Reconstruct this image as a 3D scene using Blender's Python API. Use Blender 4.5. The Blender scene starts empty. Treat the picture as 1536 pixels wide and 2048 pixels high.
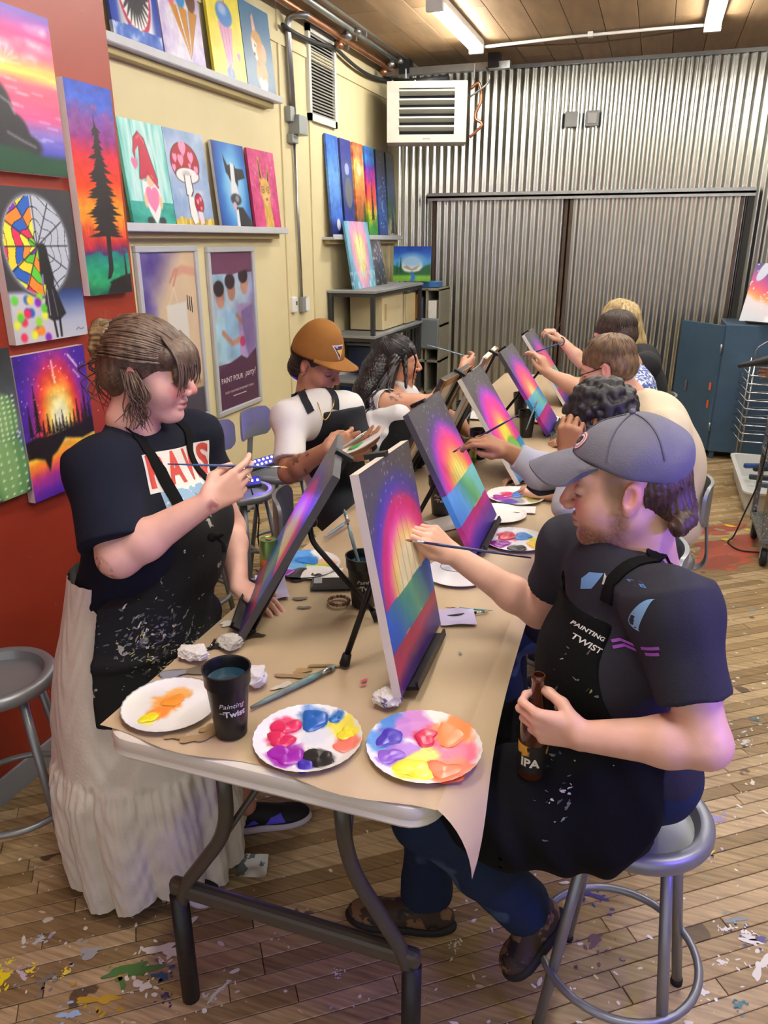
import bpy, bmesh, math, random
import numpy as np
from mathutils import Vector, Matrix
from mathutils.bvhtree import BVHTree
PI = math.pi
random.seed(7)
SC = bpy.context.scene
COL = SC.collection

# ------------------------------------------------------------------ camera
CAM_H = 1.9
PITCH, YAW = math.radians(19.93), math.radians(18.99)
cam = bpy.data.objects.new('camera', bpy.data.cameras.new('camera'))
COL.objects.link(cam)
cam.location = (0, 0, CAM_H)
cam.rotation_euler = (PI / 2 - PITCH, 0, YAW)
cam.data.sensor_fit = 'VERTICAL'; cam.data.sensor_height = 36; cam.data.lens = 1500 / 2048 * 36
cam.data.clip_start = .05; cam.data.clip_end = 60
SC.camera = cam
SC.view_settings.view_transform = 'Standard'; SC.view_settings.look = 'None'
SC.view_settings.gamma = 1; SC.view_settings.use_curve_mapping = False
SC.view_settings.exposure = 1.04
SC.cycles.max_bounces = 6; SC.cycles.diffuse_bounces = 3; SC.cycles.glossy_bounces = 3; SC.cycles.transmission_bounces = 4; SC.cycles.caustics_reflective = False; SC.cycles.caustics_refractive = False

# ------------------------------------------------------------------ world and lamps
W = bpy.data.worlds.new('world'); SC.world = W; W.use_nodes = True
W.node_tree.nodes['Background'].inputs[0].default_value = (1.0, .985, .96, 1)
W.node_tree.nodes['Background'].inputs[1].default_value = .42
TUBE_POWER = 36.0          # emission of the fluorescent tubes
def area(name, loc, aim, size, power, col, size_y=None):
    l = bpy.data.lights.new(name, 'AREA'); l.energy = power; l.color = col
    l.size = size
    if size_y: l.shape = 'RECTANGLE'; l.size_y = size_y
    o = bpy.data.objects.new(name, l); COL.objects.link(o); o.location = loc
    o.rotation_euler = (Vector(aim) - Vector(loc)).to_track_quat('-Z', 'Y').to_euler()
    return o
# black-light bar that stands out of frame to the right, behind the seated man
area('black_light_lamp', (1.15, 1.05, 1.55), (.12, 1.5, 1.2), .5, 8, (.17, .09, 1.0), .08)

# ------------------------------------------------------------------ photo geometry: pixel + one known coordinate -> point
_f = 1500.
_Rm = np.array(Matrix.Rotation(YAW, 3, 'Z') @ Matrix.Rotation(PI / 2 - PITCH, 3, 'X'))
def PX(u, v, x=None, y=None, z=None, d=None):
    r = _Rm @ np.array([(u - 768) / _f, -(v - 1024) / _f, -1.])
    if d is not None: t = d
    elif x is not None: t = x / r[0]
    elif y is not None: t = y / r[1]
    else: t = (z - CAM_H) / r[2]
    return np.array([0, 0, CAM_H]) + t * r
V3 = lambda *a: np.array(a if len(a) > 1 else a[0], dtype=float)
def nrm(v):
    v = np.array(v, float); return v / (np.linalg.norm(v) + 1e-12)
def srgb(c):
    if isinstance(c, str):
        c = c.lstrip('#'); c = [int(c[i:i + 2], 16) / 255 for i in (0, 2, 4)]
    c = np.clip(np.array(c, float), 0, 1)
    return np.where(c <= .04045, c / 12.92, ((c + .055) / 1.055) ** 2.4)

# ------------------------------------------------------------------ materials
MATS = {}
def mat(name, col='#888888', rough=.5, metal=0., var=0., scale=8., bump=0., bscale=60., coat=0., emit=None, estr=0., alpha=1., trans=0., spec=None, aniso=None, col2=None, stretch=None):
    if name in MATS: return MATS[name]
    m = bpy.data.materials.new(name); m.use_nodes = True; MATS[name] = m
    nt = m.node_tree; b = nt.nodes['Principled BSDF']
    c = list(srgb(col)) + [1]
    b.inputs['Base Color'].default_value = c
    b.inputs['Roughness'].default_value = rough; b.inputs['Metallic'].default_value = metal
    if coat: b.inputs['Coat Weight'].default_value = coat; b.inputs['Coat Roughness'].default_value = .15
    if spec is not None: b.inputs['Specular IOR Level'].default_value = spec
    if trans: b.inputs['Transmission Weight'].default_value = trans
    if alpha < 1: b.inputs['Alpha'].default_value = alpha
    if emit: b.inputs['Emission Color'].default_value = list(srgb(emit)) + [1]; b.inputs['Emission Strength'].default_value = estr
    tc = None
    def coord():
        nonlocal tc
        if tc is None:
            t = nt.nodes.new('ShaderNodeTexCoord'); tc = t.outputs['Object']
            if stretch:
                mp = nt.nodes.new('ShaderNodeMapping'); mp.inputs['Scale'].default_value = stretch
                nt.links.new(tc, mp.inputs[0]); tc = mp.outputs[0]
        return tc
    if var or col2:
        n = nt.nodes.new('ShaderNodeTexNoise'); n.inputs['Scale'].default_value = scale; n.inputs['Detail'].default_value = 5
        nt.links.new(coord(), n.inputs['Vector'])
        r = nt.nodes.new('ShaderNodeValToRGB')
        e = r.color_ramp.elements; e[0].position = .3; e[1].position = .7
        base = srgb(col)
        e[0].color = list(base * (1 - var)) + [1]
        e[1].color = (list(srgb(col2)) if col2 else list(np.clip(base * (1 + var), 0, 1))) + [1]
        nt.links.new(n.outputs['Fac'], r.inputs[0]); nt.links.new(r.outputs[0], b.inputs['Base Color'])
    if bump:
        n = nt.nodes.new('ShaderNodeTexNoise'); n.inputs['Scale'].default_value = bscale; n.inputs['Detail'].default_value = 4
        nt.links.new(coord(), n.inputs['Vector'])
        bp = nt.nodes.new('ShaderNodeBump'); bp.inputs['Strength'].default_value = bump; bp.inputs['Distance'].default_value = .004
        nt.links.new(n.outputs['Fac'], bp.inputs['Height']); nt.links.new(bp.outputs[0], b.inputs['Normal'])
    return m
def splat_mat(name, base, rough, layers, bump=0., bscale=80., var=.0, metal=0.):
    """base colour with dried paint splats: layers of (colour, scale, threshold, seed)"""
    if name in MATS: return MATS[name]
    m = mat(name, base, rough, metal=metal, bump=bump, bscale=bscale, var=var)
    nt = m.node_tree; b = nt.nodes['Principled BSDF']
    tc = nt.nodes.new('ShaderNodeTexCoord')
    prev = b.inputs['Base Color'].links[0].from_socket if b.inputs['Base Color'].links else None
    for col, sc, th, sd in layers:
        mp = nt.nodes.new('ShaderNodeMapping'); mp.inputs['Location'].default_value = (sd * 3.1, sd * 1.7, sd * 2.3)
        nt.links.new(tc.outputs['Object'], mp.inputs[0])
        n = nt.nodes.new('ShaderNodeTexNoise'); n.inputs['Scale'].default_value = sc; n.inputs['Detail'].default_value = 3; n.inputs['Roughness'].default_value = .6
        nt.links.new(mp.outputs[0], n.inputs['Vector'])
        r = nt.nodes.new('ShaderNodeValToRGB'); r.color_ramp.elements[0].position = th; r.color_ramp.elements[1].position = min(.999, th + .02)
        nt.links.new(n.outputs['Fac'], r.inputs[0])
        mx = nt.nodes.new('ShaderNodeMix'); mx.data_type = 'RGBA'
        nt.links.new(r.outputs[0], mx.inputs[0])
        if prev: nt.links.new(prev, mx.inputs[6])
        else: mx.inputs[6].default_value = list(srgb(base)) + [1]
        mx.inputs[7].default_value = list(srgb(col)) + [1]
        prev = mx.outputs[2]
    nt.links.new(prev, b.inputs['Base Color'])
    return m
def vcol_mat(name, rough=.5, bump=0., bscale=90., coat=0., spec=.5, sss=0.):
    if name in MATS: return MATS[name]
    m = mat(name, '#ffffff', rough, bump=bump, bscale=bscale, coat=coat, spec=spec)
    nt = m.node_tree; a = nt.nodes.new('ShaderNodeVertexColor'); a.layer_name = 'paint'
    b = nt.nodes['Principled BSDF']
    nt.links.new(a.outputs[0], b.inputs['Base Color'])
    if sss:
        b.inputs['Subsurface Weight'].default_value = sss; b.inputs['Subsurface Radius'].default_value = (.01, .004, .002); b.inputs['Subsurface Scale'].default_value = .6
    return m

# ------------------------------------------------------------------ objects
def tag(o, label=None, cat=None, group=None, kind=None):
    if label: o['label'] = label
    if cat: o['category'] = cat
    if group: o['group'] = group
    if kind: o['kind'] = kind
    return o
def empty(name, loc=(0, 0, 0), label=None, cat=None, group=None, kind=None, rz=0):
    o = bpy.data.objects.new(name, None); COL.objects.link(o); o.location = Vector(tuple(loc)); o.rotation_euler = (0, 0, rz)
    o.empty_display_size = .05
    return tag(o, label, cat, group, kind)
def link(name, me, parent=None, m=None, smooth=False):
    if m is not None:
        if isinstance(m, (list, tuple)):
            for q in m: me.materials.append(q)
        else: me.materials.append(m)
    if smooth: me.polygons.foreach_set('use_smooth', [True] * len(me.polygons))
    o = bpy.data.objects.new(name, me); COL.objects.link(o)
    if parent is not None:
        o.parent = parent
        bpy_unparent(o, parent)
    return o
def world_of(p):
    B = Matrix.LocRotScale(p.location, p.rotation_euler, p.scale)
    return B if p.parent is None else world_of(p.parent) @ p.matrix_parent_inverse @ B
def bpy_unparent(o, parent):
    """geometry is given in world space: cancel the parents' placement"""
    o.matrix_parent_inverse = world_of(parent).inverted()
class MB:
    """collects boxes, tubes, lathes and sheets; build() links them as ONE mesh object"""
    def __init__(s): s.v = []; s.f = []; s.mi = []; s.cur = 0; s.M = None
    def addv(s, vs, fs):
        k = len(s.v); vs = np.asarray(vs, float)
        if s.M is not None:
            vs = (np.asarray(s.M.to_3x3()) @ vs.T).T + np.asarray(s.M.translation)
        s.v.extend(map(tuple, vs)); s.f.extend([tuple(i + k for i in f) for f in fs]); s.mi.extend([s.cur] * len(fs))
        return s
    def box(s, lo, hi):
        (a, b, c), (d, e, g) = lo, hi
        return s.addv([(a, b, c), (d, b, c), (d, e, c), (a, e, c), (a, b, g), (d, b, g), (d, e, g), (a, e, g)],
                      [(0, 3, 2, 1), (4, 5, 6, 7), (0, 1, 5, 4), (1, 2, 6, 5), (2, 3, 7, 6), (3, 0, 4, 7)])
    def obox(s, c, ax, ay, az):
        """box from centre and three half-axis vectors"""
        c, ax, ay, az = map(V3, (c, ax, ay, az)); vs = []
        for k in (-1, 1):
            for i, j in ((-1, -1), (1, -1), (1, 1), (-1, 1)): vs.append(c + ax * i + ay * j + az * k)
        return s.addv(vs, [(0, 3, 2, 1), (4, 5, 6, 7), (0, 1, 5, 4), (1, 2, 6, 5), (2, 3, 7, 6), (3, 0, 4, 7)])
    def bbox(s, c, ax, ay, az, r=.004):
        """obox with chamfered edges"""
        c, ax, ay, az = map(V3, (c, ax, ay, az)); la, lb, lc = map(np.linalg.norm, (ax, ay, az))
        bm = bmesh.new(); bmesh.ops.create_cube(bm, size=2)
        for v in bm.verts: v.co = Vector(v.co.x * Vector((1, 0, 0)) * la + v.co.y * Vector((0, 1, 0)) * lb + v.co.z * Vector((0, 0, 1)) * lc)
        bmesh.ops.bevel(bm, geom=bm.edges[:], offset=min(r, .9 * min(la, lb, lc)), segments=2, affect='EDGES', profile=.5)
        bm.verts.index_update(); E = np.array([ax / la, ay / lb, az / lc])
        s.addv([c + np.array(v.co) @ E for v in bm.verts], [tuple(v.index for v in f.verts) for f in bm.faces]); bm.free()
        return s
    def tube(s, pts, r, n=10, caps=True, closed=False):
        pts = [V3(p) for p in pts]; m = len(pts); rr = r if hasattr(r, '__len__') else [r] * m
        tan = []
        for i in range(m):
            a = pts[(i - 1) % m] if closed or i else pts[0]; b = pts[(i + 1) % m] if closed or i < m - 1 else pts[-1]
            tan.append(nrm(b - a))
        up = V3(0, 0, 1) if abs(tan[0][2]) < .9 else V3(1, 0, 0)
        u = nrm(np.cross(tan[0], up)); vs = []
        for i in range(m):
            u = nrm(u - tan[i] * np.dot(u, tan[i])); w = np.cross(tan[i], u)
            for k in range(n):
                a = 2 * PI * k / n; vs.append(pts[i] + rr[i] * (u * math.cos(a) + w * math.sin(a)))
        fs = []
        for i in range(m if closed else m - 1):
            j = (i + 1) % m
            for k in range(n): fs.append((i * n + k, i * n + (k + 1) % n, j * n + (k + 1) % n, j * n + k))
        if caps and not closed:
            fs.append(tuple(reversed(range(n)))); fs.append(tuple((m - 1) * n + k for k in range(n)))
        return s.addv(vs, fs)
    def ribbon(s, pts, sides, w, th=.002):
        """flat strap through pts; sides = width directions"""
        pts = [V3(p) for p in pts]; m = len(pts); vs = []; ws = w if hasattr(w, '__len__') else [w] * m
        for i in range(m):
            t = nrm(pts[min(i + 1, m - 1)] - pts[max(i - 1, 0)]); sd = V3(sides[i] if len(np.shape(sides)) > 1 else sides)
            sd = nrm(sd - t * np.dot(sd, t)); n = np.cross(t, sd)
            for a, b in ((-1, -1), (1, -1), (1, 1), (-1, 1)): vs.append(pts[i] + sd * a * ws[i] / 2 + n * b * th / 2)
        fs = [(0, 1, 2, 3), tuple((m - 1) * 4 + k for k in (3, 2, 1, 0))]
        for i in range(m - 1):
            for k in range(4): fs.append((i * 4 + k, i * 4 + (k + 1) % 4, i * 4 + 4 + (k + 1) % 4, i * 4 + 4 + k))
        return s.addv(vs, fs)
    def lathe(s, prof, c, axis=(0, 0, 1), n=28, cap0=True, cap1=True, wob=None):
        """prof = [(radius, height)] around axis through c"""
        c = V3(c); ax = nrm(axis); u = nrm(np.cross(ax, (1, 0, 0) if abs(ax[0]) < .9 else (0, 1, 0))); w = np.cross(ax, u); vs = []
        for r, z in prof:
            for k in range(n):
                a = 2 * PI * k / n; q = r * (wob(a, r, z) if wob else 1); vs.append(c + ax * z + q * (u * math.cos(a) + w * math.sin(a)))
        fs = []
        for i in range(len(prof) - 1):
            for k in range(n): fs.append((i * n + k, i * n + (k + 1) % n, (i + 1) * n + (k + 1) % n, (i + 1) * n + k))
        if cap0: fs.append(tuple(reversed(range(n))))
        if cap1: fs.append(tuple((len(prof) - 1) * n + k for k in range(n)))
        return s.addv(vs, fs)
    def sphere(s, c, r, n=10, m=7, R=None):
        r = V3(r) if hasattr(r, '__len__') else V3(r, r, r); c = V3(c); vs = []; R = np.eye(3) if R is None else R
        for i in range(m + 1):
            th = PI * i / m
            for k in range(n): vs.append(c + R @ (r * V3(math.sin(th) * math.cos(2 * PI * k / n), math.sin(th) * math.sin(2 * PI * k / n), math.cos(th))))
        fs = [(i * n + k, (i + 1) * n + k, (i + 1) * n + (k + 1) % n, i * n + (k + 1) % n) for i in range(m) for k in range(n)]
        return s.addv(vs, fs)
    def prism(s, poly, o, u, v, th):
        """2-D polygon in plane (o,u,v), extruded by vector th"""
        o, u, v, th = map(V3, (o, u, v, th)); n = len(poly)
        a = [o + u * p[0] + v * p[1] for p in poly]; b = [q + th for q in a]
        return s.addv(a + b, [tuple(reversed(range(n))), tuple(range(n, 2 * n))] + [(i, (i + 1) % n, n + (i + 1) % n, n + i) for i in range(n)])
    def sheet(s, P, closed=False):
        """grid of points P[i][j]"""
        P = np.asarray(P, float); a, b = P.shape[:2]
        return s.addv(P.reshape(-1, 3), [(i * b + j, i * b + j + 1, (i + 1) * b + j + 1, (i + 1) * b + j) for i in range(a - 1) for j in range(b - 1)])
    def mesh(s, name='m'):
        me = bpy.data.meshes.new(name); me.from_pydata(s.v, [], s.f)
        if any(s.mi): me.polygons.foreach_set('material_index', s.mi)
        me.update(); return me
    def build(s, name, m=None, parent=None, smooth=False, auto=None):
        me = s.mesh(name); o = link(name, me, parent, m, smooth)
        bm = bmesh.new(); bm.from_mesh(me); bmesh.ops.recalc_face_normals(bm, faces=bm.faces[:]); bm.to_mesh(me); bm.free()
        if smooth and auto: me.set_sharp_from_angle(angle=math.radians(auto))
        return o
def arc_pts(pts, r, n=5):
    """round the corners of a polyline"""
    pts = [V3(p) for p in pts]; out = [pts[0]]
    for a, b, c in zip(pts, pts[1:], pts[2:]):
        u = nrm(a - b); w = nrm(c - b); q = min(r, .45 * np.linalg.norm(a - b), .45 * np.linalg.norm(c - b))
        p0 = b + u * q; p1 = b + w * q
        for i in range(n + 1):
            t = i / n; out.append((1 - t) ** 2 * p0 + 2 * t * (1 - t) * b + t * t * p1)
    out.append(pts[-1]); return out
def spline(pts, n=8):
    """Catmull-Rom through pts"""
    P = [V3(p) for p in pts]; P = [2 * P[0] - P[1]] + P + [2 * P[-1] - P[-2]]; out = []
    for i in range(1, len(P) - 2):
        a, b, c, d = P[i - 1:i + 3]
        for k in range(n):
            t = k / n; out.append(.5 * (2 * b + (c - a) * t + (2 * a - 5 * b + 4 * c - d) * t * t + (3 * b - a - 3 * c + d) * t ** 3))
    out.append(P[-2]); return out
def copy_tree(o, parent=None):
    c = o.copy(); COL.objects.link(c)
    if parent is not None: c.parent = parent
    for ch in o.children: copy_tree(ch, c)
    return c
def place(o, loc, rz=0, s=None):
    o.location = Vector(tuple(loc)); o.rotation_euler = (0, 0, rz)
    if s: o.scale = (s, s, s)
    return o

# ------------------------------------------------------------------ lettering
_fonts = {}
def text_mesh(s, size=1., shear=0., space=1., bold=0., res=3):
    cu = bpy.data.curves.new('t', 'FONT'); cu.body = s; cu.size = size; cu.shear = shear; cu.space_character = space; cu.offset = bold
    cu.align_x = 'CENTER'; cu.align_y = 'CENTER'; cu.resolution_u = res; cu.fill_mode = 'FRONT'
    o = bpy.data.objects.new('t', cu); COL.objects.link(o)
    dg = bpy.context.evaluated_depsgraph_get(); me = bpy.data.meshes.new_from_object(o.evaluated_get(dg))
    v = np.zeros(len(me.vertices) * 3); me.vertices.foreach_get('co', v); v = v.reshape(-1, 3)[:, :2].copy()
    fs = [tuple(p.vertices) for p in me.polygons]
    bpy.data.objects.remove(o); bpy.data.curves.remove(cu); bpy.data.meshes.remove(me)
    return v, fs
def flat_text(name, s, o, u, v, size, m, parent, shear=0., lift=.0012, bold=0., space=1., width=None):
    """lettering laid on a flat surface: o centre, u right, v up"""
    q, fs = text_mesh(s, size, shear, space, bold)
    if not len(q): return None
    if width: q = q * (width / (q[:, 0].max() - q[:, 0].min()))
    o, u, v = V3(o), nrm(u), nrm(v); n = np.cross(u, v)
    mb = MB(); mb.addv(o + q[:, :1] * u + q[:, 1:2] * v + n * lift, fs)
    me = mb.mesh(name); return link(name, me, parent, m)
def subdiv2(q, fs, maxlen):
    """split the triangles of a flat drawing until they are small enough to wrap"""
    bm = bmesh.new(); vs = [bm.verts.new((p[0], p[1], 0)) for p in q]
    for f in fs:
        try: bm.faces.new([vs[i] for i in f])
        except ValueError: pass
    bmesh.ops.triangulate(bm, faces=bm.faces[:])
    for _ in range(5):
        es = [e for e in bm.edges if e.calc_length() > maxlen]
        if not es: break
        bmesh.ops.subdivide_edges(bm, edges=es, cuts=1); bmesh.ops.triangulate(bm, faces=[f for f in bm.faces if len(f.verts) > 3])
    bm.verts.index_update()
    q = np.array([v.co[:2] for v in bm.verts]); fs = [tuple(v.index for v in f.verts) for f in bm.faces]; bm.free()
    return q, fs
def bvh_of(*objs):
    vs, fs = [], []
    for o in objs:
        me = o.data; k = len(vs); vs += [v.co.copy() for v in me.vertices]; fs += [tuple(i + k for i in p.vertices) for p in me.polygons]
    return BVHTree.FromPolygons(vs, fs)
def wrap_on(name, q, fs, o, u, v, bvh, m, parent, lift=.0015, maxlen=.012, far=.4):
    """drawing (q,fs) in plane (o,u,v) pressed onto a surface along the plane's normal"""
    q, fs = subdiv2(q, fs, maxlen); o, u, v = V3(o), nrm(u), nrm(v); n = np.cross(u, v)
    P = []; ok = []
    for a in q:
        p = o + u * a[0] + v * a[1]
        h, hn, _, _ = bvh.ray_cast(Vector(p + n * far), Vector(-n), 2 * far)
        if h is None: P.append(p); ok.append(False)
        else: P.append(np.array(h) + n * lift); ok.append(True)
    fs = [f for f in fs if all(ok[i] for i in f)]
    if not fs: return None
    mb = MB(); mb.addv(P, fs); return link(name, mb.mesh(name), parent, m, True)
# ------------------------------------------------------------------ smooth solids (bodies, cloth, hair): distance fields meshed with surface nets
f32 = np.float32
class Field:
    def __init__(s, h=.004): s.h = h; s.ops = []
    def _op(s, op, lo, hi, fn, k): s.ops.append((op, np.array(lo, float), np.array(hi, float), fn, k)); return s
    def cone(s, a, b, ra, rb=None, k=.015, op='u', flat=False):
        a, b = V3(a), V3(b); rb = ra if rb is None else rb; ab = b - a; L2 = float(ab @ ab) + 1e-9; L = math.sqrt(L2)
        def fn(X, Y, Z):
            px, py, pz = X - f32(a[0]), Y - f32(a[1]), Z - f32(a[2])
            t = (px * f32(ab[0]) + py * f32(ab[1]) + pz * f32(ab[2])) * f32(1 / L2)
            tc = np.clip(t, 0, 1) if not flat else t
            qx, qy, qz = px - tc * f32(ab[0]), py - tc * f32(ab[1]), pz - tc * f32(ab[2])
            d = np.sqrt(qx * qx + qy * qy + qz * qz) - (f32(ra) + np.clip(t, 0, 1) * f32(rb - ra))
            if flat: d = np.maximum(d, np.maximum(-t, t - 1) * f32(L))
            return d
        m = max(ra, rb); return s._op(op, np.minimum(a, b) - m, np.maximum(a, b) + m, fn, k)
    def ell(s, c, r, R=None, k=.015, op='u'):
        c = V3(c); r = V3(r) if hasattr(r, '__len__') else V3(r, r, r); R = np.eye(3) if R is None else np.asarray(R)   # columns = axes
        ri = 1 / r
        def fn(X, Y, Z):
            px, py, pz = X - f32(c[0]), Y - f32(c[1]), Z - f32(c[2]); k0 = 0; k1 = 0
            for i in range(3):
                q = (px * f32(R[0, i]) + py * f32(R[1, i]) + pz * f32(R[2, i])) * f32(ri[i]); k0 = k0 + q * q; k1 = k1 + (q * f32(ri[i])) ** 2
            k0 = np.sqrt(k0); return k0 * (k0 - 1) / (np.sqrt(k1) + f32(1e-6))
        e = np.abs(R) @ r; return s._op(op, c - e, c + e, fn, k)
    def box(s, c, hx, R=None, rnd=.01, k=.01, op='u'):
        c = V3(c); hx = V3(hx); R = np.eye(3) if R is None else np.asarray(R)
        def fn(X, Y, Z):
            px, py, pz = X - f32(c[0]), Y - f32(c[1]), Z - f32(c[2]); o = 0; m = -1e3
            for i in range(3):
                q = np.abs(px * f32(R[0, i]) + py * f32(R[1, i]) + pz * f32(R[2, i])) - f32(hx[i] - rnd)
                o = o + np.maximum(q, 0) ** 2; m = np.maximum(m, q)
            return np.sqrt(o) + np.minimum(m, 0) - f32(rnd)
        e = np.abs(R) @ hx; return s._op(op, c - e, c + e, fn, k)
    def plane(s, p, n, k=.0, op='i'):
        """keep the side the normal points away from"""
        p = V3(p); n = nrm(n)
        return s._op(op, (-9,) * 3, (9,) * 3, lambda X, Y, Z: (X - f32(p[0])) * f32(n[0]) + (Y - f32(p[1])) * f32(n[1]) + (Z - f32(p[2])) * f32(n[2]), k)
    def poly(s, pts, o, u, v, k=.0, op='i'):
        """keep what lies inside a polygon drawn in plane (o,u,v), for any depth"""
        pts = np.array(pts, float); o, u, v = V3(o), nrm(u), nrm(v)
        def fn(X, Y, Z):
            a = (X - f32(o[0])) * f32(u[0]) + (Y - f32(o[1])) * f32(u[1]) + (Z - f32(o[2])) * f32(u[2])
            b = (X - f32(o[0])) * f32(v[0]) + (Y - f32(o[1])) * f32(v[1]) + (Z - f32(o[2])) * f32(v[2])
            d = np.full(np.broadcast(a, b).shape, 1e3, f32); ins = np.zeros(d.shape, bool)
            for (x0, y0), (x1, y1) in zip(pts, np.roll(pts, -1, 0)):
                ex, ey = f32(x1 - x0), f32(y1 - y0); t = np.clip(((a - f32(x0)) * ex + (b - f32(y0)) * ey) / (ex * ex + ey * ey), 0, 1)
                d = np.minimum(d, (a - f32(x0) - ex * t) ** 2 + (b - f32(y0) - ey * t) ** 2)
                if abs(y1 - y0) > 1e-9: ins ^= ((b >= min(y0, y1)) & (b < max(y0, y1)) & (a < f32(x0) + (b - f32(y0)) * f32((x1 - x0) / (y1 - y0))))
            d = np.sqrt(d); return np.where(ins, -d, d)
        return s._op(op, (-9,) * 3, (9,) * 3, fn, k)
    def disp(s, fn): return s._op('d', (-9,) * 3, (9,) * 3, fn, 0)
    def folds(s, amp, freq, dirs, seed=0):
        """soft cloth folds running across the given directions"""
        rs = np.random.RandomState(seed); T = []
        for d in dirs:
            d = nrm(d); j = nrm(rs.randn(3)); T.append((d * freq * rs.uniform(.8, 1.25), j * freq * rs.uniform(.3, .6), rs.uniform(0, 6, 2)))
        def fn(X, Y, Z):
            o = 0
            for d, j, ph in T:
                w = X * f32(j[0]) + Y * f32(j[1]) + Z * f32(j[2]) + f32(ph[0])
                o = o + np.sin(X * f32(d[0]) + Y * f32(d[1]) + Z * f32(d[2]) + 1.6 * np.sin(w) + f32(ph[1])) * (f32(.6) + f32(.4) * np.sin(w * f32(1.7)))
            return o * f32(amp / len(T))
        return s.disp(fn)
    def offset_copy(s, g, h=None):
        """the same solid, thicker by g: for a garment worn over another"""
        A = Field(h or s.h); A.ops = [(o[0], o[1] - g, o[2] + g, o[3], o[4]) if o[0] == 'u' else o for o in s.ops]; A.disp(lambda X, Y, Z: f32(-g)); return A
    def mesh_data(s, N=40):
        h = s.h; U = [o for o in s.ops if o[0] == 'u']
        lo = np.min([o[1] for o in U], 0) - 4 * h; hi = np.max([o[2] for o in U], 0) + 4 * h
        for o in s.ops:
            if o[0] == 'i' and False: pass
        n = np.ceil((hi - lo) / h).astype(int) + 1; nb = -(-n // N); G = nb * N + 4
        ids, vs, qs = [], [], []
        gid = lambda i, j, k: (i.astype(np.int64) * G[1] + j) * G[2] + k
        for bi in np.ndindex(*nb):
            b0 = np.array(bi) * N; blo = lo + b0 * h; bhi = blo + N * h
            ops = []; anyu = False
            for o in s.ops:
                e = o[4] + 2.5 * h
                if (o[1] - e < bhi).all() and (o[2] + e > blo).all():
                    ops.append(o); anyu |= o[0] == 'u'
            if not anyu: continue
            ax = [(lo[a] + (b0[a] + np.arange(N + 1)) * h).astype(f32) for a in range(3)]
            X, Y, Z = ax[0][:, None, None], ax[1][None, :, None], ax[2][None, None, :]
            F = np.full((N + 1,) * 3, f32(.08))
            for op, _, _, fn, k in ops:
                if op == 'd':
                    if F.min() < .03: F = F + fn(X, Y, Z)
                    continue
                if op in 'si' and F.min() > .02: continue
                d = fn(X, Y, Z)
                if op == 'u':
                    if k > 0:
                        q = np.maximum(f32(k) - np.abs(F - d), 0) * f32(1 / k); F = np.minimum(F, d) - q * q * f32(k * .25)
                    else: F = np.minimum(F, d)
                else:
                    if op == 's': d = -d
                    if k > 0:
                        q = np.maximum(f32(k) - np.abs(F - d), 0) * f32(1 / k); F = np.maximum(F, d) + q * q * f32(k * .25)
                    else: F = np.maximum(F, d)
            I = F < 0
            if not I.any() or I.all(): continue
            S = I[:-1].astype(np.int8) + I[1:]; S = S[:, :-1] + S[:, 1:]; S = S[:, :, :-1] + S[:, :, 1:]
            ci, cj, ck = np.nonzero((S > 0) & (S < 8))
            if len(ci):
                C = {(a, b, c): F[ci + a, cj + b, ck + c] for a in (0, 1) for b in (0, 1) for c in (0, 1)}
                acc = np.zeros((len(ci), 3)); cnt = np.zeros(len(ci))
                for p in C:
                    for a in range(3):
                        if p[a] == 0:
                            q = list(p); q[a] = 1; f0, f1 = C[p], C[tuple(q)]; mk = (f0 < 0) != (f1 < 0)
                            t = np.where(mk, f0 / np.where(mk, f0 - f1, 1), 0)
                            for b in range(3): acc[:, b] += np.where(mk, p[b] + (t if a == b else 0), 0)
                            cnt += mk
                P = acc / cnt[:, None] + np.stack([ci, cj, ck], 1) + b0
                vs.append(lo + P * h); ids.append(gid(ci + b0[0] + 1, cj + b0[1] + 1, ck + b0[2] + 1))
            for a in range(3):
                sl0 = [slice(0, N)] * 3; sl1 = list(sl0); sl1[a] = slice(1, N + 1)
                A, B = I[tuple(sl0)], I[tuple(sl1)]
                e = np.stack(np.nonzero(A != B), 1)
                if not len(e): continue
                flip = A[e[:, 0], e[:, 1], e[:, 2]]; e = e + b0 + 1; b, c = (a + 1) % 3, (a + 2) % 3
                Q = []
                for db, dc in ((-1, -1), (0, -1), (0, 0), (-1, 0)):
                    g = e.copy(); g[:, b] += db; g[:, c] += dc; Q.append(gid(g[:, 0], g[:, 1], g[:, 2]))
                Q = np.stack(Q, 1); Q[~flip] = Q[~flip][:, ::-1]; qs.append(Q)
        ids = np.concatenate(ids); V = np.concatenate(vs); Q = np.concatenate(qs); o = np.argsort(ids); ids = ids[o]; V = V[o]
        J = np.clip(np.searchsorted(ids, Q), 0, len(ids) - 1); good = (ids[J] == Q).all(1)
        return V, J[good]
    def build(s, name, m, parent=None, relax=1, colour=None, keep=None):
        V, Q = s.mesh_data()
        for _ in range(relax):
            acc = np.zeros_like(V); cnt = np.zeros(len(V))
            for a, b in ((0, 1), (1, 2), (2, 3), (3, 0)):
                for p, q in ((a, b), (b, a)):
                    i, j = Q[:, p], Q[:, q]
                    for c in range(3): acc[:, c] += np.bincount(i, V[j, c], len(V))
                    cnt += np.bincount(i, minlength=len(V))
            V = V * .5 + .5 * acc / np.maximum(cnt, 1)[:, None]
        o = link(name, raw_mesh(name, V, Q), parent, m)
        if colour is not None: paint(o.data, colour(V))
        return o
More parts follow.
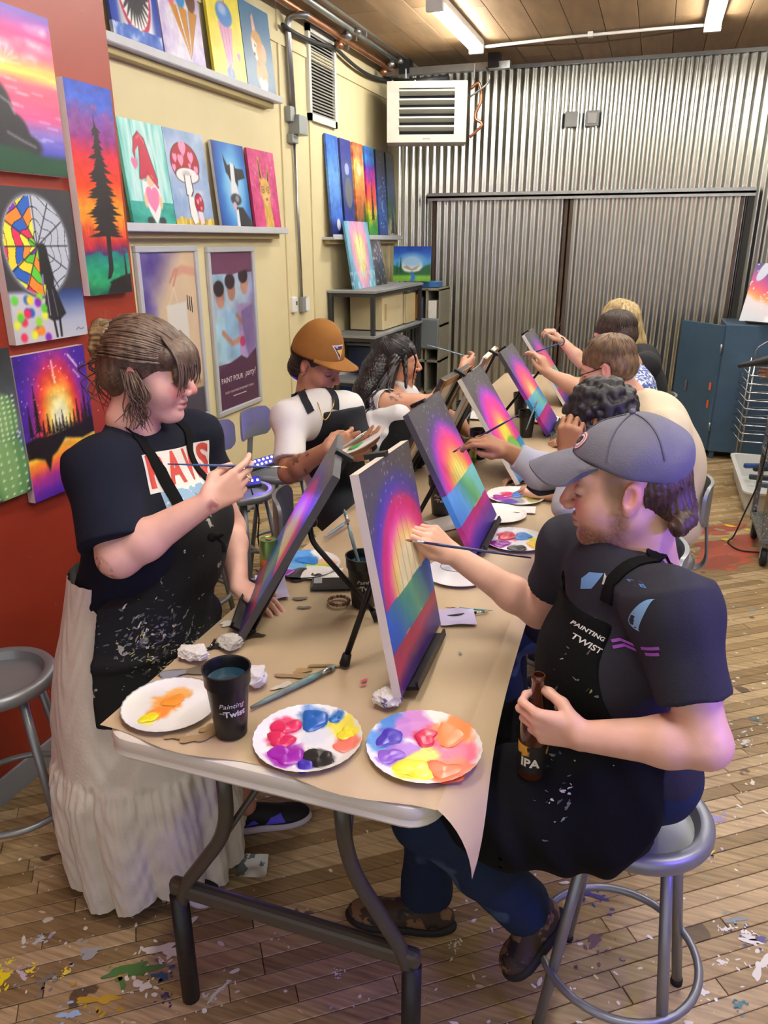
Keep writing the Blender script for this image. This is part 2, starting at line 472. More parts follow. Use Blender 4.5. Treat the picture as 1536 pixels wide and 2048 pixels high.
def raw_mesh(name, V, Q, smooth=True):
    me = bpy.data.meshes.new(name); n, q = len(V), len(Q); c = Q.shape[1]
    me.vertices.add(n); me.vertices.foreach_set('co', np.ascontiguousarray(V, f32).ravel())
    me.loops.add(q * c); me.loops.foreach_set('vertex_index', np.ascontiguousarray(Q, np.int32).ravel())
    me.polygons.add(q); me.polygons.foreach_set('loop_start', np.arange(q, dtype=np.int32) * c)
    me.polygons.foreach_set('use_smooth', np.full(q, smooth)); me.update(calc_edges=True); me.validate()
    return me
def paint(me, rgb):
    """per-vertex colour (sRGB in) stored linear"""
    a = me.color_attributes.new('paint', 'FLOAT_COLOR', 'POINT'); c = np.ones((len(me.vertices), 4), f32); c[:, :3] = srgb(rgb)
    a.data.foreach_set('color', c.ravel())
def frame(fwd, up):
    """columns: forward, left, up"""
    f = nrm(fwd); u = nrm(V3(up) - f * np.dot(up, f)); l = np.cross(u, f); return np.stack([f, l, u], 1)
def vnoise(x, y, seed=0, oct=4, per=2.):
    """value noise on arrays"""
    o = 0; amp = 1.; tot = 0
    for k in range(oct):
        rs = np.random.RandomState(seed * 131 + k); T = rs.rand(64, 64)
        xi = np.floor(x).astype(int); yi = np.floor(y).astype(int); fx = x - xi; fy = y - yi; fx = fx * fx * (3 - 2 * fx); fy = fy * fy * (3 - 2 * fy)
        g = lambda a, b: T[(xi + a) % 64, (yi + b) % 64]
        o = o + amp * ((g(0, 0) * (1 - fx) + g(1, 0) * fx) * (1 - fy) + (g(0, 1) * (1 - fx) + g(1, 1) * fx) * fy); tot += amp; amp *= .5; x = x * per + 7.3; y = y * per + 3.1
    return o / tot

# ------------------------------------------------------------------ anatomy
def add_head(F, C, R, s=1., neck=None, rn=(.055, .06), nose=1., ears=True, cheek=1., wide=1.):
    P = lambda f, l, u: V3(C) + R @ (V3(f, l * wide, u) * s)
    E = lambda c, r, k=.015, op='u', Rr=None: F.ell(P(*c), V3(r) * s, R if Rr is None else Rr, k * s, op)
    E((-.018, 0, .032), (.098, .077, .084))
    E((.028, 0, -.03), (.06, .062, .082), .035)
    for q in (-1, 1):
        F.cone(P(-.01, q * .052, -.055), P(.055, q * .02, -.1), .022 * s, .017 * s, .03 * s)
        E((.05, q * .038, -.035), (.036 * cheek, .028 * cheek, .032 * cheek), .025)
    E((.066, 0, -.1), (.022, .024, .017), .02)
    E((.072, 0, .024), (.018, .05, .014), .02)
    F.cone(P(.086, 0, .016), P(.106 + .006 * nose, 0, -.03), .0075 * s, .0115 * s, .012 * s)
    for q in (-1, 1):
        E((.101, q * .0125, -.036), (.012, .009, .009), .006)
        E((.102, q * .034, .003), (.022, .019, .012), .012, 's')
        E((.077, q * .034, .0), (.014, .016, .0115), .005)
        if ears:
            Re = R @ np.array([[.9, -.35 * q, -.2], [.35 * q, .93, 0], [.2, 0, .97]])
            E((-.012, q * .081, -.004), (.019, .009, .031), .006, 'u', Re)
            E((-.006, q * .089, .0), (.01, .006, .017), .006, 's', Re)
            E((-.004, q * .081, -.031), (.01, .007, .01), .006)
    E((.086, 0, -.0605), (.0115, .022, .0075), .006)
    E((.0845, 0, -.0745), (.0115, .019, .008), .006)
    if neck is not None:
        F.cone(P(-.028, 0, -.04), neck, rn[0] * s, rn[1] * s, .03 * s)
    return P
FL = ((.044, .026, .021), (.049, .030, .022), (.046, .028, .022), (.036, .021, .019))
def add_hand(F, wrist, d, t, palm, curls, thumb, s=1., r0=.024, spread=(.06, .02, -.03, -.09), forearm=None):
    """d finger direction, t thumb side, palm = side the palm faces; curls = 4 x 3 bend angles; thumb = list of (d,t,n) steps in metres.
    returns finger tips"""
    d = nrm(d); t = nrm(V3(t) - d * np.dot(t, d)); n = np.cross(d, t)
    if np.dot(n, palm) < 0: n = -n
    w = V3(wrist); Lm = (.088, .091, .086, .077); off = (.029, .0095, -.0105, -.029); tips = []
    for i in range(4):
        base = w + d * Lm[i] * s + t * off[i] * s
        F.cone(w + t * off[i] * .55 * s + d * .008 * s, base, .0145 * s, .0115 * s, .012 * s)
        a = 0; p = base; dd = nrm(d + t * spread[i])
        for j in range(3):
            a += curls[i][j]; q = p + (dd * math.cos(a) + n * math.sin(a)) * FL[i][j] * s
            r = (.0098, .0086, .0078, .0068); sc = (1, 1, .96, .86)[i]
            F.cone(p, q, r[j] * s * sc, r[j + 1] * s * sc, .004 * s); p = q
        tips.append(p)
    F.ell(w + d * .05 * s + n * .008 * s, (.042 * s, .036 * s, .013 * s), np.stack([d, t, n], 1), .012 * s)
    p = w + (d * .018 + t * .022 + n * .006) * s; r = (.0165, .0125, .0105, .0085)
    F.cone(w, p, .018 * s, r[0] * s, .012 * s)
    for j, (a, b, c) in enumerate(thumb):
        q = p + (d * a + t * b + n * c) * s; F.cone(p, q, r[j] * s, r[min(j + 1, 3)] * s, .007 * s); p = q
    tips.append(p); return tips
def limb(F, pts, rad, k=.02):
    for a, b, ra, rb in zip(pts, pts[1:], rad, rad[1:]): F.cone(a, b, ra, rb, k)
def torso(F, pel, chest, neck, shL, shR, fwd, wid=(.17, .16, .19), dep=(.12, .11, .12), g=0., k=.06, belly=0.):
    """hips, waist, chest and shoulders as one smooth trunk; wid / dep = half widths / depths at hips, waist, chest"""
    pel, chest, neck, shL, shR = map(V3, (pel, chest, neck, shL, shR))
    R0 = frame(fwd, chest - pel); lat = nrm(shL - shR); R1 = frame(np.cross(lat, neck - chest), neck - chest)
    mid = (pel + chest) / 2
    F.ell(pel, (dep[0] + g, wid[0] + g, .13 + g), R0, k)
    F.ell(mid + R0[:, 0] * belly, (dep[1] + g + belly, wid[1] + g, .17 + g), R0, k)
    F.ell(chest, (dep[2] + g, wid[2] + g, .17 + g), R1, k)
    c = (shL + shR) / 2
    F.cone(shL, shR, .062 + g, .062 + g, k); F.cone(c, neck, .085 + g, .058 + g, k)
# ================================================================== THE ROOM
XL, XR, YB, YF, ZC = -2.69, 2.6, 8.3, -1.6, 3.5      # left wall, right wall, back wall, wall behind the photographer, ceiling
XRED, YRED = -2.0, 2.68                              # projecting red wall and where it ends
# ---- floor: narrow hardwood strips laid on the diagonal
fl = MB().box((XL, YF, -.05), (XR, YB, -.006)).build('floor', mat('subfloor', '#3a2717', .8)); tag(fl, kind='structure', label='worn diagonal hardwood strip floor covered in paint drips')
wood_tones = ['#ab9169', '#9d845d', '#b69d76', '#947b55', '#a48b64', '#bca47e', '#8d744f']
def wood_mat(i):
    nm = 'hardwood_strip_%d' % i
    if nm in MATS: return MATS[nm]
    m = splat_mat(nm, wood_tones[i], .42, [('#5f4a35', 5., .66, 1 + i), ('#c9c2b4', 34., .735, 4), ('#b8ad9a', 9., .73, 9), ('#a99bc4', 7., .765, 14), ('#4b6a70', 11., .775, 21)], bump=.12, bscale=25, var=.0)
    nt = m.node_tree; b = nt.nodes['Principled BSDF']; src = b.inputs['Base Color'].links[0].from_socket
    w = nt.nodes.new('ShaderNodeTexNoise'); w.inputs['Scale'].default_value = 3; w.inputs['Detail'].default_value = 6
    tc = nt.nodes.new('ShaderNodeTexCoord'); mp = nt.nodes.new('ShaderNodeMapping'); mp.inputs['Rotation'].default_value = (0, 0, -math.radians(36)); mp.inputs['Scale'].default_value = (2.2, 28, 1); mp.vector_type = 'POINT'
    nt.links.new(tc.outputs['Object'], mp.inputs[0]); nt.links.new(mp.outputs[0], w.inputs['Vector'])
    r = nt.nodes.new('ShaderNodeValToRGB'); r.color_ramp.elements[0].color = (.62, .6, .56, 1); r.color_ramp.elements[1].color = (1.18, 1.18, 1.18, 1); r.color_ramp.elements[0].position = .3; r.color_ramp.elements[1].position = .65
    nt.links.new(w.outputs['Fac'], r.inputs[0])
    mx = nt.nodes.new('ShaderNodeMix'); mx.data_type = 'RGBA'; mx.blend_type = 'MULTIPLY'; mx.inputs[0].default_value = 1
    nt.links.new(src, mx.inputs[6]); nt.links.new(r.outputs[0], mx.inputs[7]); nt.links.new(mx.outputs[2], b.inputs['Base Color'])
    return m
TH = math.radians(36); PD = V3(math.cos(TH), math.sin(TH), 0); PN = V3(-math.sin(TH), math.cos(TH), 0); PW = .053
planks = []
rs = np.random.RandomState(3)
for k in range(int(-1.9 / PW), int(8.7 / PW)):
    t = -4.5 + rs.uniform(0, 1)
    while t < 8:
        L = rs.uniform(.45, 1.35); c = PD * (t + L / 2) + PN * (k + .5) * PW
        if XL - .5 < c[0] < XR - .3 and .3 < c[1] < YB + .5: planks.append((t, t + L, k, c))
        t += L
def seen(c):
    q = _Rm.T @ (c - V3(0, 0, CAM_H)); z = -q[2]
    if z < .3: return 0
    u, v = 768 + _f * q[0] / z, 1024 - _f * q[1] / z
    return 1 / z ** 2 if -250 < u < 1790 and v < 2330 else 0
planks.sort(key=lambda p: -seen(p[3]) * (p[1] - p[0]))
def clip_plank(t0, t1, k):
    """saw a strip off where it meets the left and back walls"""
    q = PN * (k + .5) * PW; lo = (XL + .03 - q[0]) / PD[0]; hi = (YB - .02 - q[1]) / PD[1]
    return max(t0, lo), min(t1, hi)
planks = [p for p in planks if clip_plank(*p[:3])[1] - clip_plank(*p[:3])[0] > .03]
def plank_geo(mb, p):
    t0, t1, k, c = p; t0, t1 = clip_plank(t0, t1, k); dz = rs.uniform(-.0008, .0008); g = .0011; b = .0016
    y0, y1 = k * PW + g, (k + 1) * PW - g; q = []
    for (e, z) in ((0, -.012), (0, dz - b), (b, dz)):
        for t, y in ((t0 + g + e, y0 + e), (t1 - g - e, y0 + e), (t1 - g - e, y1 - e), (t0 + g + e, y1 - e)): q.append(PD * t + PN * y + V3(0, 0, z))
    mb.addv(q, [(8, 9, 10, 11)] + [(i * 4 + j, i * 4 + (j + 1) % 4, i * 4 + 4 + (j + 1) % 4, i * 4 + 4 + j) for i in (0, 1) for j in range(4)])
for p in planks[:300]:
    mb = MB(); plank_geo(mb, p); link('plank', mb.mesh('plank'), fl, wood_mat(rs.randint(7)))
mb = MB()
for p in planks[300:]: mb.cur = rs.randint(7); plank_geo(mb, p)
o = link('far_planks', mb.mesh('far_planks'), fl, [wood_mat(i) for i in range(7)]); o['kind'] = 'stuff'
# dried paint on the boards: countless flecks, one object, plus the larger spills
def blob(mb, cols, c, r, col, z=.0016, n=11, seed=0, st=1., ang=0., rag=.35):
    q = np.random.RandomState(seed); ph = q.uniform(0, 6, 3); vs = []
    for i in range(n):
        a = 2 * PI * i / n; rr = r * (1 + rag * (.5 * math.sin(2 * a + ph[0]) + .35 * math.sin(3 * a + ph[1]) + .3 * math.sin(5 * a + ph[2])))
        x, y = rr * st * math.cos(a), rr * math.sin(a) / math.sqrt(st); vs.append((c[0] + x * math.cos(ang) - y * math.sin(ang), c[1] + x * math.sin(ang) + y * math.cos(ang), z))
    k = len(mb.v); mb.addv(vs, [tuple(range(n))]); cols += [col] * n
mb = MB(); cols = []
for i in range(2600):
    near = rs.rand() < .6
    x, y = (rs.uniform(-2.0, 1.3), rs.uniform(.75, 3.2)) if near else (rs.uniform(-.3, 2.), rs.uniform(1., 8))
    if vnoise(np.array([x * 2.2 + 9]), np.array([y * 2.2 + 9]), 5, 2)[0] < .43 and rs.rand() < .7: continue
    c = ['#e8e4da', '#ded8cb', '#efece2', '#d9c9a8', '#e6d98f', '#c3cdd6', '#b5a6cf', '#6b8a80'][rs.choice(8, p=[.28, .26, .2, .1, .05, .05, .03, .03])]
    blob(mb, cols, (x, y), abs(rs.normal(0, .0034)) + .0013, srgb(c) * 0 + np.array([int(c[j:j + 2], 16) / 255 for j in (1, 3, 5)]), .0012 + rs.rand() * .0005, 6, i, rs.uniform(1, 2.2), rs.uniform(0, 6), .25)
o = link('paint_flecks', mb.mesh('paint_flecks'), fl, vcol_mat('dried_paint', .35)); paint(o.data, np.array(cols)); o['kind'] = 'stuff'
spills = [(265, 1940, .05, '#4d7a3f', 2.4), (322, 1952, .024, '#2b4f86', 1.4), (285, 1972, .03, '#e9e6dc', 1.3), (330, 1900, .045, '#e6e2d6', 2.2), (331, 1991, .012, '#3d2a66', 1.6), (200, 2000, .035, '#b99326', 2.2), (8, 1955, .026, '#f0dc26', 1.5), (58, 1943, .013, '#efdc3a', 1.3),
          (20, 1925, .01, '#f2df45', 1.4), (80, 1880, .017, '#c9d2d8', 1.5), (180, 1905, .035, '#a9aab0', 1.8), (90, 1960, .02, '#7c756e', 1.7), (140, 2030, .025, '#9eb8d8', 1.8), (135, 1945, .012, '#ead650', 1.8), (45, 1950, .02, '#cdbcc4', 1.6),
          (1500, 1880, .03, '#e6e3da', 1.9), (1470, 1840, .022, '#7e8f99', 1.9), (1520, 1935, .035, '#e4e0d4', 2.0), (1405, 1985, .02, '#efeee8', 1.2), (1478, 2010, .014, '#3e7f86', 1.3), (1430, 1640, .03, '#9d8fc0', 2.2), (1410, 1700, .03, '#bfb4d2', 1.8), (1425, 1705, .008, '#e8d64a', 2.), (1510, 1440, .02, '#4d7382', 1.5),
          (1490, 1485, .022, '#e3e4de', 2.), (1520, 1880, .02, '#3d3b78', 2.4), (1180, 1790, .03, '#3f3f7a', 2.3), (1350, 1225, .02, '#7f97a0', 2.1), (1505, 1220, .02, '#7f97a0', 2.2), (1190, 1880, .03, '#5d3550', 2.), (1450, 1860, .013, '#efe9e0', 1.), (1490, 1865, .012, '#efe9e0', 1.1), (1440, 1925, .012, '#efe9e0', 1.), (435, 1985, .02, '#d8d4cc', 2.4), (910, 1892, .009, '#e6e2da', 1.), (672, 1948, .008, '#e6e2da', 1.)]
mb = MB(); cols = []
for i, (u, v, r, c, st) in enumerate(spills):
    p = PX(u, v, z=0); rgb = np.array([int(c[j:j + 2], 16) / 255 for j in (1, 3, 5)])
    blob(mb, cols, p, r * .55, rgb, .0022, 26, i, st, TH + rs.normal(0, .4), .75)
    for j in range(12): blob(mb, cols, p + V3(*(rs.normal(0, r * 1.1, 2)), 0), r * .2 * rs.rand() + .0015, rgb, .002, 7, i * 9 + j, 1.4, rs.uniform(0, 6))
o = link('paint_spills', mb.mesh('paint_spills'), fl, MATS['dried_paint']); paint(o.data, np.array(cols)); o['kind'] = 'stuff'
# red mat by the cart, drawn as flat blobs of colour on the boards
mb = MB(); cols = []
for i in range(26):
    a = PX(1450 + rs.uniform(-40, 45), 1095 + rs.uniform(-40, 40), z=0); blob(mb, cols, a, rs.uniform(.03, .08), np.array([.66, .33, .25]) * rs.uniform(.9, 1.1), .0015 + i * 2e-5, 14, i, 2., TH)
for u, v, c in ((1460, 1052, (.93, .82, .2)), (1453, 1080, (.9, .78, .2)), (1462, 1140, (.75, .4, .2)), (1440, 1060, (.6, .6, .5)), (1500, 1060, (.88, .8, .3))): blob(mb, cols, PX(u, v, z=0), .025, np.array(c), .0026, 16, u, 1.6, 0)
o = link('red_floor_mat', mb.mesh('red_floor_mat'), fl, MATS['dried_paint']); paint(o.data, np.array(cols)); o['kind'] = 'stuff'

# ---- left wall (cream drywall panels) and the projecting red wall
WY = mat('cream_wall_paint', '#dfd2a6', .62, var=.03, scale=3, bump=.05, bscale=30)
tag(MB().box((XL - .15, 2.5, 0), (XL, YB, ZC)).build('wall_left', WY), kind='structure', label='cream painted left wall behind the display ledges')
seam = mat('cream_seam', '#c3b07a', .7)
for i, y in enumerate((5.52, 6.02, 7.99)):
    tag(MB().box((XL - .001, y - .022, 0), (XL + .012, y + .022, ZC - .05)).build('trim_%d' % (i + 1), WY), kind='structure')
tag(MB().box((XL, 3.55, 3.2), (XL + .014, YB, 3.27)).build('trim_4', WY), kind='structure')
RW = splat_mat('red_wall_paint', '#92311f', .4, [('#e8dcd2', 42., .752, 2), ('#c46a5a', 6., .72, 3), ('#6e1c16', 4., .68, 6)], bump=.06, bscale=20)
tag(MB().box((XRED - .12, YF, 0), (XRED, YRED, ZC)).box((XL, YRED - .12, 0), (XRED - .12, YRED, ZC)).build('wall_red', RW), kind='structure', label='projecting red painted wall hung with canvases')
tag(MB().box((XRED, YF, 0), (XRED + .012, YRED, .1)).build('baseboard_red', mat('grey_baseboard', '#8f9298', .5)), kind='structure')
tag(MB().box((XL, YRED, 0), (XL + .012, YB, .1)).build('baseboard_left', MATS['grey_baseboard']), kind='structure')
tag(MB().box((XR, YF, 0), (XR + .1, YB, ZC)).build('wall_right', mat('slate_wall_paint', '#96948c', .7, var=.05)), kind='structure', label='grey wall on the right, out of view')

# ---- ceiling: wide wooden boards
ce = tag(MB().box((XL - .1, YF, ZC + .012), (XR, YB + .2, ZC + .1)).build('ceiling', mat('dark_joint', '#2b2018', .9)), kind='structure', label='brown wooden board ceiling')
cw = [mat('ceiling_board_%d' % i, c, .6, var=.16, scale=2.2, stretch=(6, .9, 1)) for i, c in enumerate(('#a2845f', '#987a56', '#ab8d69', '#8f724f'))]
for i in range(20):
    x0 = XL + i * .262; y = 4.2 + rs.uniform(-.5, .2)
    while y < YB:
        L = min(rs.choice([.62, .95, 1.25]), YB - y)
        if x0 + .258 < XR and L > .05:
            mb = MB(); mb.bbox((x0 + .131, y + L / 2, ZC + .006), (.1285, 0, 0), (0, L / 2 - .0025, 0), (0, 0, .0065), .002); link('ceiling_board', mb.mesh('b'), ce, cw[rs.randint(4)])
        y += L
mb = MB().box((XL, YF, ZC), (XR, 3.6, ZC + .011)); o = link('ceiling_boards_overhead', mb.mesh('o'), ce, cw[0])

# ---- back wall of corrugated steel, with two sliding doors
def corrugated(name, x0, x1, z0, z1, y, m, parent=None, pitch=.0762, amp=.0095, ph=0.):
    n = int((x1 - x0) / pitch * 14) + 1; xs = np.linspace(x0, x1, n); yy = y - amp * (1 - np.cos(2 * PI * (xs - ph) / pitch)) / 2 * 2 + amp
    mb = MB(); zs = np.linspace(z0, z1, 5)
    P = np.stack([np.stack([xs, yy, np.full(n, z)], 1) for z in zs])
    mb.sheet(P); P2 = P.copy(); P2[:, :, 1] += .004; mb.sheet(P2[:, ::-1])
    return mb.build(name, m, parent, True)
GV = mat('galvanised_steel', '#dadcd6', .26, metal=1., var=.05, scale=3.5, stretch=(1, 1, .4))
GV2 = mat('galvanised_door_steel', '#d6d8d1', .28, metal=1., var=.07, scale=4, stretch=(1, 1, .4))
bw = tag(MB().box((XL, YB + .05, 0), (XR, YB + .15, ZC)).build('wall_back', mat('stud_wall', '#4a4a48', .8)), kind='structure', label='back wall clad in corrugated galvanised steel')
xs = np.linspace(XL, XR, 8)
for i in range(7): corrugated('corrugated_sheet', xs[i], min(xs[i + 1] + .03, XR), 2.36 if i in (1, 2, 3) else 0.02, ZC - .002, YB + .02, GV, bw)
steel = mat('steel_angle', '#a9acaa', .4, metal=.5, var=.1); rusty = mat('rusty_channel', '#5d4c40', .6, metal=.4, var=.25, scale=5)
for i, (a, b) in enumerate(((-2.28, -.905), (-.86, .70))):
    d = tag(empty('door_%d' % (i + 1), (a, YB, 0)), kind='structure', label=('left' if i == 0 else 'right') + ' sliding door of corrugated steel')
    corrugated('door_sheet', a + .02, b - .02, .06, 2.30, YB - .03 - .02 * i, GV2, d, ph=.03 * i)
    for nm, lo, hi in (('door_stile', (a - .012, YB - .055 - .02 * i, .02), (a + .018, YB - .0, 2.31)), ('door_stile', (b - .018, YB - .055 - .02 * i, .02), (b + .012, YB - .0, 2.31)), ('door_rail', (a + .025, YB - .055 - .02 * i, .02), (b - .025, YB - .015, .07))):
        MB().box(lo, hi).build(nm, rusty, d)
tag(MB().box((-2.34, YB - .1, 2.31), (.80, YB - .0, 2.36)).box((-2.34, YB - .1, 2.285), (.80, YB - .09, 2.33)).build('trim_5', steel), kind='structure', label='steel sliding track above the corrugated doors')
tag(MB().box((.745, YB - .09, 0), (.80, YB + .0, 2.33)).build('trim_6', mat('black_channel', '#22201f', .6)), kind='structure')
tag(MB().box((XL, YB - .03, ZC - .03), (XR, YB - .0, ZC)).build('trim_7', steel), kind='structure')
tag(MB().box((-2.34, YB - .06, 0.0), (.8, YB - .01, .03)).build('trim_8', mat('door_sill', '#2a2624', .6)), kind='structure')
# ================================================================== LAMPS AND SERVICES
white_metal = mat('white_enamel', '#e9e9e4', .4); tubem = mat('lit_tube', '#ffffff', .4, emit='#fffaf0', estr=TUBE_POWER)
galv = mat('conduit_steel', '#a6a8a8', .35, metal=.9, var=.1); copper = mat('copper_pipe', '#b98160', .35, metal=.85, var=.12)
def strip_light(x, y0, y1, label, z=ZC - .005):
    r = empty('ceiling_light', (x, (y0 + y1) / 2, z), label, 'ceiling light', 'fluorescent strip lights on the board ceiling')
    MB().box((x - .06, y0, z - .045), (x + .06, y1, z)).build('housing', white_metal, r)
    for e in (y0, y1): MB().bbox((x, e, z - .055), (.062, 0, 0), (0, .02, 0), (0, 0, .045), .006).build('end_cap', white_metal, r)
    for dx in (-.03, .03): MB().tube([(x + dx, y0 + .02, z - .068), (x + dx, y1 - .02, z - .068)], .019, 8).build('tube', tubem, r, True)
    return r
strip_light(-1.65, 5.88, 7.22, 'lit fluorescent strip light above the white louvred heater')
strip_light(.21, 5.85, 7.1, 'lit fluorescent strip light above the right sliding door')
for i, (x, y) in enumerate(((-.75, 3.3), (-.75, .6), (.45, 3.3), (.45, .2), (1.7, 5.2), (1.7, 1.6))): strip_light(x, y, y + 1.25, 'lit fluorescent strip light overhead and out of view, ' + ('above the wall stools', 'above the standing woman', 'above the right row of painters', 'above the photographer', 'above the blue cabinet side', 'above the open floor')[i])
# conduit joining the two lamps
c = empty('ceiling_conduit', (-.7, 7.2, ZC), 'thin white conduit crossing the ceiling between the two lamps', 'conduit')
MB().tube([(-1.6, 7.25, ZC - .05), (-.9, 7.24, ZC - .03), (-.2, 7.2, ZC - .03), (.2, 7.12, ZC - .05)], .012, 8).build('pipe', white_metal, c, True)
MB().box((-.73, 7.2, ZC - .045), (-.69, 7.26, ZC - .01)).build('clip', white_metal, c)
tag(MB().tube(spline([(-1.6, 7.3, ZC - .04), (-.8, 7.5, ZC - .03), (-.2, 7.4, ZC - .03), (.2, 7.2, ZC - .04)], 6), .006, 6).build('ceiling_cable', mat('brown_cable', '#5b4636', .7), smooth=True), 'thin brown cable looping beneath the ceiling boards', 'cable')
# pipes along the left wall under the ceiling
for i, (dx, dz, r, m, nm, lab) in enumerate(((.17, -.07, .028, galv, 'conduit_pipe', 'thick grey conduit nearest the ceiling boards above the left wall'), (.26, -.05, .02, galv, 'conduit_pipe', 'slim grey conduit along the ceiling, furthest from the left wall'), (.10, -.13, .026, copper, 'copper_pipe', 'copper water pipe running under the ceiling above the vent'), (.05, -.2, .015, mat('black_hose', '#2b2b2e', .6), 'sagging_cable', 'black sagging cable bundle along the top of the left wall'))):
    pts = [(XL + dx, y, ZC + dz + .06 - (.06 * abs(math.sin((y - 3.6) * 2.2)) if nm == 'sagging_cable' else 0)) for y in np.linspace(5.5 if nm == 'sagging_cable' else 4.6, YB - .25, 26)]
    t = empty(nm, pts[0], lab, 'pipe' if 'pipe' in nm else 'cable')
    MB().tube(pts, r, 10).build('run', m, t, True)
    if 'pipe' in nm:
        for y in (5.0, 6.4, 7.5): MB().tube([(XL + dx, y, ZC + dz), (XL + dx, y + .05, ZC + dz)], r * 1.18, 10).build('coupling', m, t, True)
        MB().box((XL + dx - .006, 6.6, ZC + dz), (XL + dx + .006, 6.63, ZC + .01)).build('hanger', galv, t)
# steel beam and brackets over the heater
b = empty('ceiling_beam', (-1.9, 7.75, ZC - .1), 'grey steel channel hung below the ceiling above the heater', 'beam')
MB().box((XL + .05, 7.72, ZC - .13), (-1.45, 7.8, ZC - .07)).build('channel', galv, b)
for x in (-2.45, -1.6): MB().box((x - .05, 7.7, ZC - .12), (x + .05, 7.82, ZC)).build('bracket', mat('black_bracket', '#26272a', .5), b)
for x in (-2.4, -1.75): MB().tube([(x, 7.6, ZC - .1), (x, 7.6, 3.28)], .006, 6).build('hanger_rod', galv, b)
tag(MB().tube(spline([(-2.5, 7.6, ZC - .2), (-2.35, 7.5, ZC - .23), (-2.15, 7.48, ZC - .23), (-2.0, 7.62, ZC - .2)], 6), .03, 8).build('black_duct_hose', MATS['black_hose'], smooth=True), 'short black hose curling over the heater top', 'hose')
# heater: px 777-925 x 165-288
hx0, hx1, hy, hz0, hz1 = -2.50, -1.78, 7.35, 2.74, 3.235
heat = mat('heater_enamel', '#c9c9bd', .45, var=.02); dark = mat('heater_dark', '#25262b', .6)
h = empty('unit_heater', ((hx0 + hx1) / 2, hy + .2, hz0), 'beige box heater with five louvres hanging below the ceiling', 'heater')
mb = MB(); fx0, fx1, fz0, fz1 = hx0 + .11, hx1 - .11, hz0 + .065, hz1 - .055
mb.box((hx0, hy, hz0), (fx0, hy + .32, hz1)).box((fx1, hy, hz0), (hx1, hy + .32, hz1)).box((fx0, hy, hz0), (fx1, hy + .32, fz0)).box((fx0, hy, fz1), (fx1, hy + .32, hz1)).build('casing', heat, h)
MB().box((fx0, hy + .1, fz0), (fx1, hy + .14, fz1)).build('dark_interior', dark, h)
for i in range(5):
    z = fz0 + (i + .75) * (fz1 - fz0) / 5.2; MB().obox(((fx0 + fx1) / 2, hy + .03, z), ((fx1 - fx0) / 2, 0, 0), (0, .045, -.012), (0, .002, .007)).build('louvre', heat, h)
MB().tube([((hx0 + hx1) / 2 - .03 + .0075 * k, hy - .001, hz0 + .028 + (.009 if k % 2 else -.006)) for k in range(9)], .0022, 5).build('name_mark', mat('plate_ink', '#2d3350', .5), h)
for x in (hx0 + .05, hx0 + .25): MB().sphere((x, hy + .01, hz1 + .004), .009).build('screw', galv, h, True)
h.rotation_euler = (0, 0, .27); h.location = h.location + Vector((-.02, -.05, 0))
tag(MB().tube(spline([(-1.78, 7.6, 3.2), (-1.7, 7.6, 3.24), (-1.68, 7.6, 3.1), (-1.72, 7.6, 3.0), (-1.72, 7.6, 2.95), (-1.66, 7.6, 2.9), (-1.77, 7.6, 2.8)], 6), .014, 8).build('heater_pipe', copper, smooth=True), 'bent copper pipe feeding the right side of the heater', 'pipe')
tag(MB().tube(spline([(-1.78, 7.55, 3.12), (-1.62, 7.55, 3.22), (-1.6, 7.55, 3.3), (-1.64, 7.6, 3.36)], 6), .009, 8).build('heater_conduit', galv, smooth=True), 'flexible grey conduit arching beside the heater', 'conduit')
# wall vent
v = empty('wall_vent', (XL, 6.26, 3.1), 'tall white-framed louvred air vent high on the cream wall', 'vent')
y0, y1, z0, z1 = 5.98, 6.53, 2.78, 3.43
MB().box((XL, y0, z0), (XL + .03, y0 + .04, z1)).box((XL, y1 - .04, z0), (XL + .03, y1, z1)).box((XL, y0, z0), (XL + .03, y1, z0 + .05)).box((XL, y0, z1 - .05), (XL + .03, y1, z1)).build('vent_frame', mat('vent_white', '#d9d8cf', .5), v)
MB().box((XL, y0 + .03, z0 + .04), (XL + .004, y1 - .03, z1 - .04)).build('vent_back', mat('vent_dark', '#3b3a38', .8), v)
for i in range(24):
    z = z0 + .06 + i * (z1 - z0 - .12) / 23.; MB().obox((XL + .017, (y0 + y1) / 2, z), (.010, 0, -.006), (0, (y1 - y0) / 2 - .04, 0), (.002, 0, .003)).build('vent_slat', mat('vent_slat', '#a9a79f', .5), v)
# conduit drop with boxes and thermostat
t = empty('conduit_drop', (XL, 5.72, 1.4), 'silver conduit dropping down the cream wall to a switch box', 'conduit')
MB().tube(arc_pts([(XL + .2, 5.62, ZC - .12), (XL + .03, 5.62, ZC - .1), (XL + .03, 5.66, 2.75)], .12, 8), .024, 10).build('riser', galv, t, True)
MB().tube([(XL + .02, 5.69, 2.62), (XL + .02, 5.72, 1.47)], .012, 8).build('lower_pipe', galv, t, True)
boxm = mat('grey_box', '#9aa09f', .5, metal=.3)
for lo, hi in (((XL, 5.58, 2.72), (XL + .05, 5.68, 2.82)), ((XL, 5.64, 2.64), (XL + .09, 5.79, 2.77)), ((XL, 5.6, 2.58), (XL + .05, 5.7, 2.64))): MB().bbox(V3(lo) / 2 + V3(hi) / 2, ((hi[0] - lo[0]) / 2, 0, 0), (0, (hi[1] - lo[1]) / 2, 0), (0, 0, (hi[2] - lo[2]) / 2), .005).build('junction_box', boxm, t)
MB().bbox((XL + .02, 5.74, 1.41), (.02, 0, 0), (0, .04, 0), (0, 0, .06), .004).build('outlet_box', boxm, t); MB().box((XL + .038, 5.75, 1.36), (XL + .043, 5.82, 1.46)).build('outlet_plate', white_metal, t)
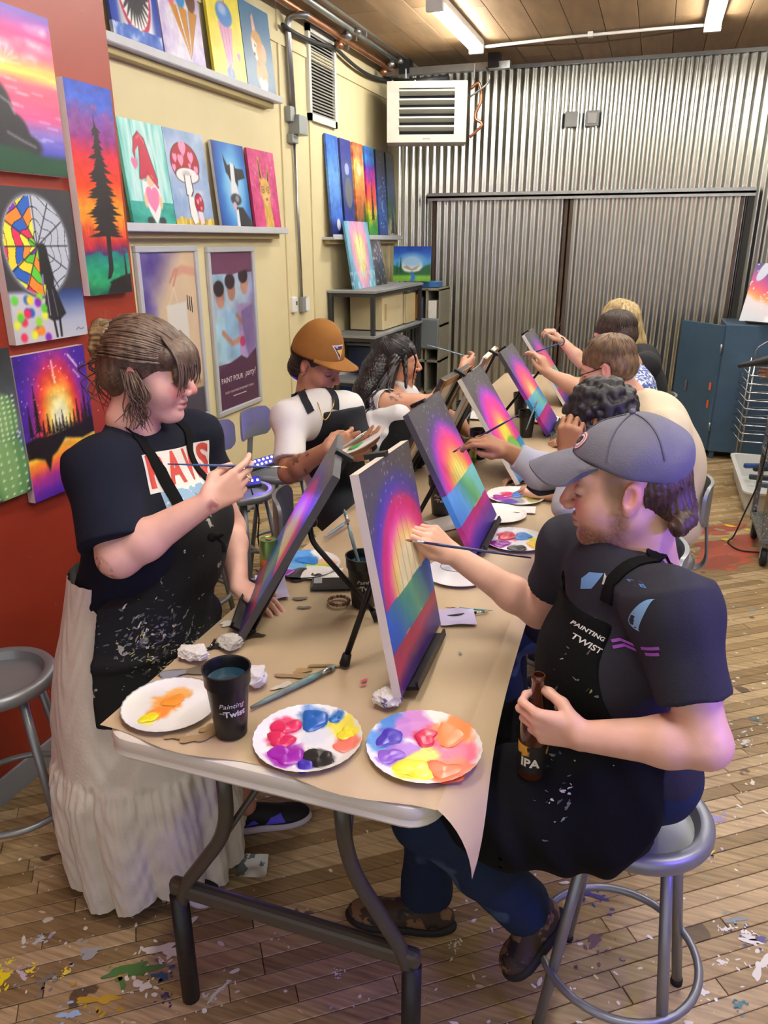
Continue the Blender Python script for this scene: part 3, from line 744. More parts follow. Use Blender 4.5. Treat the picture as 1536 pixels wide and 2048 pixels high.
t = empty('thermostat', (XL, 5.58, 1.4), 'small white thermostat on the cream wall beside the switch box', 'thermostat')
MB().bbox((XL + .018, 5.57, 1.42), (.018, 0, 0), (0, .045, 0), (0, 0, .06), .012).build('body', white_metal, t); MB().box((XL + .036, 5.575, 1.415), (XL + .038, 5.6, 1.445)).build('display', mat('lcd', '#5c655c', .3), t)
MB().tube([(XL + .004, 5.56, 1.48), (XL + .004, 5.54, 2.1)], .003, 5).build('wire', mat('wire_tan', '#c9b67c', .6), t)
# two plates on the back wall
for x, lab, cr in ((-.93, 'left grey steel plate on the corrugated back wall', 0), (-.73, 'right ribbed grey steel plate on the corrugated back wall', 1)):
    e = empty('junction_plate', (x, YB - .02, 2.95), lab, 'junction box', 'steel plates on the corrugated wall')
    MB().bbox((x, YB - .022, 3.0), (.062, 0, 0), (0, .012, 0), (0, 0, .068), .008).build('cover', mat('plate_steel', '#a4a8a6', .5, metal=.1), e)
    if cr: MB().bbox((x, YB - .038, 3.0), (.045, 0, 0), (0, .008, 0), (0, 0, .05), .02).build('raised_cover', mat('plate_steel2', '#c0c1be', .45, metal=.1), e)
# ================================================================== PAINTED CANVASES
def HX(c): return np.array([int(c[i:i + 2], 16) / 255 for i in (1, 3, 5)])
class Pic:
    """a picture on a grid: U right, V up, both 0..1 (V scaled by aspect in distance tests)"""
    def __init__(s, U, V, asp, base='#ffffff', seed=0):
        s.U, s.V, s.a, s.seed = U, V, asp, seed; s.c = np.tile(HX(base), (len(U), 1))
    def blend(s, m, col):
        col = HX(col) if isinstance(col, str) else col; m = np.clip(m, 0, 1)[:, None]; s.c = s.c * (1 - m) + col * m; return s
    def ramp(s, t, stops, m=None):
        xs = [a for a, _ in stops]; cs = np.array([HX(b) for _, b in stops]); col = np.stack([np.interp(t, xs, cs[:, i]) for i in range(3)], 1)
        return s.blend(np.ones(len(t)) if m is None else m, col)
    def n(s, f, seed=0, oc=4, fy=None): return vnoise(s.U * f + 5, s.V * s.a * (fy or f) + 5, s.seed * 7 + seed, oc)
    @staticmethod
    def ss(d, w): return np.clip(.5 - d / w, 0, 1)
    def ell(s, cx, cy, rx, ry, col, soft=.02, rot=0., al=1.):
        x = s.U - cx; y = (s.V - cy) * s.a; c, q = math.cos(rot), math.sin(rot); X = (x * c + y * q) / rx; Y = (-x * q + y * c) / (ry * s.a)
        d = (np.sqrt(X * X + Y * Y) - 1) * min(rx, ry * s.a); return s.blend(s.ss(d, soft) * al, col)
    def _dist(s, pts, closed):
        d = np.full(len(s.U), 9.); ins = np.zeros(len(s.U), bool); a, b = s.U, s.V * s.a; P = [(x, y * s.a) for x, y in pts]
        for (x0, y0), (x1, y1) in zip(P, P[1:] + ([P[0]] if closed else [])):
            ex, ey = x1 - x0, y1 - y0; t = np.clip(((a - x0) * ex + (b - y0) * ey) / (ex * ex + ey * ey + 1e-12), 0, 1)
            d = np.minimum(d, np.hypot(a - x0 - ex * t, b - y0 - ey * t))
            if closed and abs(y1 - y0) > 1e-9: ins ^= (b >= min(y0, y1)) & (b < max(y0, y1)) & (a < x0 + (b - y0) * (x1 - x0) / (y1 - y0))
        return np.where(ins, -d, d) if closed else d
    def poly(s, pts, col, soft=.02, al=1.): return s.blend(s.ss(s._dist(pts, True), soft) * al, col)
    def line(s, pts, w, col, soft=.012, al=1.): return s.blend(s.ss(s._dist(pts, False) - w / 2, soft) * al, col)
    def heart(s, cx, cy, r, col, soft=.015):
        x = (s.U - cx) / r; y = (s.V - cy) * s.a / r; d = (x * x + (y - .62 * np.sqrt(np.abs(x))) ** 2 - .8) * r * .5; return s.blend(s.ss(d, soft), col)
    def dots(s, n, col, r, box=(0, 1, 0, 1), seed=0, al=1.):
        q = np.random.RandomState(seed)
        for _ in range(n): s.ell(q.uniform(box[0], box[1]), q.uniform(box[2], box[3]), r * q.uniform(.5, 1.3), r * q.uniform(.5, 1.3) / s.a, col, .01, 0, al)
        return s
    def pine(s, x, y0, y1, w, col, seed=0):
        q = np.random.RandomState(seed); s.line([(x, y0), (x, y1)], w * .12, col); h = y1 - y0; pts = [(x, y1)]; L = []; Rr = []
        k = 11
        for i in range(1, k + 1):
            yy = y1 - h * .88 * i / k; ww = w * .5 * i / k * q.uniform(.75, 1.2); Rr += [(x + ww, yy - h * .02), (x + ww * .35, yy + h * .015)]; ww = w * .5 * i / k * q.uniform(.75, 1.2); L += [(x - ww, yy - h * .02), (x - ww * .35, yy + h * .015)]
        return s.poly(pts + Rr + L[::-1], col, .01)
    def strokes(s, amt=.06, f=9, fy=3, seed=3): s.c = np.clip(s.c * (1 + amt * (s.n(f, seed, 3, fy)[:, None] - .5) * 2), 0, 1); return s
PAINTM = vcol_mat('acrylic_paint', .38, bump=.1, bscale=260)
EDGEW = mat('raw_canvas', '#dedbd2', .8, bump=.1, bscale=300); BACKW = mat('canvas_back', '#cfc6b2', .9); PINE = mat('stretcher_wood', '#a8794a', .7, var=.15, scale=12)
def canvas(name, o, r, u, w, h, th, fn, label, cat='painting', group=None, res=90, edge=None, seed=1, bars=False, parent=None):
    """canvas whose painted face has bottom-left corner o, right vector r, up vector u; th = thickness behind the face"""
    o, r, u = V3(o), nrm(r), nrm(u); n = np.cross(r, u); ny = res; nx = max(6, int(res * w / h))
    gu, gv = np.meshgrid(np.linspace(0, 1, nx), np.linspace(0, 1, ny)); U, Vv = gu.ravel(), gv.ravel()
    P = o + U[:, None] * w * r + Vv[:, None] * h * u
    pic = Pic(U, Vv, h / w, seed=seed); fn(pic); rgb = np.clip(pic.c, 0, 1)
    i, j = np.meshgrid(np.arange(ny - 1), np.arange(nx - 1), indexing='ij'); k = (i * nx + j).ravel(); Q = np.stack([k, k + 1, k + nx + 1, k + nx], 1)
    c8 = [o, o + r * w, o + r * w + u * h, o + u * h]; b8 = [p - n * th for p in c8]
    ec = HX(edge) if isinstance(edge, str) else None
    # the sides: strips that carry on the face's colour when the painter ran over the edge
    V2 = [P]; Q2 = [Q]; C2 = [rgb]; base = len(P); mi = [0] * len(Q)
    for idx in (np.arange(nx), np.arange(nx) + (ny - 1) * nx, np.arange(ny) * nx, np.arange(ny) * nx + nx - 1):
        A = P[idx]; B = A - n * th; m = len(idx); V2 += [A, B]
        cc = rgb[idx] * .95 if edge is None else np.tile(ec, (m, 1)); C2 += [cc, cc]
        t = np.arange(m - 1); Q2.append(np.stack([base + t, base + t + 1, base + m + t + 1, base + m + t], 1)); base += 2 * m; mi += [0] * (m - 1)
    V2.append(np.array(b8)); Q2.append(np.array([[base, base + 3, base + 2, base + 1]])); C2.append(np.tile(HX('#cfc6b2'), (4, 1))); mi.append(1)
    me = raw_mesh(name, np.concatenate(V2), np.concatenate(Q2), False); me.polygons.foreach_set('material_index', mi)
    paint(me, np.concatenate(C2))
    for m_ in (PAINTM, BACKW): me.materials.append(m_)
    if not bars:
        ob = link(name, me, parent)
        return tag(ob, label, cat, group)
    root = empty(name, o, label, cat, group); link('painted_cloth', me, root)
    d = n * (th + .001)
    for a, b, wv in ((c8[0], c8[1], u), (c8[3], c8[2], -u), (c8[0], c8[3], r), (c8[1], c8[2], -r)):
        MB().obox((a + b) / 2 + wv * .02 - d + n * .006, (b - a) / 2, wv * .019, n * .007).build('stretcher_bar', PINE, root)
    return root
def pairs(pts): return list(zip(pts[::2], pts[1::2]))

# ---- what is painted
def pic_harp(arch, bands, strings=None, cx=.5, top='#4b4a50', stars=40, hz=.39, sc=1., speck='#d8d4dc'):
    def fn(p):
        d = np.hypot((p.U - cx) * 1.0, (p.V - hz) * p.a * 1.0) * sc + .03 * (p.n(5, 1) - .5)
        p.ramp(d, arch + [(arch[-1][0] + .1, top)])
        p.strokes(.05, 9, 9, 2)
        if stars: p.dots(stars, speck, .005, (.02, .98, .72, .99), 4)
        if strings:
            x0, x1, n, col, vt = strings
            for i in range(n):
                x = x0 + (x1 - x0) * i / (n - 1); p.line([(x, hz), (x - .02, vt - .18 * abs(i / (n - 1) - .6))], .005, col, .008, .85)
        for v0, v1, stops in bands:
            m = ((p.V >= v0 + .015 * (p.n(6, 9) - .5)) & (p.V < v1 + .015 * (p.n(5, 8) - .5))).astype(float)
            w_ = (p.V - v0) / (v1 - v0) if v0 > 0 else p.V / v1; p.ramp(np.clip((p.n(3.5, int(v0 * 90) + 3, 4, 2.2) - .5) * .35 + (p.U * .85 + .15 * w_ if v0 > 0 else 1 - w_ + .25 * (p.U - .5)), 0, 1), stops, m)
        p.strokes(.06, 16, 10, 5)
    return fn
ARCH1 = [(0, '#f0e4c2'), (.2, '#f3e9c4'), (.28, '#f2d074'), (.335, '#ef9a84'), (.39, '#e64a94'), (.45, '#d01f74'), (.50, '#c02a6c'), (.54, '#6a3aa0'), (.60, '#3f3a92')]
ARCH2 = [(0, '#fbf3a0'), (.17, '#f6e56e'), (.25, '#f6b45c'), (.32, '#f07a6c'), (.40, '#ee4a86'), (.47, '#d33aa8'), (.53, '#8a3fae'), (.58, '#4f4478')]
ARCH3 = [(0, '#f5ec62'), (.13, '#f4e552'), (.2, '#f39a7c'), (.3, '#ee5f8e'), (.40, '#e22fa0'), (.47, '#cf34c0'), (.53, '#8a4ab8')]
ARCH4 = [(0, '#f5e7c0'), (.16, '#f3c58a'), (.24, '#ee8a72'), (.36, '#e8608a'), (.46, '#dc3f9c'), (.54, '#9a45b4'), (.62, '#5a4a90')]
SEA1 = [(0, '#1450b4'), (.25, '#1c64c8'), (.42, '#2f8f9c'), (.55, '#5fa88c'), (.68, '#3f7f86'), (.85, '#1a5fd0'), (1, '#1558c4')]
RED1 = [(0, '#a32a52'), (.3, '#b83458'), (.55, '#6a2f70'), (.8, '#4a2a7c'), (1, '#3d2670')]
SEA2 = [(0, '#3f86d8'), (.3, '#5aa6e6'), (.48, '#55b8b4'), (.6, '#68bf7c'), (.75, '#6fc4cc'), (1, '#6fc0d8')]
RED2 = [(0, '#b01f7c'), (.25, '#c02a8c'), (.5, '#7a2c9c'), (.75, '#4f2a96'), (1, '#3d2a8c')]
def pic_sunset(p):
    p.ramp(p.V, [(0, '#1f3f2a'), (.1, '#27463a'), (.14, '#4a4fae'), (.26, '#8f78c8'), (.36, '#e05a8c'), (.55, '#f06a80'), (.62, '#e9e06a'), (.66, '#f6c06a'), (.74, '#f4708a'), (.85, '#e6498c'), (.93, '#a04fae'), (1, '#6a55b0')])
    p.strokes(.12, 4, 30, 4)
    for q in range(6):
        x, y = (.15, .82, .5, .95, .3, .75)[q], (.84, .8, .76, .9, .72, .72)[q]; m = (p.n(9, q) - .35) * 2.2; p.blend(np.clip(m, 0, 1) * np.clip(1 - np.hypot((p.U - x) / .26, (p.V - y) / .05), 0, 1), '#fbe4ee')
    for a in np.linspace(.1, PI - .1, 9): p.line([(.5, .66), (.5 + .16 * math.cos(a), .66 + .1 * math.sin(a))], .006, '#fdf3c8', .02, .7)
    q = np.random.RandomState(2)
    for _ in range(40): y = q.uniform(.15, .58); x = q.uniform(.0, 1); p.line([(x, y), (x + .1, y - .004)], .008, '#f8c8da' if y > .35 else '#c9c8f2', .02, .7)
    p.ell(.4, .34, .13, .2, '#2c2a30', .03); p.ell(.5, .22, .16, .15, '#2c2a30', .03, .3); p.ell(.6, .17, .16, .08, '#2f2d33', .03); p.poly([(0, .0), (0, .14), (.3, .16), (.6, .15), (.8, .1), (1, .1), (1, 0)], '#1e4a34', .04)
    p.line([(.42, .45), (.5, .42), (.54, .36)], .012, '#8c8790', .02); p.line([(.45, .24), (.58, .2), (.7, .17)], .014, '#7d7a84', .02)
def pic_tree(p):
    p.ramp(p.V + .08 * (p.n(6, 1) - .5), [(0, '#175c48'), (.06, '#2a9a62'), (.14, '#1f8f6c'), (.2, '#1d7a78'), (.215, '#5f2a6a'), (.25, '#b0263a'), (.36, '#f08a2a'), (.42, '#f4a22e'), (.55, '#e8431e'), (.68, '#c9263f'), (.76, '#8a2a7c'), (.86, '#6a45a0'), (.92, '#3458c0'), (1, '#2345b0')])
    p.blend(np.clip((p.n(7, 3) - .45) * 2.5, 0, 1) * (p.V > .76) * (p.V < .92), '#8f4f8c')
    for i in range(14): x = (i + .5) / 14; p.line([(x, .22), (x, .34 + .06 * math.sin(i * 3.1))], .02, '#c22c30', .03, .6)
    p.strokes(.16, 9, 12, 4)
    D = '#2b2629'; p.poly([(.52, .08), (.6, .12), (.62, .3), (.58, .55), (.545, .86), (.53, .86), (.5, .55), (.52, .3), (.5, .14), (.44, .075)], D, .01)
    q = np.random.RandomState(5)
    for i in range(34):
        y = .82 - i * .0155; L = .05 + .012 * i + q.uniform(-.03, .06)
        for sd in (-1, 1):
            l = min(L, .38) * q.uniform(.55, 1.1); p.poly([(.55, y + .012), (.55 + sd * l * .6, y - .004), (.55 + sd * l, y - .02), (.55 + sd * l * .55, y - .022), (.55, y - .016)], D, .012)
    p.poly([(.4, .0), (.55, .07), (.8, .09), (1, .1), (1, 0)], '#232022', .03); p.poly([(.86, .05), (.9, .24), (.94, .05)], D, .02); p.line([(.5, .06), (.95, .045)], .03, '#222222', .02)
def pic_fire(p):
    d = np.hypot((p.U - .52) * 1.15, (p.V - .53) * p.a * .62); d = d + .07 * (p.n(6, 2) - .5)
    p.ramp(d, [(0, '#fdfbe6'), (.12, '#fbf2b0'), (.2, '#f8b74a'), (.28, '#ee5a34'), (.36, '#c72f5a'), (.44, '#7a2a96'), (.56, '#45259a'), (.7, '#3a2088')])
    m = (p.V < .36).astype(float); p.ramp(p.V + .05 * (p.n(3, 7, 3, 14) - .5) + .12 * np.abs(p.U - .55), [(0, '#3d1f9a'), (.1, '#6a2aa6'), (.2, '#c23a8a'), (.28, '#ee7a2e'), (.36, '#f3c23c')], m)
    p.strokes(.14, 12, 12, 6)
    D = '#1a1614'; p.poly([(0, .42), (.15, .44), (.3, .43), (.6, .44), (.8, .45), (1, .47), (1, .36), (.8, .34), (.55, .38), (.4, .3), (.33, .28), (.27, .18), (.22, .27), (.1, .3), (0, .3)], D, .03)
    for i, (x, h) in enumerate(((.2, .36), (.1, .22), (.27, .1), (.34, .14), (.4, .09), (.45, .12), (.5, .09), (.55, .14), (.6, .08), (.66, .1), (.72, .12), (.78, .19), (.85, .15), (.9, .26), (.96, .18))): p.pine(x, .42, .44 + h, .07 + .12 * h, D, i)
    p.dots(46, '#f4e6f2', .006, (.03, .97, .6, .98), 8); p.line([(.5, .93), (.51, .78)], .015, '#fff6d8', .03)
    p.line([(.75, .95), (.86, .86)], .016, '#fbf5fb', .02); p.line([(.8, .84), (.88, .78)], .01, '#fbf5fb', .02)
def pic_girl(p):
    p.blend(np.ones(len(p.U)), '#3d3c40')
    m = (p.V < .34).astype(float); p.ramp(p.V, [(0, '#b9bcc6'), (.12, '#a7aec0'), (.2, '#7c89aa'), (.28, '#3f5488'), (.34, '#2b3b66')], m)
    p.poly([(0, 0), (0, .34), (.5, .33), (.55, .14), (.62, .0)], '#c4c2ca', .05)
    p.ell(.46, .63, .45, .345, '#5c5c62', .02); p.ell(.46, .63, .42, .325, '#b9c0ca', .015)
    x, y = p.U - .46, (p.V - .63) * p.a; r = np.hypot(x / .42, y / (.325 * p.a)); a = np.arctan2(y, x)
    pal = np.array([HX(c) for c in ('#e4e84a', '#5fc83c', '#2f62b8', '#8a2fb0', '#e0365c', '#f08a34', '#8fd83c', '#f2d83a')])
    sec = np.floor((a + PI) / (PI / 6)).astype(int); ring = np.floor(r * 4.2 + .25 * np.cos((a + PI) * 6)).astype(int)
    col = pal[(sec * 3 + ring * 5 + (sec * ring) % 3) % 8]; m = ((r < .98) & (x < -.02 + .1 * (p.V < .6))).astype(float); p.blend(m, col)
    for k in range(12):
        t = -PI + k * PI / 6; p.line([(.46, .63), (.46 + .42 * math.cos(t), .63 + .325 * math.sin(t))], .011, '#26262a', .012)
    w = np.abs((r * 4.2 + .25 * np.cos((a + PI) * 6)) % 1 - .5); p.blend((w > .455) * (r < 1), '#2c2c30'); p.blend((np.abs(r - 1) < .018).astype(float), '#8c9098')
    D = '#29282b'; p.ell(.52, .6, .055, .05, D); p.poly([(.47, .6), (.57, .6), (.62, .42), (.6, .36), (.5, .36), (.44, .45)], D); p.poly([(.5, .38), (.6, .38), (.72, .17), (.62, .13), (.52, .13), (.42, .17)], D)
    p.line([(.54, .14), (.555, .02)], .03, D); p.line([(.62, .14), (.615, .02)], .03, D); p.line([(.5, .34), (.5, .17)], .008, '#b8a8cc'); p.line([(.57, .34), (.6, .16)], .006, '#8d8aa0'); p.line([(.47, .44), (.46, .38)], .02, '#9a86c4')
    q = np.random.RandomState(4)
    for i in range(22): p.ell(q.uniform(.05, .44), q.uniform(.02, .3), .042, .03, pal[i % 8], .03)
    p.line([(.84, .045), (.87, .06), (.9, .045), (.95, .05)], .008, '#55555c', .01)
def pic_cactus(p):
    p.ramp(p.V, [(0, '#3a4a3c'), (.3, '#3e6a8c'), (.5, '#58606e'), (1, '#2c2e30')]); p.strokes(.15, 8, 5)
    for cx, cy, rx, ry in ((.8, .2, .2, .26), (.84, .55, .13, .16), (.4, .3, .2, .3)):
        p.ell(cx, cy, rx, ry, '#5f8f58', .02); p.ell(cx - .03, cy, rx * .6, ry * .9, '#7da66a', .06)
        for k in range(-2, 3):
            for j in range(9): p.ell(cx + k * rx * .42, cy - ry * .9 + j * ry * .22, .012, .007, '#f0f4e4', .01)
    p.line([(.5, .45), (.6, .85)], .1, '#49a08c', .04)
def pic_jaw(p):
    p.ramp(p.U, [(0, '#2a44a0'), (.12, '#3552b8'), (.2, '#b9bcc4'), (.4, '#e4e4e8'), (.8, '#e8e8ec'), (.9, '#3450b0'), (1, '#2c46a4')])
    p.ell(.52, .52, .36, .42, '#e6e6ea', .03); p.ell(.52, .5, .335, .4, '#b8405c', .02); p.ell(.52, .53, .29, .35, '#48474c', .015)
    for i in range(26):
        t = 2 * PI * i / 26; x, y = .52 + .3 * math.cos(t), .52 + .36 * math.sin(t); L = .62 if math.sin(t) < -.3 else .8; nx, ny = .52 + .3 * L * math.cos(t), .52 + .36 * L * math.sin(t); tx, ty = -math.sin(t) * .033, math.cos(t) * .028
        p.poly([(x + tx, y + ty), (x - tx, y - ty), (nx, ny)], '#f4f3f0', .015)
    m = (p.V < .14 + .06 * p.n(7, 2)).astype(float); p.ramp(p.n(5, 4), [(.2, '#2f52b4'), (.5, '#5a80d0'), (.75, '#eef0f6')], m)
def pic_cones(p):
    p.ramp(p.n(4, 1), [(.2, '#b9a8dc'), (.45, '#dcd2ee'), (.6, '#eee6f4'), (.8, '#9ec0e6')]); p.strokes(.06, 8, 8)
    for x0, x1, b, sc in ((.24, .42, (.62, .1), '#e6657e'), (.46, .66, (.64, .08), '#3f8fd0'), (.72, .92, (.66, .12), '#6e4a38')):
        p.poly([(x0, .6), (x1, .56), b], '#c98a34', .02); p.line([(x1, .56), b], .012, '#9a6a2a', .01)
        p.ell((x0 + x1) / 2 - .02, .68, (x1 - x0) * .62, .12, sc, .03); p.ell((x0 + x1) / 2 - .06, .74, .05, .04, '#f4e6e0', .05)
    p.ell(.53, .83, .1, .08, '#f2e04a', .04)
def pic_shake(p):
    p.ramp(p.n(3, 1), [(.2, '#efdc3c'), (.7, '#f4e65e')]); p.strokes(.05, 6, 9)
    p.poly([(.28, .62), (.7, .6), (.6, .18), (.44, .16)], '#dba0c0', .02); p.ell(.5, .72, .24, .13, '#4f86cc', .03); p.ell(.46, .77, .12, .06, '#a9c8ec', .06); p.ell(.5, .09, .12, .08, '#5d86c4', .03); p.line([(.52, .18), (.52, .1)], .05, '#c48ab0')
    for x in (.36, .46, .56): p.line([(x, .58), (x + .05, .24)], .012, '#b4789c', .012); 
    p.line([(.55, .82), (.5, 1)], .03, '#d04a6a'); p.heart(.82, .3, .06, '#e487b4')
def pic_corgi(p):
    p.ramp(p.n(3, 1), [(.2, '#3f6d92'), (.7, '#4a7aa0')])
    p.poly([(.36, .6), (.36, .86), (.42, .9), (.52, .6)], '#e6b49c', .02); p.ell(.47, .56, .2, .16, '#c99452', .03); p.poly([(.3, .62), (.5, .56), (.56, .4), (.4, .36), (.3, .5)], '#f2ece2', .03); p.ell(.6, .48, .17, .13, '#cf9c58', .03); p.ell(.68, .5, .09, .09, '#e2a98c', .03)
    p.ell(.56, .22, .2, .2, '#c9924e', .03); p.poly([(.42, .16), (.5, .2), (.58, .16), (.66, .2), (.72, .14), (.68, .03), (.46, .03)], '#f4efe6', .02); p.ell(.4, .54, .022, .02, '#2c2420', .01); p.ell(.36, .44, .03, .02, '#2c2420', .01); p.line([(.36, .4), (.5, .33)], .012, '#4a342a')
def pic_gnome(p):
    p.ramp(p.n(9, 1, 3, 1.2), [(.2, '#5fc0b4'), (.45, '#a8e4dc'), (.6, '#d4f2ee'), (.8, '#6ec8be')]); m = (p.V < .24).astype(float); p.ramp(p.n(4, 3, 3, 9), [(.2, '#1f8f84'), (.6, '#3fb0a0'), (.8, '#2a9a8e')], m)
    D = '#3c1c26'; hat = [(.3, .45), (.36, .6), (.4, .78), (.3, .72), (.27, .62), (.25, .7), (.3, .83), (.42, .9), (.52, .84), (.6, .66), (.7, .46), (.68, .4), (.5, .47)]
    p.poly([(a + (.012 if a > .45 else -.012), b + .006) for a, b in hat], D, .02); p.poly(hat, '#c02c48', .015); p.line([(.37, .84), (.45, .87), (.52, .8)], .02, '#e06a80', .03)
    p.poly([(.34, .44), (.68, .42), (.74, .3), (.66, .14), (.54, .03), (.42, .14), (.32, .3)], '#f4f2f0', .02); p.ell(.53, .445, .085, .06, '#e9c4a0', .02); p.line([(.33, .46), (.5, .52), (.69, .39)], .035, '#b02a44', .02)
    p.heart(.53, .235, .17, '#e884b0'); p.ell(.36, .25, .04, .07, '#ecc8a4', .02); p.ell(.7, .24, .04, .07, '#ecc8a4', .02); p.heart(.24, .58, .075, '#e07aa4'); p.ell(.4, .055, .08, .04, '#3a3a3e', .02); p.ell(.68, .055, .08, .04, '#3a3a3e', .02); p.poly([(.44, .12), (.64, .12), (.54, .015)], '#f2f0ee', .02)
def pic_mush(p):
    p.ramp(p.n(4, 1), [(.2, '#7f9cc8'), (.5, '#9db4d6'), (.8, '#c4d2e6')]); p.ell(.42, .66, .42, .26, '#b9cbe4', .1, 0, .6)
    m = (p.V < .07 + .05 * p.n(14, 2)).astype(float); p.ramp(p.n(20, 3, 2, 6), [(.2, '#a98a2e'), (.5, '#dcc25a'), (.8, '#f0e08a')], m)
    D = '#33181c'; p.ell(.44, .67, .36, .215, D, .015); p.ell(.44, .672, .345, .205, '#a8222e', .012); p.poly([(.05, .52), (.85, .52), (.85, .4), (.05, .4)], '#9db4d6', .03)
    p.ell(.46, .545, .3, .085, D, .015); p.ell(.46, .545, .285, .078, '#f2efec', .012); p.ell(.44, .555, .1, .04, '#c9c2c0', .04)
    p.poly([(.36, .55), (.54, .55), (.56, .38), (.46, .3), (.36, .34)], D, .012); p.poly([(.38, .55), (.52, .55), (.54, .39), (.46, .32), (.38, .35)], '#f4f2f0', .012); p.poly([(.4, .34), (.54, .32), (.58, .06), (.46, .03), (.4, .12)], '#f4f2f0', .012); p.line([(.4, .34), (.39, .14), (.46, .035)], .012, D); 
    for x, y, r in ((.2, .7, .06), (.42, .8, .1), (.34, .68, .08), (.6, .72, .08), (.7, .6, .06), (.15, .6, .05), (.55, .64, .04)): p.heart(x, y, r, '#ee9cc4')
    p.ell(.66, .26, .12, .11, D, .015); p.ell(.66, .262, .11, .105, '#a8222e', .012); p.heart(.63, .27, .04, '#ee9cc4'); p.heart(.71, .3, .035, '#ee9cc4'); p.heart(.7, .2, .03, '#ee9cc4'); p.poly([(.6, .18), (.72, .17), (.74, .05), (.64, .03)], '#f0d4e0', .015)
def pic_cow(p):
    d = np.hypot((p.U - .55), (p.V - .5) * .8 * p.a * .7); p.ramp(d + .08 * (p.n(5, 1) - .5), [(0, '#c4e2f4'), (.25, '#6fb4e4'), (.42, '#2f6fc0'), (.6, '#1c3f8c')])
    D = '#26252a'; p.poly([(.3, .86), (.42, .74), (.44, .6), (.34, .66)], D, .02); p.poly([(.62, .72), (.9, .72), (.94, .62), (.7, .58)], D, .02); p.poly([(.5, .78), (.62, .76), (.6, .56), (.68, .4), (.6, .3), (.42, .34), (.46, .52)], '#eceaf0', .02); p.poly([(.42, .74), (.5, .76), (.47, .55), (.42, .6)], D, .02); p.poly([(.62, .76), (.72, .66), (.68, .5), (.61, .56)], D, .02)
    p.ell(.56, .35, .17, .07, '#3a3a40', .03); p.ell(.6, .36, .06, .04, '#8d8d98', .03); p.ell(.5, .27, .06, .05, '#d9aeb8', .03); p.poly([(.55, .26), (.75, .26), (.98, .1), (1, 0), (.5, 0)], D, .02); p.poly([(.52, .22), (.6, .24), (.6, 0), (.5, 0)], '#ececf0', .02)
def pic_llama(p):
    p.ramp(p.n(4, 1), [(.2, '#c23a74'), (.6, '#d24f88'), (.8, '#dc6a98')])
    q = np.random.RandomState(1); p.dots(26, '#e88fb4', .02, (.05, .95, .05, .95), 3, .7)
    p.poly([(.34, .6), (.33, .92), (.38, .92), (.46, .62)], '#c9a250', .02); p.poly([(.36, .66), (.355, .88), (.38, .86), (.42, .64)], '#3d2a20', .02); p.poly([(.6, .62), (.68, .84), (.72, .8), (.7, .58)], '#c9a250', .02); p.poly([(.63, .62), (.69, .8), (.69, .6)], '#3d2a20', .02)
    p.ell(.53, .5, .19, .16, '#d9b25e', .03); p.poly([(.4, .42), (.66, .42), (.74, .0), (.4, .0)], '#d6ae58', .03); p.ell(.54, .4, .12, .1, '#e0be74', .03)
    for x in (.44, .64): p.ell(x, .51, .075, .045, '#7a4a3c', .01); p.ell(x, .51, .058, .033, '#d9b25e', .01); p.ell(x, .51, .02, .016, '#2a1d18', .01)
    p.ell(.55, .39, .03, .02, '#6a4632', .01); p.strokes(.14, 16, 16, 6)
def pic_mix(stops, f=4, fy=None, seed=1, extra=None, vert=True):
    def fn(p):
        p.ramp(np.clip((p.V if vert else p.U) + .35 * (p.n(f, seed, 4, fy) - .5), 0, 1), stops); p.strokes(.15, 9, 9, seed)
        if extra: extra(p)
    return fn
def ex_tree(x=.5, y0=.05, y1=.8, w=.5, col='#24202a'): return lambda p: p.pine(x, y0, y1, w, col, 3)
def pic_heart(side):
    def fn(p):
        x = (p.U - (1 if side < 0 else 0)); d = np.hypot(x * .55, (p.V - .55 - .25 * np.abs(x) ** .7 + .1) * p.a * .36); d = d + .04 * (p.n(5, 2) - .5)
        p.ramp(d, [(0, '#fbf6d0'), (.18, '#f6efa0'), (.27, '#eeb4cc'), (.36, '#e9a0d0'), (.44, '#8fc4dc'), (.62, '#5fa4c4'), (.9, '#4a8cb0')]); p.strokes(.14, 7, 4, 3)
        p.blend(np.clip((p.n(6, 8) - .45) * 3, 0, 1) * (p.V < .26), '#dff0f6')
    return fn
def pic_vale(p):
    p.ramp(p.V, [(0, '#6fae3a'), (.12, '#86c24a'), (.2, '#4f8a4a'), (.34, '#2f6a44'), (.42, '#4f9fd0'), (.6, '#4f9ae0'), (.8, '#2a5fc4'), (1, '#2247a8')]); p.strokes(.14, 7, 7)
    p.ell(.5, .46, .28, .26, '#e6e9ea', .05); p.ell(.5, .62, .34, .2, '#7fb8e8', .1, 0, .7); p.poly([(.26, .4), (.4, .34), (.5, .3), (.62, .34), (.72, .48), (.6, .42), (.5, .36), (.36, .46)], '#a9a08c', .03)
    p.poly([(0, .45), (.16, .4), (.3, .28), (.5, .25), (.7, .3), (.85, .45), (1, .5), (1, .2), (0, .18)], '#2f6440', .05); p.pine(.2, .2, .68, .12, '#24503a', 2); p.pine(.1, .2, .55, .1, '#24503a', 3); p.poly([(.47, .28), (.53, .28), (.6, .1), (.56, 0), (.44, 0), (.5, .12)], '#3a78dc', .03)
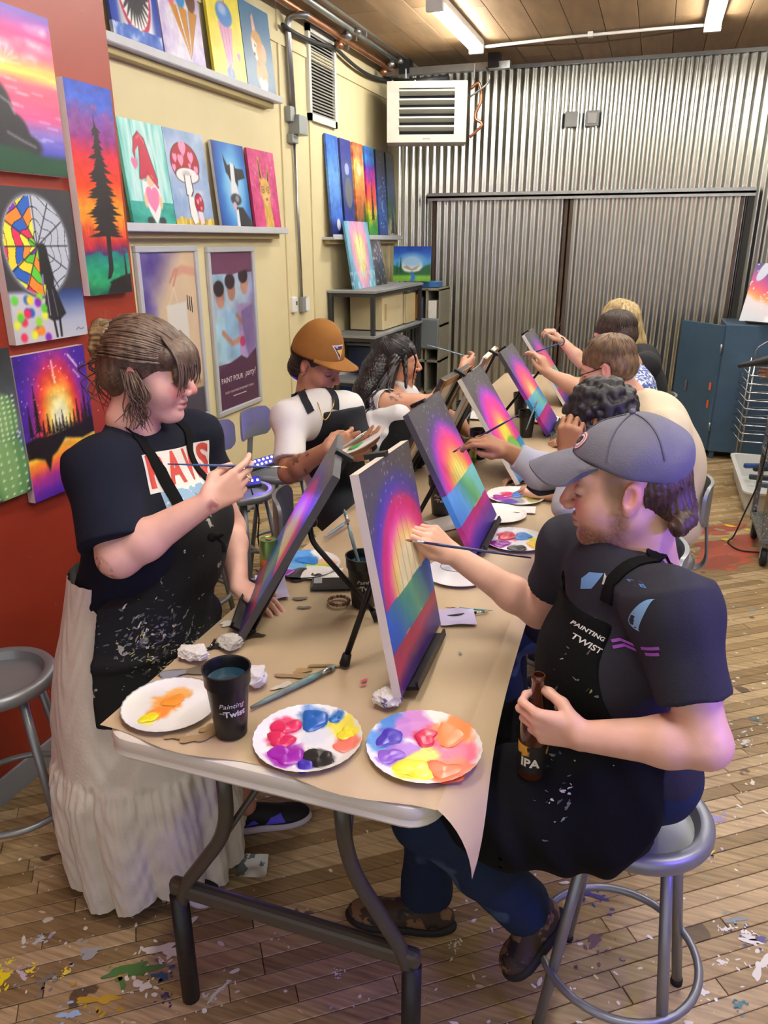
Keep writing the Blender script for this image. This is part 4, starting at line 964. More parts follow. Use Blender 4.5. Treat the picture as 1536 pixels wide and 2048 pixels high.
def pic_winter(p):
    p.ramp(p.V + .3 * (p.U - .5) + .1 * (p.n(4, 1) - .5), [(0, '#dfe4ee'), (.25, '#e9dde4'), (.34, '#f0a060'), (.48, '#e05a70'), (.62, '#b0408c'), (.75, '#5a3f86'), (1, '#2c2f66')])
    p.dots(40, '#f8f0f4', .016, (0, 1, .3, 1), 5); p.ell(.22, .88, .1, .2, '#c9d0e4', .02, -.4); p.poly([(.5, .46), (.9, .5), (.95, .3), (.55, .26)], '#e8a24a', .02); p.line([(.5, .46), (.9, .5), (.95, .3), (.55, .26), (.5, .46)], .02, '#2c2430'); p.blend(np.clip((p.n(5, 6) - .5) * 3, 0, 1) * (p.V < .25), '#ffffff')
# ---- canvases on the red wall
RX = XRED + .032
def redc(name, y0, z0, w, h, fn, label, res=110, edge='#d9c9c4', seed=1): return canvas(name, (RX, y0, z0), (0, 1, 0), (0, 0, 1), w, h, .03, fn, label, 'painting', 'canvases hung on the red wall', res, edge, seed)
redc('canvas_painting', 1.89, 2.105, .45, .475, pic_sunset, 'pink ocean sunset canvas with black rocks, highest on the red wall', 110)
redc('canvas_painting', 2.375, 1.705, .25, .715, pic_tree, 'tall narrow canvas of a black pine against a fiery sunset', 220)
redc('canvas_painting', 1.985, 1.572, .35, .49, pic_girl, 'canvas of a cloaked figure before a rainbow and grey spider web', 190)
redc('canvas_painting', 1.955, 1.03, .345, .507, pic_fire, 'canvas of a glowing forest fire mirrored in a dark lake', 120)
redc('canvas_painting', 1.56, 1.08, .39, .49, pic_cactus, 'green cactus canvas cut by the left edge of the picture', 90, '#3a3c3e')
# ---- display ledges with leaning canvases
ledge_m = mat('ledge_grey', '#c9ccd0', .45, var=.04)
def ledge(y0, y1, z, label):
    e = empty('display_ledge', (XL, (y0 + y1) / 2, z), label, 'shelf', 'long ledges on the cream wall')
    MB().bbox((XL + .055, (y0 + y1) / 2, z - .012), (.055, 0, 0), (0, (y1 - y0) / 2, 0), (0, 0, .011), .003).build('board', ledge_m, e)
    MB().bbox((XL + .108, (y0 + y1) / 2, z + .0), (.005, 0, 0), (0, (y1 - y0) / 2, 0), (0, 0, .02), .002).build('front_lip', ledge_m, e)
    MB().bbox((XL + .03, (y0 + y1) / 2, z - .04), (.03, 0, 0), (0, (y1 - y0) / 2 - .04, 0), (0, 0, .017), .003).build('support_rail', mat('rail_cream', '#b7a877', .6), e)
    return e
ledge(3.3, 5.33, 2.815, 'upper light grey ledge holding the shark and ice cream canvases')
ledge(3.3, 5.33, 1.965, 'lower light grey ledge holding the gnome and mushroom canvases')
ledge(6.2, 8.12, 1.925, 'short light grey ledge under the row of narrow canvases')
def leanc(y0, z, w, h, fn, label, group, res=84, edge=None, seed=1, off=.082, lean=.045, th=.018):
    u = nrm((-lean, 0, math.sqrt(h * h - lean * lean))); return canvas('canvas_painting', (XL + off, y0, z), (0, 1, 0), u, w, h, th, fn, label, 'painting', group, res, edge, seed)
g1, g2, g3 = 'canvases leaning on the upper ledge', 'canvases leaning on the lower ledge', 'narrow canvases leaning on the short ledge'
leanc(3.56, 2.82, .41, .51, pic_jaw, 'canvas of an open shark mouth ringed with white teeth', g1)
leanc(3.985, 2.82, .41, .51, pic_cones, 'canvas of three ice cream cones on a lilac ground', g1)
leanc(4.49, 2.82, .40, .51, pic_shake, 'bright yellow canvas of a pink and blue milkshake', g1, 84, '#e0cd3a')
leanc(4.9, 2.82, .40, .51, pic_corgi, 'blue canvas of a sitting tan and white corgi', g1, 84, '#3a5f80')
leanc(3.556, 1.97, .39, .52, pic_gnome, 'canvas of a red-hatted gnome holding a pink heart', g2, 120)
leanc(3.95, 1.97, .41, .52, pic_mush, 'canvas of red mushrooms dotted with pink hearts', g2, 120)
leanc(4.45, 1.97, .40, .51, pic_cow, 'blue canvas of a black and white cow', g2, 100, '#d9d6ce')
leanc(4.9, 1.97, .385, .51, pic_llama, 'pink canvas of a llama wearing glasses', g2, 100, '#a83060')
N6 = [(pic_mix([(0, '#24347c'), (.2, '#3f6fd0'), (.6, '#6aa4ec'), (1, '#2f5fc0')], 3, extra=lambda p: (p.ell(.6, .12, .16, .06, '#e4eaf6'), p.line([(.8, 1), (.95, .6), (.9, .3)], .03, '#2a3040'))), 'narrow pale blue canvas with a white figure, nearest on the short ledge'),
      (pic_mix([(0, '#3a4ac0'), (.3, '#28387c'), (.6, '#4a5a9c'), (1, '#3a3f94')], 5, extra=lambda p: (p.ell(.55, .46, .34, .16, '#6a6e78'), p.ell(.5, .7, .2, .06, '#aab4e0'))), 'narrow indigo canvas with a grey orb'),
      (pic_mix([(0, '#2f6a3c'), (.3, '#c4683c'), (.55, '#f0a050'), (.75, '#f6d884'), (.9, '#e8885a'), (1, '#d8643c')], 4, extra=lambda p: (p.pine(.85, .1, .5, .4, '#2f5a38', 1), p.ell(.5, .72, .2, .06, '#fbf0c0', .1))), 'narrow orange sunset canvas with green slopes'),
      (pic_mix([(0, '#2f8a4a'), (.15, '#5fae3a'), (.3, '#f0d83c'), (.5, '#ee4a4a'), (.68, '#d02a9c'), (.8, '#6a2ac0'), (.9, '#2a7ad8'), (1, '#2fa0e0')], 3, extra=ex_tree(.55, .12, .66, .5)), 'narrow rainbow canvas with a black pine'),
      (pic_mix([(0, '#2a4a90'), (.3, '#3f6ac0'), (.6, '#2a3f86'), (1, '#2c2c48')], 4, extra=lambda p: (p.dots(30, '#e6ecf8', .03, (0, 1, .1, 1), 2), p.ell(.6, .36, .2, .07, '#8fb8ec'), p.ell(.68, .37, .16, .06, '#3f62b0'))), 'narrow night blue canvas with a crescent moon'),
      (pic_mix([(0, '#d8ceb4'), (.15, '#8a9a84'), (.35, '#4a6a5c'), (.6, '#3f5f94'), (1, '#2f343c')], 5, extra=lambda p: (p.pine(.5, .0, .34, .7, '#1f2424', 4), p.pine(.9, .0, .26, .5, '#1f2424', 6))), 'narrow dark canvas of snowy pines, farthest on the short ledge')]
for i, (fn, lab) in enumerate(N6): leanc(6.26 + i * .302, 1.93, .25, .79, fn, lab, g3, 90, None, i + 2, .08, .05, .02)
# ---- framed posters
frm = mat('poster_frame_silver', '#c6c9ce', .35, metal=.2)
def pic_bag(p):
    p.ramp(p.n(2.4, 1) * .5 + p.U * .5, [(.15, '#5a4a8a'), (.3, '#8a80b4'), (.42, '#c9b49c'), (.7, '#d8bfa0'), (1, '#cdb08c')]); p.ramp(p.n(3, 2), [(.3, '#4f3f86'), (.6, '#7f74ae')], np.clip((.5 - p.U) * 2 + (p.V - .8) * 3, 0, 1)); p.blend((p.V < .17).astype(float), '#4a4552')
    p.line([(1, .88), (.75, .9), (.6, .88)], .09, '#cf9a86', .03); p.line([(.62, .9), (.5, .83)], .03, '#c48a76'); p.line([(.66, .9), (.56, .81)], .03, '#c48a76'); p.line([(.56, .8), (.5, .74), (.44, .7)], .008, '#e6dccb'); p.line([(.56, .8), (.62, .7)], .008, '#e6dccb')
    p.poly([(.4, .7), (.78, .71), (.8, .3), (.42, .3)], '#dcd8d2', .02); p.poly([(0, .17), (1, .17), (1, .22), (0, .2)], '#b89c80', .02)
def pic_pour(p):
    p.blend(np.ones(len(p.U)), '#5c3d55'); p.ramp(p.n(4, 1) * .6 + p.U * .4, [(.2, '#8aa8c4'), (.5, '#a9c0d4'), (.8, '#8c84b4')], (p.V < .87).astype(float) * (p.V > .3))
    for x, y, sk, sh in ((.18, .7, '#b08070', '#9fc4d6'), (.45, .74, '#a87868', '#8fb4d4'), (.78, .77, '#b58a78', '#a890c0')):
        p.poly([(x - .2, y - .1), (x + .16, y - .1), (x + .2, .32), (x - .2, .32)], sh, .03); p.ell(x, y + .03, .1, .075, sk, .02); p.ell(x - .02, y + .08, .12, .05, '#33262c', .02)
    p.line([(.2, .5), (.4, .42), (.62, .44)], .07, '#b08070', .03); p.line([(.55, .6), (.75, .52)], .06, '#a87868', .03); p.ell(.66, .42, .07, .035, '#a83a64', .02); p.poly([(.66, .62), (.95, .66), (1, .4), (.84, .25), (.72, .4)], '#7f6a9c', .03); p.strokes(.16, 5, 5)
    p.poly([(0, 0), (0, .26), (.6, .33), (.75, .3), (1, .36), (1, 0)], '#54344c', .02); p.poly([(0, .88), (.0, 1), (1, 1), (1, .9), (.5, .86)], '#6a3f5a', .02)
def poster(y0, y1, z0, z1, fn, label):
    e = empty('framed_poster', (XL, (y0 + y1) / 2, z0), label, 'poster', 'framed posters on the cream wall'); b = .035
    canvas('print', (XL + .012, y0 + b, z0 + b), (0, 1, 0), (0, 0, 1), y1 - y0 - 2 * b, z1 - z0 - 2 * b, .008, fn, None, None, None, 150, '#444444', 2, parent=e)
    for lo, hi in (((y0, z0), (y1, z0 + b)), ((y0, z1 - b), (y1, z1)), ((y0, z0 + b), (y0 + b, z1 - b)), ((y1 - b, z0 + b), (y1, z1 - b))):
        MB().bbox((XL + .013, (lo[0] + hi[0]) / 2, (lo[1] + hi[1]) / 2), (.013, 0, 0), (0, (hi[0] - lo[0]) / 2, 0), (0, 0, (hi[1] - lo[1]) / 2), .006).build('frame_rail', frm, e)
    return e
ink = mat('white_ink', '#efe6ec', .6); dk = mat('dark_ink', '#39333c', .6)
e = poster(3.62, 4.235, .81, 1.87, pic_bag, 'framed poster of a hand holding a white paper bag')
for i in range(3): MB().box((XL + .0132, 4.09 + .022 * i, 1.5 - .01 * i), (XL + .0138, 4.098 + .022 * i, 1.585 - .006 * i)).build('poster_mark', dk, e)
e = poster(4.345, 4.96, .77, 1.86, pic_pour, 'framed purple poster of three people painting, reading paint pour party')
flat_text('poster_text', 'PAINT POUR', (XL + .014, 4.56, 1.0), (0, 1, 0), (0, 0, 1), .055, ink, e, width=.29); flat_text('poster_text', 'party!', (XL + .014, 4.815, 1.01), (0, 1, 0), (0, 0, 1), .075, ink, e, shear=.35, width=.16)
flat_text('poster_text', 'BOOK YOUR PAINT POUR PARTY TODAY', (XL + .014, 4.655, .915), (0, 1, 0), (0, 0, 1), .03, ink, e, width=.4)
for i in range(9): MB().box((XL + .0132, 4.56 + .021 * i, .878), (XL + .0138, 4.575 + .021 * i, .884)).build('poster_mark', ink, e)

# ---- shelving unit in the far left corner
sm = mat('shelf_post_black', '#3a3c3f', .5, metal=.3); sb = mat('shelf_board_grey', '#8e9193', .55, var=.08, scale=5)
s = empty('shelving_unit', (-2.47, 7.0, 0), 'dark metal shelving unit with grey boards in the far corner', 'shelves'); ZS = (1.49, 1.11, .71, .28)
SX0, SX1, SY0, SY1 = -2.66, -2.27, 6.3, 7.73
for x in (SX0, SX1):
    for y in (SY0, SY1): MB().box((x - .018, y - .018, 0), (x + .018, y + .018, 1.475)).build('post', sm, s)
for z in ZS:
    MB().bbox(((SX0 + SX1) / 2, (SY0 + SY1) / 2, z - .012), ((SX1 - SX0) / 2 + .03, 0, 0), (0, (SY1 - SY0) / 2 + .03, 0), (0, 0, .012), .004).build('shelf_board', sb, s)
    for x in (SX0, SX1): MB().box((x - .012, SY0, z - .055), (x + .012, SY1, z - .024)).build('side_rail', sm, s)
    for y in (SY0, SY1): MB().box((SX0, y - .012, z - .055), (SX1, y + .012, z - .024)).build('end_rail', sm, s)
cream = mat('cream_card', '#d8c9a0', .7, var=.04); 
e = empty('carton', (-2.46, 6.9, 1.12), 'large cream carton on the second shelf of the corner unit', 'carton'); MB().bbox((-2.46, 6.95, 1.275), (.16, 0, 0), (0, .3, 0), (0, 0, .155), .004).build('box', cream, e); MB().box((-2.3, 6.7, 1.2), (-2.297, 6.75, 1.35)).build('tape', mat('tape_tan', '#b99f6a', .5), e)
e = empty('paper_pack', (-2.42, 7.42, 1.12), 'stack of pale boards standing beyond the cream carton', 'boards')
for i in range(6): MB().box((-2.36 + i * .014, 7.3, 1.122), (-2.349 + i * .014, 7.6, 1.40)).build('board', mat('pale_board_%d' % (i % 2), ('#e0d3ae', '#cbb98c')[i % 2], .7), e)
e = empty('supply_bin', (-2.45, 6.8, .72), 'dark blue plastic bin on the third shelf behind the brown cap', 'bin'); MB().bbox((-2.46, 6.85, .86), (.15, 0, 0), (0, .3, 0), (0, 0, .13), .02).build('tub', mat('navy_plastic', '#1f3560', .4), e); MB().bbox((-2.46, 6.85, 1.0), (.16, 0, 0), (0, .31, 0), (0, 0, .012), .008).build('lid', mat('grey_lid', '#8d9498', .5), e)
canvas('canvas_painting', PX(675, 800, y=6.5), nrm((.8, .4, .1)), nrm((-.15, .1, 1)), .24, .3, .018, pic_mix([(0, '#2a5fa8'), (.5, '#2f6ac0'), (.8, '#c9c9c4'), (1, '#9aa0a4')], 4), 'small blue canvas propped on the third shelf behind the brown cap', 'painting', None, 40)
e = empty('paint_jug', (-2.2, 5.9, .3), 'pink plastic paint jug with a white cap on the low shelf', 'jug')
jp = PX(690, 830, y=6.25)
MB().lathe([(.005, -.16), (.062, -.16), (.066, -.1), (.064, .02), (.05, .07), (.024, .1), (.022, .12)], jp, n=20).build('jug_body', mat('pink_paint_plastic', '#b04a66', .35), e, True); MB().lathe([(.026, .12), (.026, .15), (.005, .152)], jp, n=16).build('cap', white_metal, e, True)
tag(MB().lathe([(.06, -.02), (.066, .0), (.066, .1), (.06, .102)], (jp[0], jp[1], jp[2] - .26), n=18).build('paint_tub', mat('dark_tub', '#4a3a48', .5), smooth=True, auto=40), 'dark round tub on the bottom shelf beneath the pink jug', 'tub')
# hearts and dark canvas leaning on the unit's top
def topc(y0, x, w, h, fn, lab, lean=.09): return canvas('canvas_painting', (x, y0, 1.492), (0, 1, 0), nrm((-lean, 0, math.sqrt(h * h - lean ** 2))), w, h, .018, fn, lab, 'painting', 'canvases leaning on top of the shelving unit', 80, None, 3)
topc(6.38, -2.47, .29, .57, pic_heart(-1), 'left half of the glowing heart canvas pair on the shelving unit'); topc(6.675, -2.47, .29, .57, pic_heart(1), 'right half of the glowing heart canvas pair on the shelving unit')
topc(7.05, -2.5, .32, .46, pic_mix([(0, '#2c2a30'), (.4, '#4a4852'), (.7, '#7a7884'), (1, '#34323a')], 6, extra=lambda p: p.blend(np.clip((p.n(9, 5) - .55) * 4, 0, 1), '#c9c9d4')), 'charcoal storm canvas beside the heart pair on the shelving unit')
# cubby shelf in the corner
cm = mat('cubby_grey', '#8d8878', .6, var=.06); e = empty('cube_shelf', (-2.24, 7.95, 0), 'narrow grey cube shelf against the corrugated door edge', 'shelves')
CX0, CX1, CY0, CY1 = -2.36, -2.08, 7.82, 8.2
for x in (CX0, (CX0 + CX1) / 2, CX1): MB().box((x - .01, CY0, 0), (x + .01, CY1, 1.42)).build('upright', cm, e)
for z in (.02, .34, .68, 1.05, 1.42): MB().box((CX0 - .01, CY0, z - .012), (CX1 + .01, CY1, z + .012)).build('shelf_board', cm, e)
MB().box((CX0, CY1 - .01, 0), (CX1, CY1, 1.42)).build('back_panel', mat('cubby_back', '#6e6c66', .8), e)
for x, w, c, z, hh, lab, nm in ((-2.335, .03, '#d8862c', 1.065, .3, 'orange box file standing in the top cube', 'box_file'), (-2.30, .022, '#8a4a5c', 1.065, .28, 'maroon book beside the orange box file', 'book'), (-2.275, .02, '#5a5560', 1.065, .27, 'dark grey book leaning by the maroon book', 'book'), (-2.16, .09, '#e4e2dc', 1.065, .24, 'pack of white paper rolls in the right top cube', 'paper_rolls'), (-2.3, .09, '#a8906a', .69, .2, 'tan paper bag in the middle cube', 'paper_bag')):
    tag(MB().bbox((x, CY0 + .1, z + hh / 2), (w / 2, 0, 0), (0, .1, 0), (0, 0, hh / 2), .006).build(nm, mat(nm + c, c, .6, var=.08, scale=20)), lab, nm.replace('_', ' '))
e = empty('mesh_crate', (-2.3, 7.7, .8), 'grey metal mesh crate hung at the end of the corner shelves', 'crate'); MB().bbox((-2.2, 7.79, .97), (.13, 0, 0), (0, .02, 0), (0, 0, .16), .02).build('mesh_front', mat('mesh_grey', '#7f878c', .5, metal=.5, bump=.4, bscale=120), e)
canvas('canvas_painting', (-2.57, 7.76, 1.5), (1, 0, 0), nrm((0, .05, 1)), .4, .34, .018, pic_vale, 'blue and green valley canvas standing in the far corner', 'painting', None, 70)
tag(MB().bbox((-2.2, 7.95, 1.465), (.09, 0, 0), (0, .1, 0), (0, 0, .03), .006).build('blue_tray', mat('blue_plastic', '#3f78b8', .4)), 'flat blue plastic tray on top of the cube shelf', 'tray')
# ================================================================== TABLES
TX0, TX1, TZ = -1.03, -.27, .9
tplast = splat_mat('table_plastic', '#e2ddd2', .4, [('#b9ae9c', 9., .66, 3), ('#8a3a2c', 30., .78, 5), ('#6f8fae', 24., .79, 8)], bump=.05, bscale=60); legm = mat('leg_grey', '#56534d', .4, metal=.4); sleeve = mat('black_riser', '#1a1a1c', .45)
def rrect(x0, x1, y0, y1, r, n=6):
    out = []
    for cx, cy, a0 in ((x1 - r, y1 - r, 0), (x0 + r, y1 - r, PI / 2), (x0 + r, y0 + r, PI), (x1 - r, y0 + r, 1.5 * PI)):
        for i in range(n + 1): a = a0 + PI / 2 * i / n; out.append((cx + r * math.cos(a), cy + r * math.sin(a)))
    return out
def folding_table(y0, y1, label, near_leg=True):
    e = empty('folding_table', ((TX0 + TX1) / 2, (y0 + y1) / 2, 0), label, 'table', 'folding tables placed end to end')
    mb = MB(); lay = []
    for ins, z in ((.03, TZ - .06), (.006, TZ - .055), (.0, TZ - .046), (.004, TZ - .036), (.002, TZ - .03), (.0, TZ - .018), (.003, TZ - .006), (.012, TZ - .0005)):
        lay.append([(x, y, z) for x, y in rrect(TX0 + ins, TX1 - ins, y0 + ins, y1 - ins, .07 - ins * .5)])
    n = len(lay[0]); vs = [p for l in lay for p in l]; fs = [tuple(reversed(range(n))), tuple((len(lay) - 1) * n + k for k in range(n))]
    for i in range(len(lay) - 1):
        for k in range(n): fs.append((i * n + k, i * n + (k + 1) % n, (i + 1) * n + (k + 1) % n, (i + 1) * n + k))
    mb.addv(vs, fs).build('table_top', tplast, e, True, 35)
    cx = (TX0 + TX1) / 2
    for s, yt in ((1, y0 + .05), (-1, y1 - .05)):
        yb = yt + s * .06
        for q in (-1, 1):
            pts = arc_pts([(cx + .03 + q * .135, yt, TZ - .05), (cx + .02 + q * .145, yt + s * .03, .64), (cx + q * .3, yb, .37), (cx + q * .305, yb, .22)], .09, 6)
            MB().tube(pts, .0175, 10).build('leg', legm, e, True); MB().tube([(cx + q * .305, yb, .0), (cx + q * .305, yb, .36)], .0235, 12).build('leg_riser', sleeve, e, True)
        MB().bbox((cx, yb, .385), (.325, 0, 0), (0, .016, 0), (0, 0, .024), .012).build('cross_bar', legm, e)
        [MB().tube([(cx + .02 + q * .145, yt + s * .03, .64), (cx + q * .02, yt + s * .5, TZ - .06)], .008, 8).build('brace', legm, e, True) for q in (-1, 1)]
    return e
Y0 = 1.085
folding_table(Y0, 3.52, 'white plastic folding table on black risers nearest the camera'); folding_table(3.53, 5.96, 'second white folding table, at the far end')
# kraft paper over both
kraft = mat('kraft_paper', '#bba587', .6, var=.06, scale=2.5, bump=.12, bscale=7)
mb = MB(); ys = np.concatenate([np.linspace(Y0 + .012, 1.7, 26), np.linspace(1.75, 6.0, 40)]); xf = np.linspace(TX0 - .01, TX1 - .004, 18); ov = np.linspace(.01, 1, 9); P = []
for i, y in enumerate(ys):
    k = math.exp(-(y - Y0) / .13); ph = .3 + .95 * k + .08 * math.sin(y * 3.1); L = .055 + .075 * k + .012 * math.sin(y * 2.3); row = []
    wob = .0022 * (1 + math.sin(y * 3 + 1)) * .5
    for x in xf: row.append((x, y + (.0 if i else .012 * math.sin(x * 17) - .02 * k * (x - TX0)), TZ + .0012 + wob * abs(math.sin(x * 6 + y)) + (.01 * max(0, TX0 + .02 - x) if 0 else 0)))
    bx, bz = TX1 - .004, TZ + .002
    for t in ov:
        a = ph * (.35 + .65 * t); bx2 = TX1 - .004 + L * t * math.cos(a * .8); row.append((bx2, y - .035 * k * t, TZ + .002 - L * t * math.sin(a * .9)))
    P.append(row)
pp = mb.sheet(np.array(P)).build('kraft_paper_cover', kraft, None, True); tag(pp, 'brown kraft paper sheet covering the long work table', 'paper')
sm_ = MB(); cols = []       # stains on the paper
for i, (u, v, r, c, st) in enumerate(((720, 1480 - 15, .0, '#000000', 1), (775, 1160 + 20, .022, '#8a7a60', 2.), (400, 1478, .02, '#a58b66', 1.8), (350, 1476, .014, '#a58d68', 1.6), (420, 1460, .015, '#a08660', 1.5), (590, 1355, .018, '#9c8462', 2.2), (605, 1345, .014, '#a98a60', 2.), (565, 1375, .014, '#cfc9c0', 1.7), (728, 1365, .006, '#d8406a', 2.), (726, 1375, .004, '#d8406a', 2.2), (600, 1200, .012, '#6a655a', 2.3), (608, 1218, .011, '#6d685e', 1.6), (385, 1345, .03, '#6f6758', 2.1), (345, 1352, .02, '#8d8f9a', 2.), (440, 1295, .02, '#3a3632', 1.6), (455, 1250, .016, '#e8e6e2', 1.4), (500, 1275, .02, '#3c3630', 1.6), (655, 1335, .014, '#8d7a54', 3.), (920, 1310, .005, '#6a5a44', 1.), (870, 1290, .003, '#6a5a44', 1.))):
    if r: blob(sm_, cols, PX(u, v, z=TZ), r, HX(c), TZ + .0055 + i * 1e-5, 18, i, st, .6 + .3 * math.sin(i), .5)
o = sm_.build('paint_stains', vcol_mat('wet_stain', .3), pp); paint(o.data, np.array(cols)); o['kind'] = 'stuff'
TZP = TZ + .006
# ---- paper plates with paint
platem = vcol_mat('plate_paint', .35, bump=.15, bscale=120)
def plate(c, R, dabs, label, rz=0., smear=None, name='paper_plate', dark=0, tilt=None, z=None):
    """dabs = (x, y, r, colour, thickness) in plate radii"""
    c = V3(c); e = empty(name, c, label, 'plate', 'paint palettes on the table')
    nr, na = 16, 96; V = []; Q = []; rr = np.concatenate([np.linspace(0, .74, 9), np.linspace(.78, 1., 7)])
    for r in rr:
        for k in range(na):
            a = 2 * PI * k / na; t = max(0, (r - .74) / .26); fl_ = math.cos(a * 32) * .012 * t * R * 1.0; z_ = .011 * t ** 1.4 * (R / .115) + fl_ * .22; q = r * R * (1 + .008 * t * math.cos(a * 32)); V.append((q * math.cos(a), q * math.sin(a), z_))
    V = np.array(V)
    for i in range(nr - 1):
        for k in range(na): Q.append((i * na + k, i * na + (k + 1) % na, (i + 1) * na + (k + 1) % na, (i + 1) * na + k))
    X, Y = V[:, 0] / R, V[:, 1] / R; rgb = np.tile(HX('#ecebea'), (len(V), 1)); rad = np.hypot(X, Y)
    if dark: rgb[rad > .97] = HX('#3c3a40')
    nz = vnoise(X * 5 + 20, Y * 5 + 20, 3)
    for x, y, r, col, th in dabs:
        d = np.hypot(X - x, Y - y) / r + .9 * (nz - .5); m = np.clip((1.05 - d) * 4, 0, 1)[:, None] * .9; rgb = rgb * (1 - m) + HX(col) * m
    cz, sz = math.cos(rz), math.sin(rz); Rz = np.array([[cz, -sz, 0], [sz, cz, 0], [0, 0, 1]])
    T = Rz if tilt is None else np.asarray(tilt) @ Rz
    me = raw_mesh('dish', V @ T.T + c, np.array(Q)); paint(me, rgb); link('dish', me, e, platem)
    for i, (x, y, r, col, th) in enumerate(dabs):
        if th <= 0: continue
        q = np.random.RandomState(i + int(abs(x) * 99)); ph = q.uniform(0, 6, 4); mb = MB(); P = []; n = 20
        for j, (f, hh) in enumerate(((1., 0), (.93, .55), (.75, .9), (.45, 1.), (.0, .92))):
            for k in range(n):
                a = 2 * PI * k / n; w = 1 + .22 * math.sin(2 * a + ph[0]) + .13 * math.sin(3 * a + ph[1]) + .08 * math.sin(5 * a + ph[2]); P.append(np.array([x * R + r * R * .85 * f * w * math.cos(a), y * R + r * R * .85 * f * w * math.sin(a), .0012 + th * R * hh * (1 + .25 * math.sin(3 * a + ph[3]) * (f > .1))]))
        fs = [(j * n + k, j * n + (k + 1) % n, (j + 1) * n + (k + 1) % n, (j + 1) * n + k) for j in range(4) for k in range(n)]
        mb.addv(np.array(P) @ T.T + c, fs).build('paint_dab', mat('wet_paint_' + col, col, .3, coat=.15), e, True)
    return e
PB = PX(616, 1480, z=TZP); PC = PX(848, 1497, z=TZP); PA = PX(341, 1413, z=TZP)
plate(PA, .108, [(-.1, .1, .36, '#f0a044', 0), (.1, .45, .3, '#f2ad55', .0), (-.25, -.2, .26, '#ee8a3c', .0), (.05, .2, .25, '#ee9838', .015), (-.4, -.35, .2, '#f0e426', .03)], 'white paper plate smeared with orange and a yellow dab, nearest the black cup', .5, dark=1)
plate(PB, .115, [(-.42, .42, .3, '#d8285c', .05), (-.5, .05, .28, '#d02458', .04), (.12, .62, .36, '#1c5cae', .04), (-.38, -.42, .34, '#9a1fa4', .04), (.2, -.55, .32, '#22201f', .035), (.62, .35, .3, '#efe04a', .0), (.72, .12, .22, '#f0e23c', .03), (.72, -.2, .26, '#ee7a66', .02), (.55, .62, .16, '#1f68b8', .02), (-.05, -.72, .2, '#3c2aa0', .02), (.15, .1, .3, '#dfe3ea', .0)], 'paint plate with separate blobs of red, blue, purple, black and yellow', .42)
plate(PC, .12, [(-.5, .62, .36, '#2f78c4', 0), (-.62, .3, .3, '#4a3ab0', .02), (-.1, .6, .4, '#c878c8', 0), (.2, .3, .42, '#d2466e', .0), (.05, .3, .26, '#cc2450', .025), (.55, .45, .4, '#f08a48', .012), (-.3, -.1, .36, '#b07ad0', 0), (-.6, -.2, .25, '#8a5ac4', .02), (-.2, -.55, .34, '#f0ea3c', .02), (.15, -.35, .36, '#f4ec62', 0), (.55, -.2, .4, '#ee6a8a', 0), (.3, -.62, .36, '#ee7a4c', .012), (.5, -.5, .3, '#f08a6a', 0), (-.85, .2, .3, '#3f86c8', 0)], 'paint plate smeared all over with mixed pinks, yellow and purple', .35)
plate(PX(612, 1132, z=TZP), .112, [(-.2, .5, .5, '#3f86d0', .0), (.0, .4, .36, '#2f78c8', .02), (.5, .2, .36, '#e8a08c', 0), (.35, -.15, .4, '#b4d84a', .0), (-.35, .0, .3, '#5a9ad8', 0), (-.55, -.5, .3, '#8a2fa8', .02), (.0, -.62, .45, '#2c2b30', .02), (.4, -.5, .3, '#34333a', .015)], 'paint plate of blue, lime and black beside the green can', .3)
plate(PX(1031, 995, z=TZP), .118, [(-.3, .2, .3, '#c8286c', .03), (-.5, -.2, .3, '#a030a0', .02), (.05, .35, .36, '#2a68b8', .03), (.55, .3, .34, '#e4d450', .02), (.6, -.05, .3, '#a8a468', 0), (.15, -.3, .3, '#8d8a8c', 0), (-.1, -.5, .3, '#4a3aa0', .01)], 'far paint plate with pink, blue and mustard dabs')
plate(PX(995, 1030, z=TZP), .11, [(-.35, -.1, .22, '#8a48c0', .02), (-.1, -.62, .14, '#d86a5c', 0), (-.35, -.75, .2, '#f0a050', 0)], 'mostly clean white plate behind the rainbow canvas', .2)
plate(PX(1031, 1083, z=TZP), .112, [(-.3, .35, .36, '#c82444', .04), (.15, .5, .34, '#2a78c4', .03), (.6, .25, .26, '#e0e04a', .02), (.65, -.1, .32, '#f0c43c', .02), (-.45, -.35, .34, '#8a1f8c', .03), (.15, -.55, .3, '#1e1d1f', .03)], 'paint plate with red, blue, yellow and black next to the grey cap brim')
plate(PX(915, 1150, z=TZP), .105, [(-.3, .4, .2, '#c4c6cc', 0)], 'plain white plate with a coil of wire behind the raised hand', .1)
plate(PX(955, 833, z=TZP), .11, [(.2, .1, .3, '#c9ccd4', 0)], 'empty white plate by the far left cups'); plate(PX(1085, 840, z=TZP), .11, [(.2, .1, .4, '#8ab4dc', .0), (-.3, 0, .3, '#b0c8e0', 0)], 'far right plate tinged pale blue'); plate(PX(1130, 845, z=TZP), .1, [(.1, .1, .3, '#cfd6e0', 0)], 'pale plate at the far right edge of the paper')
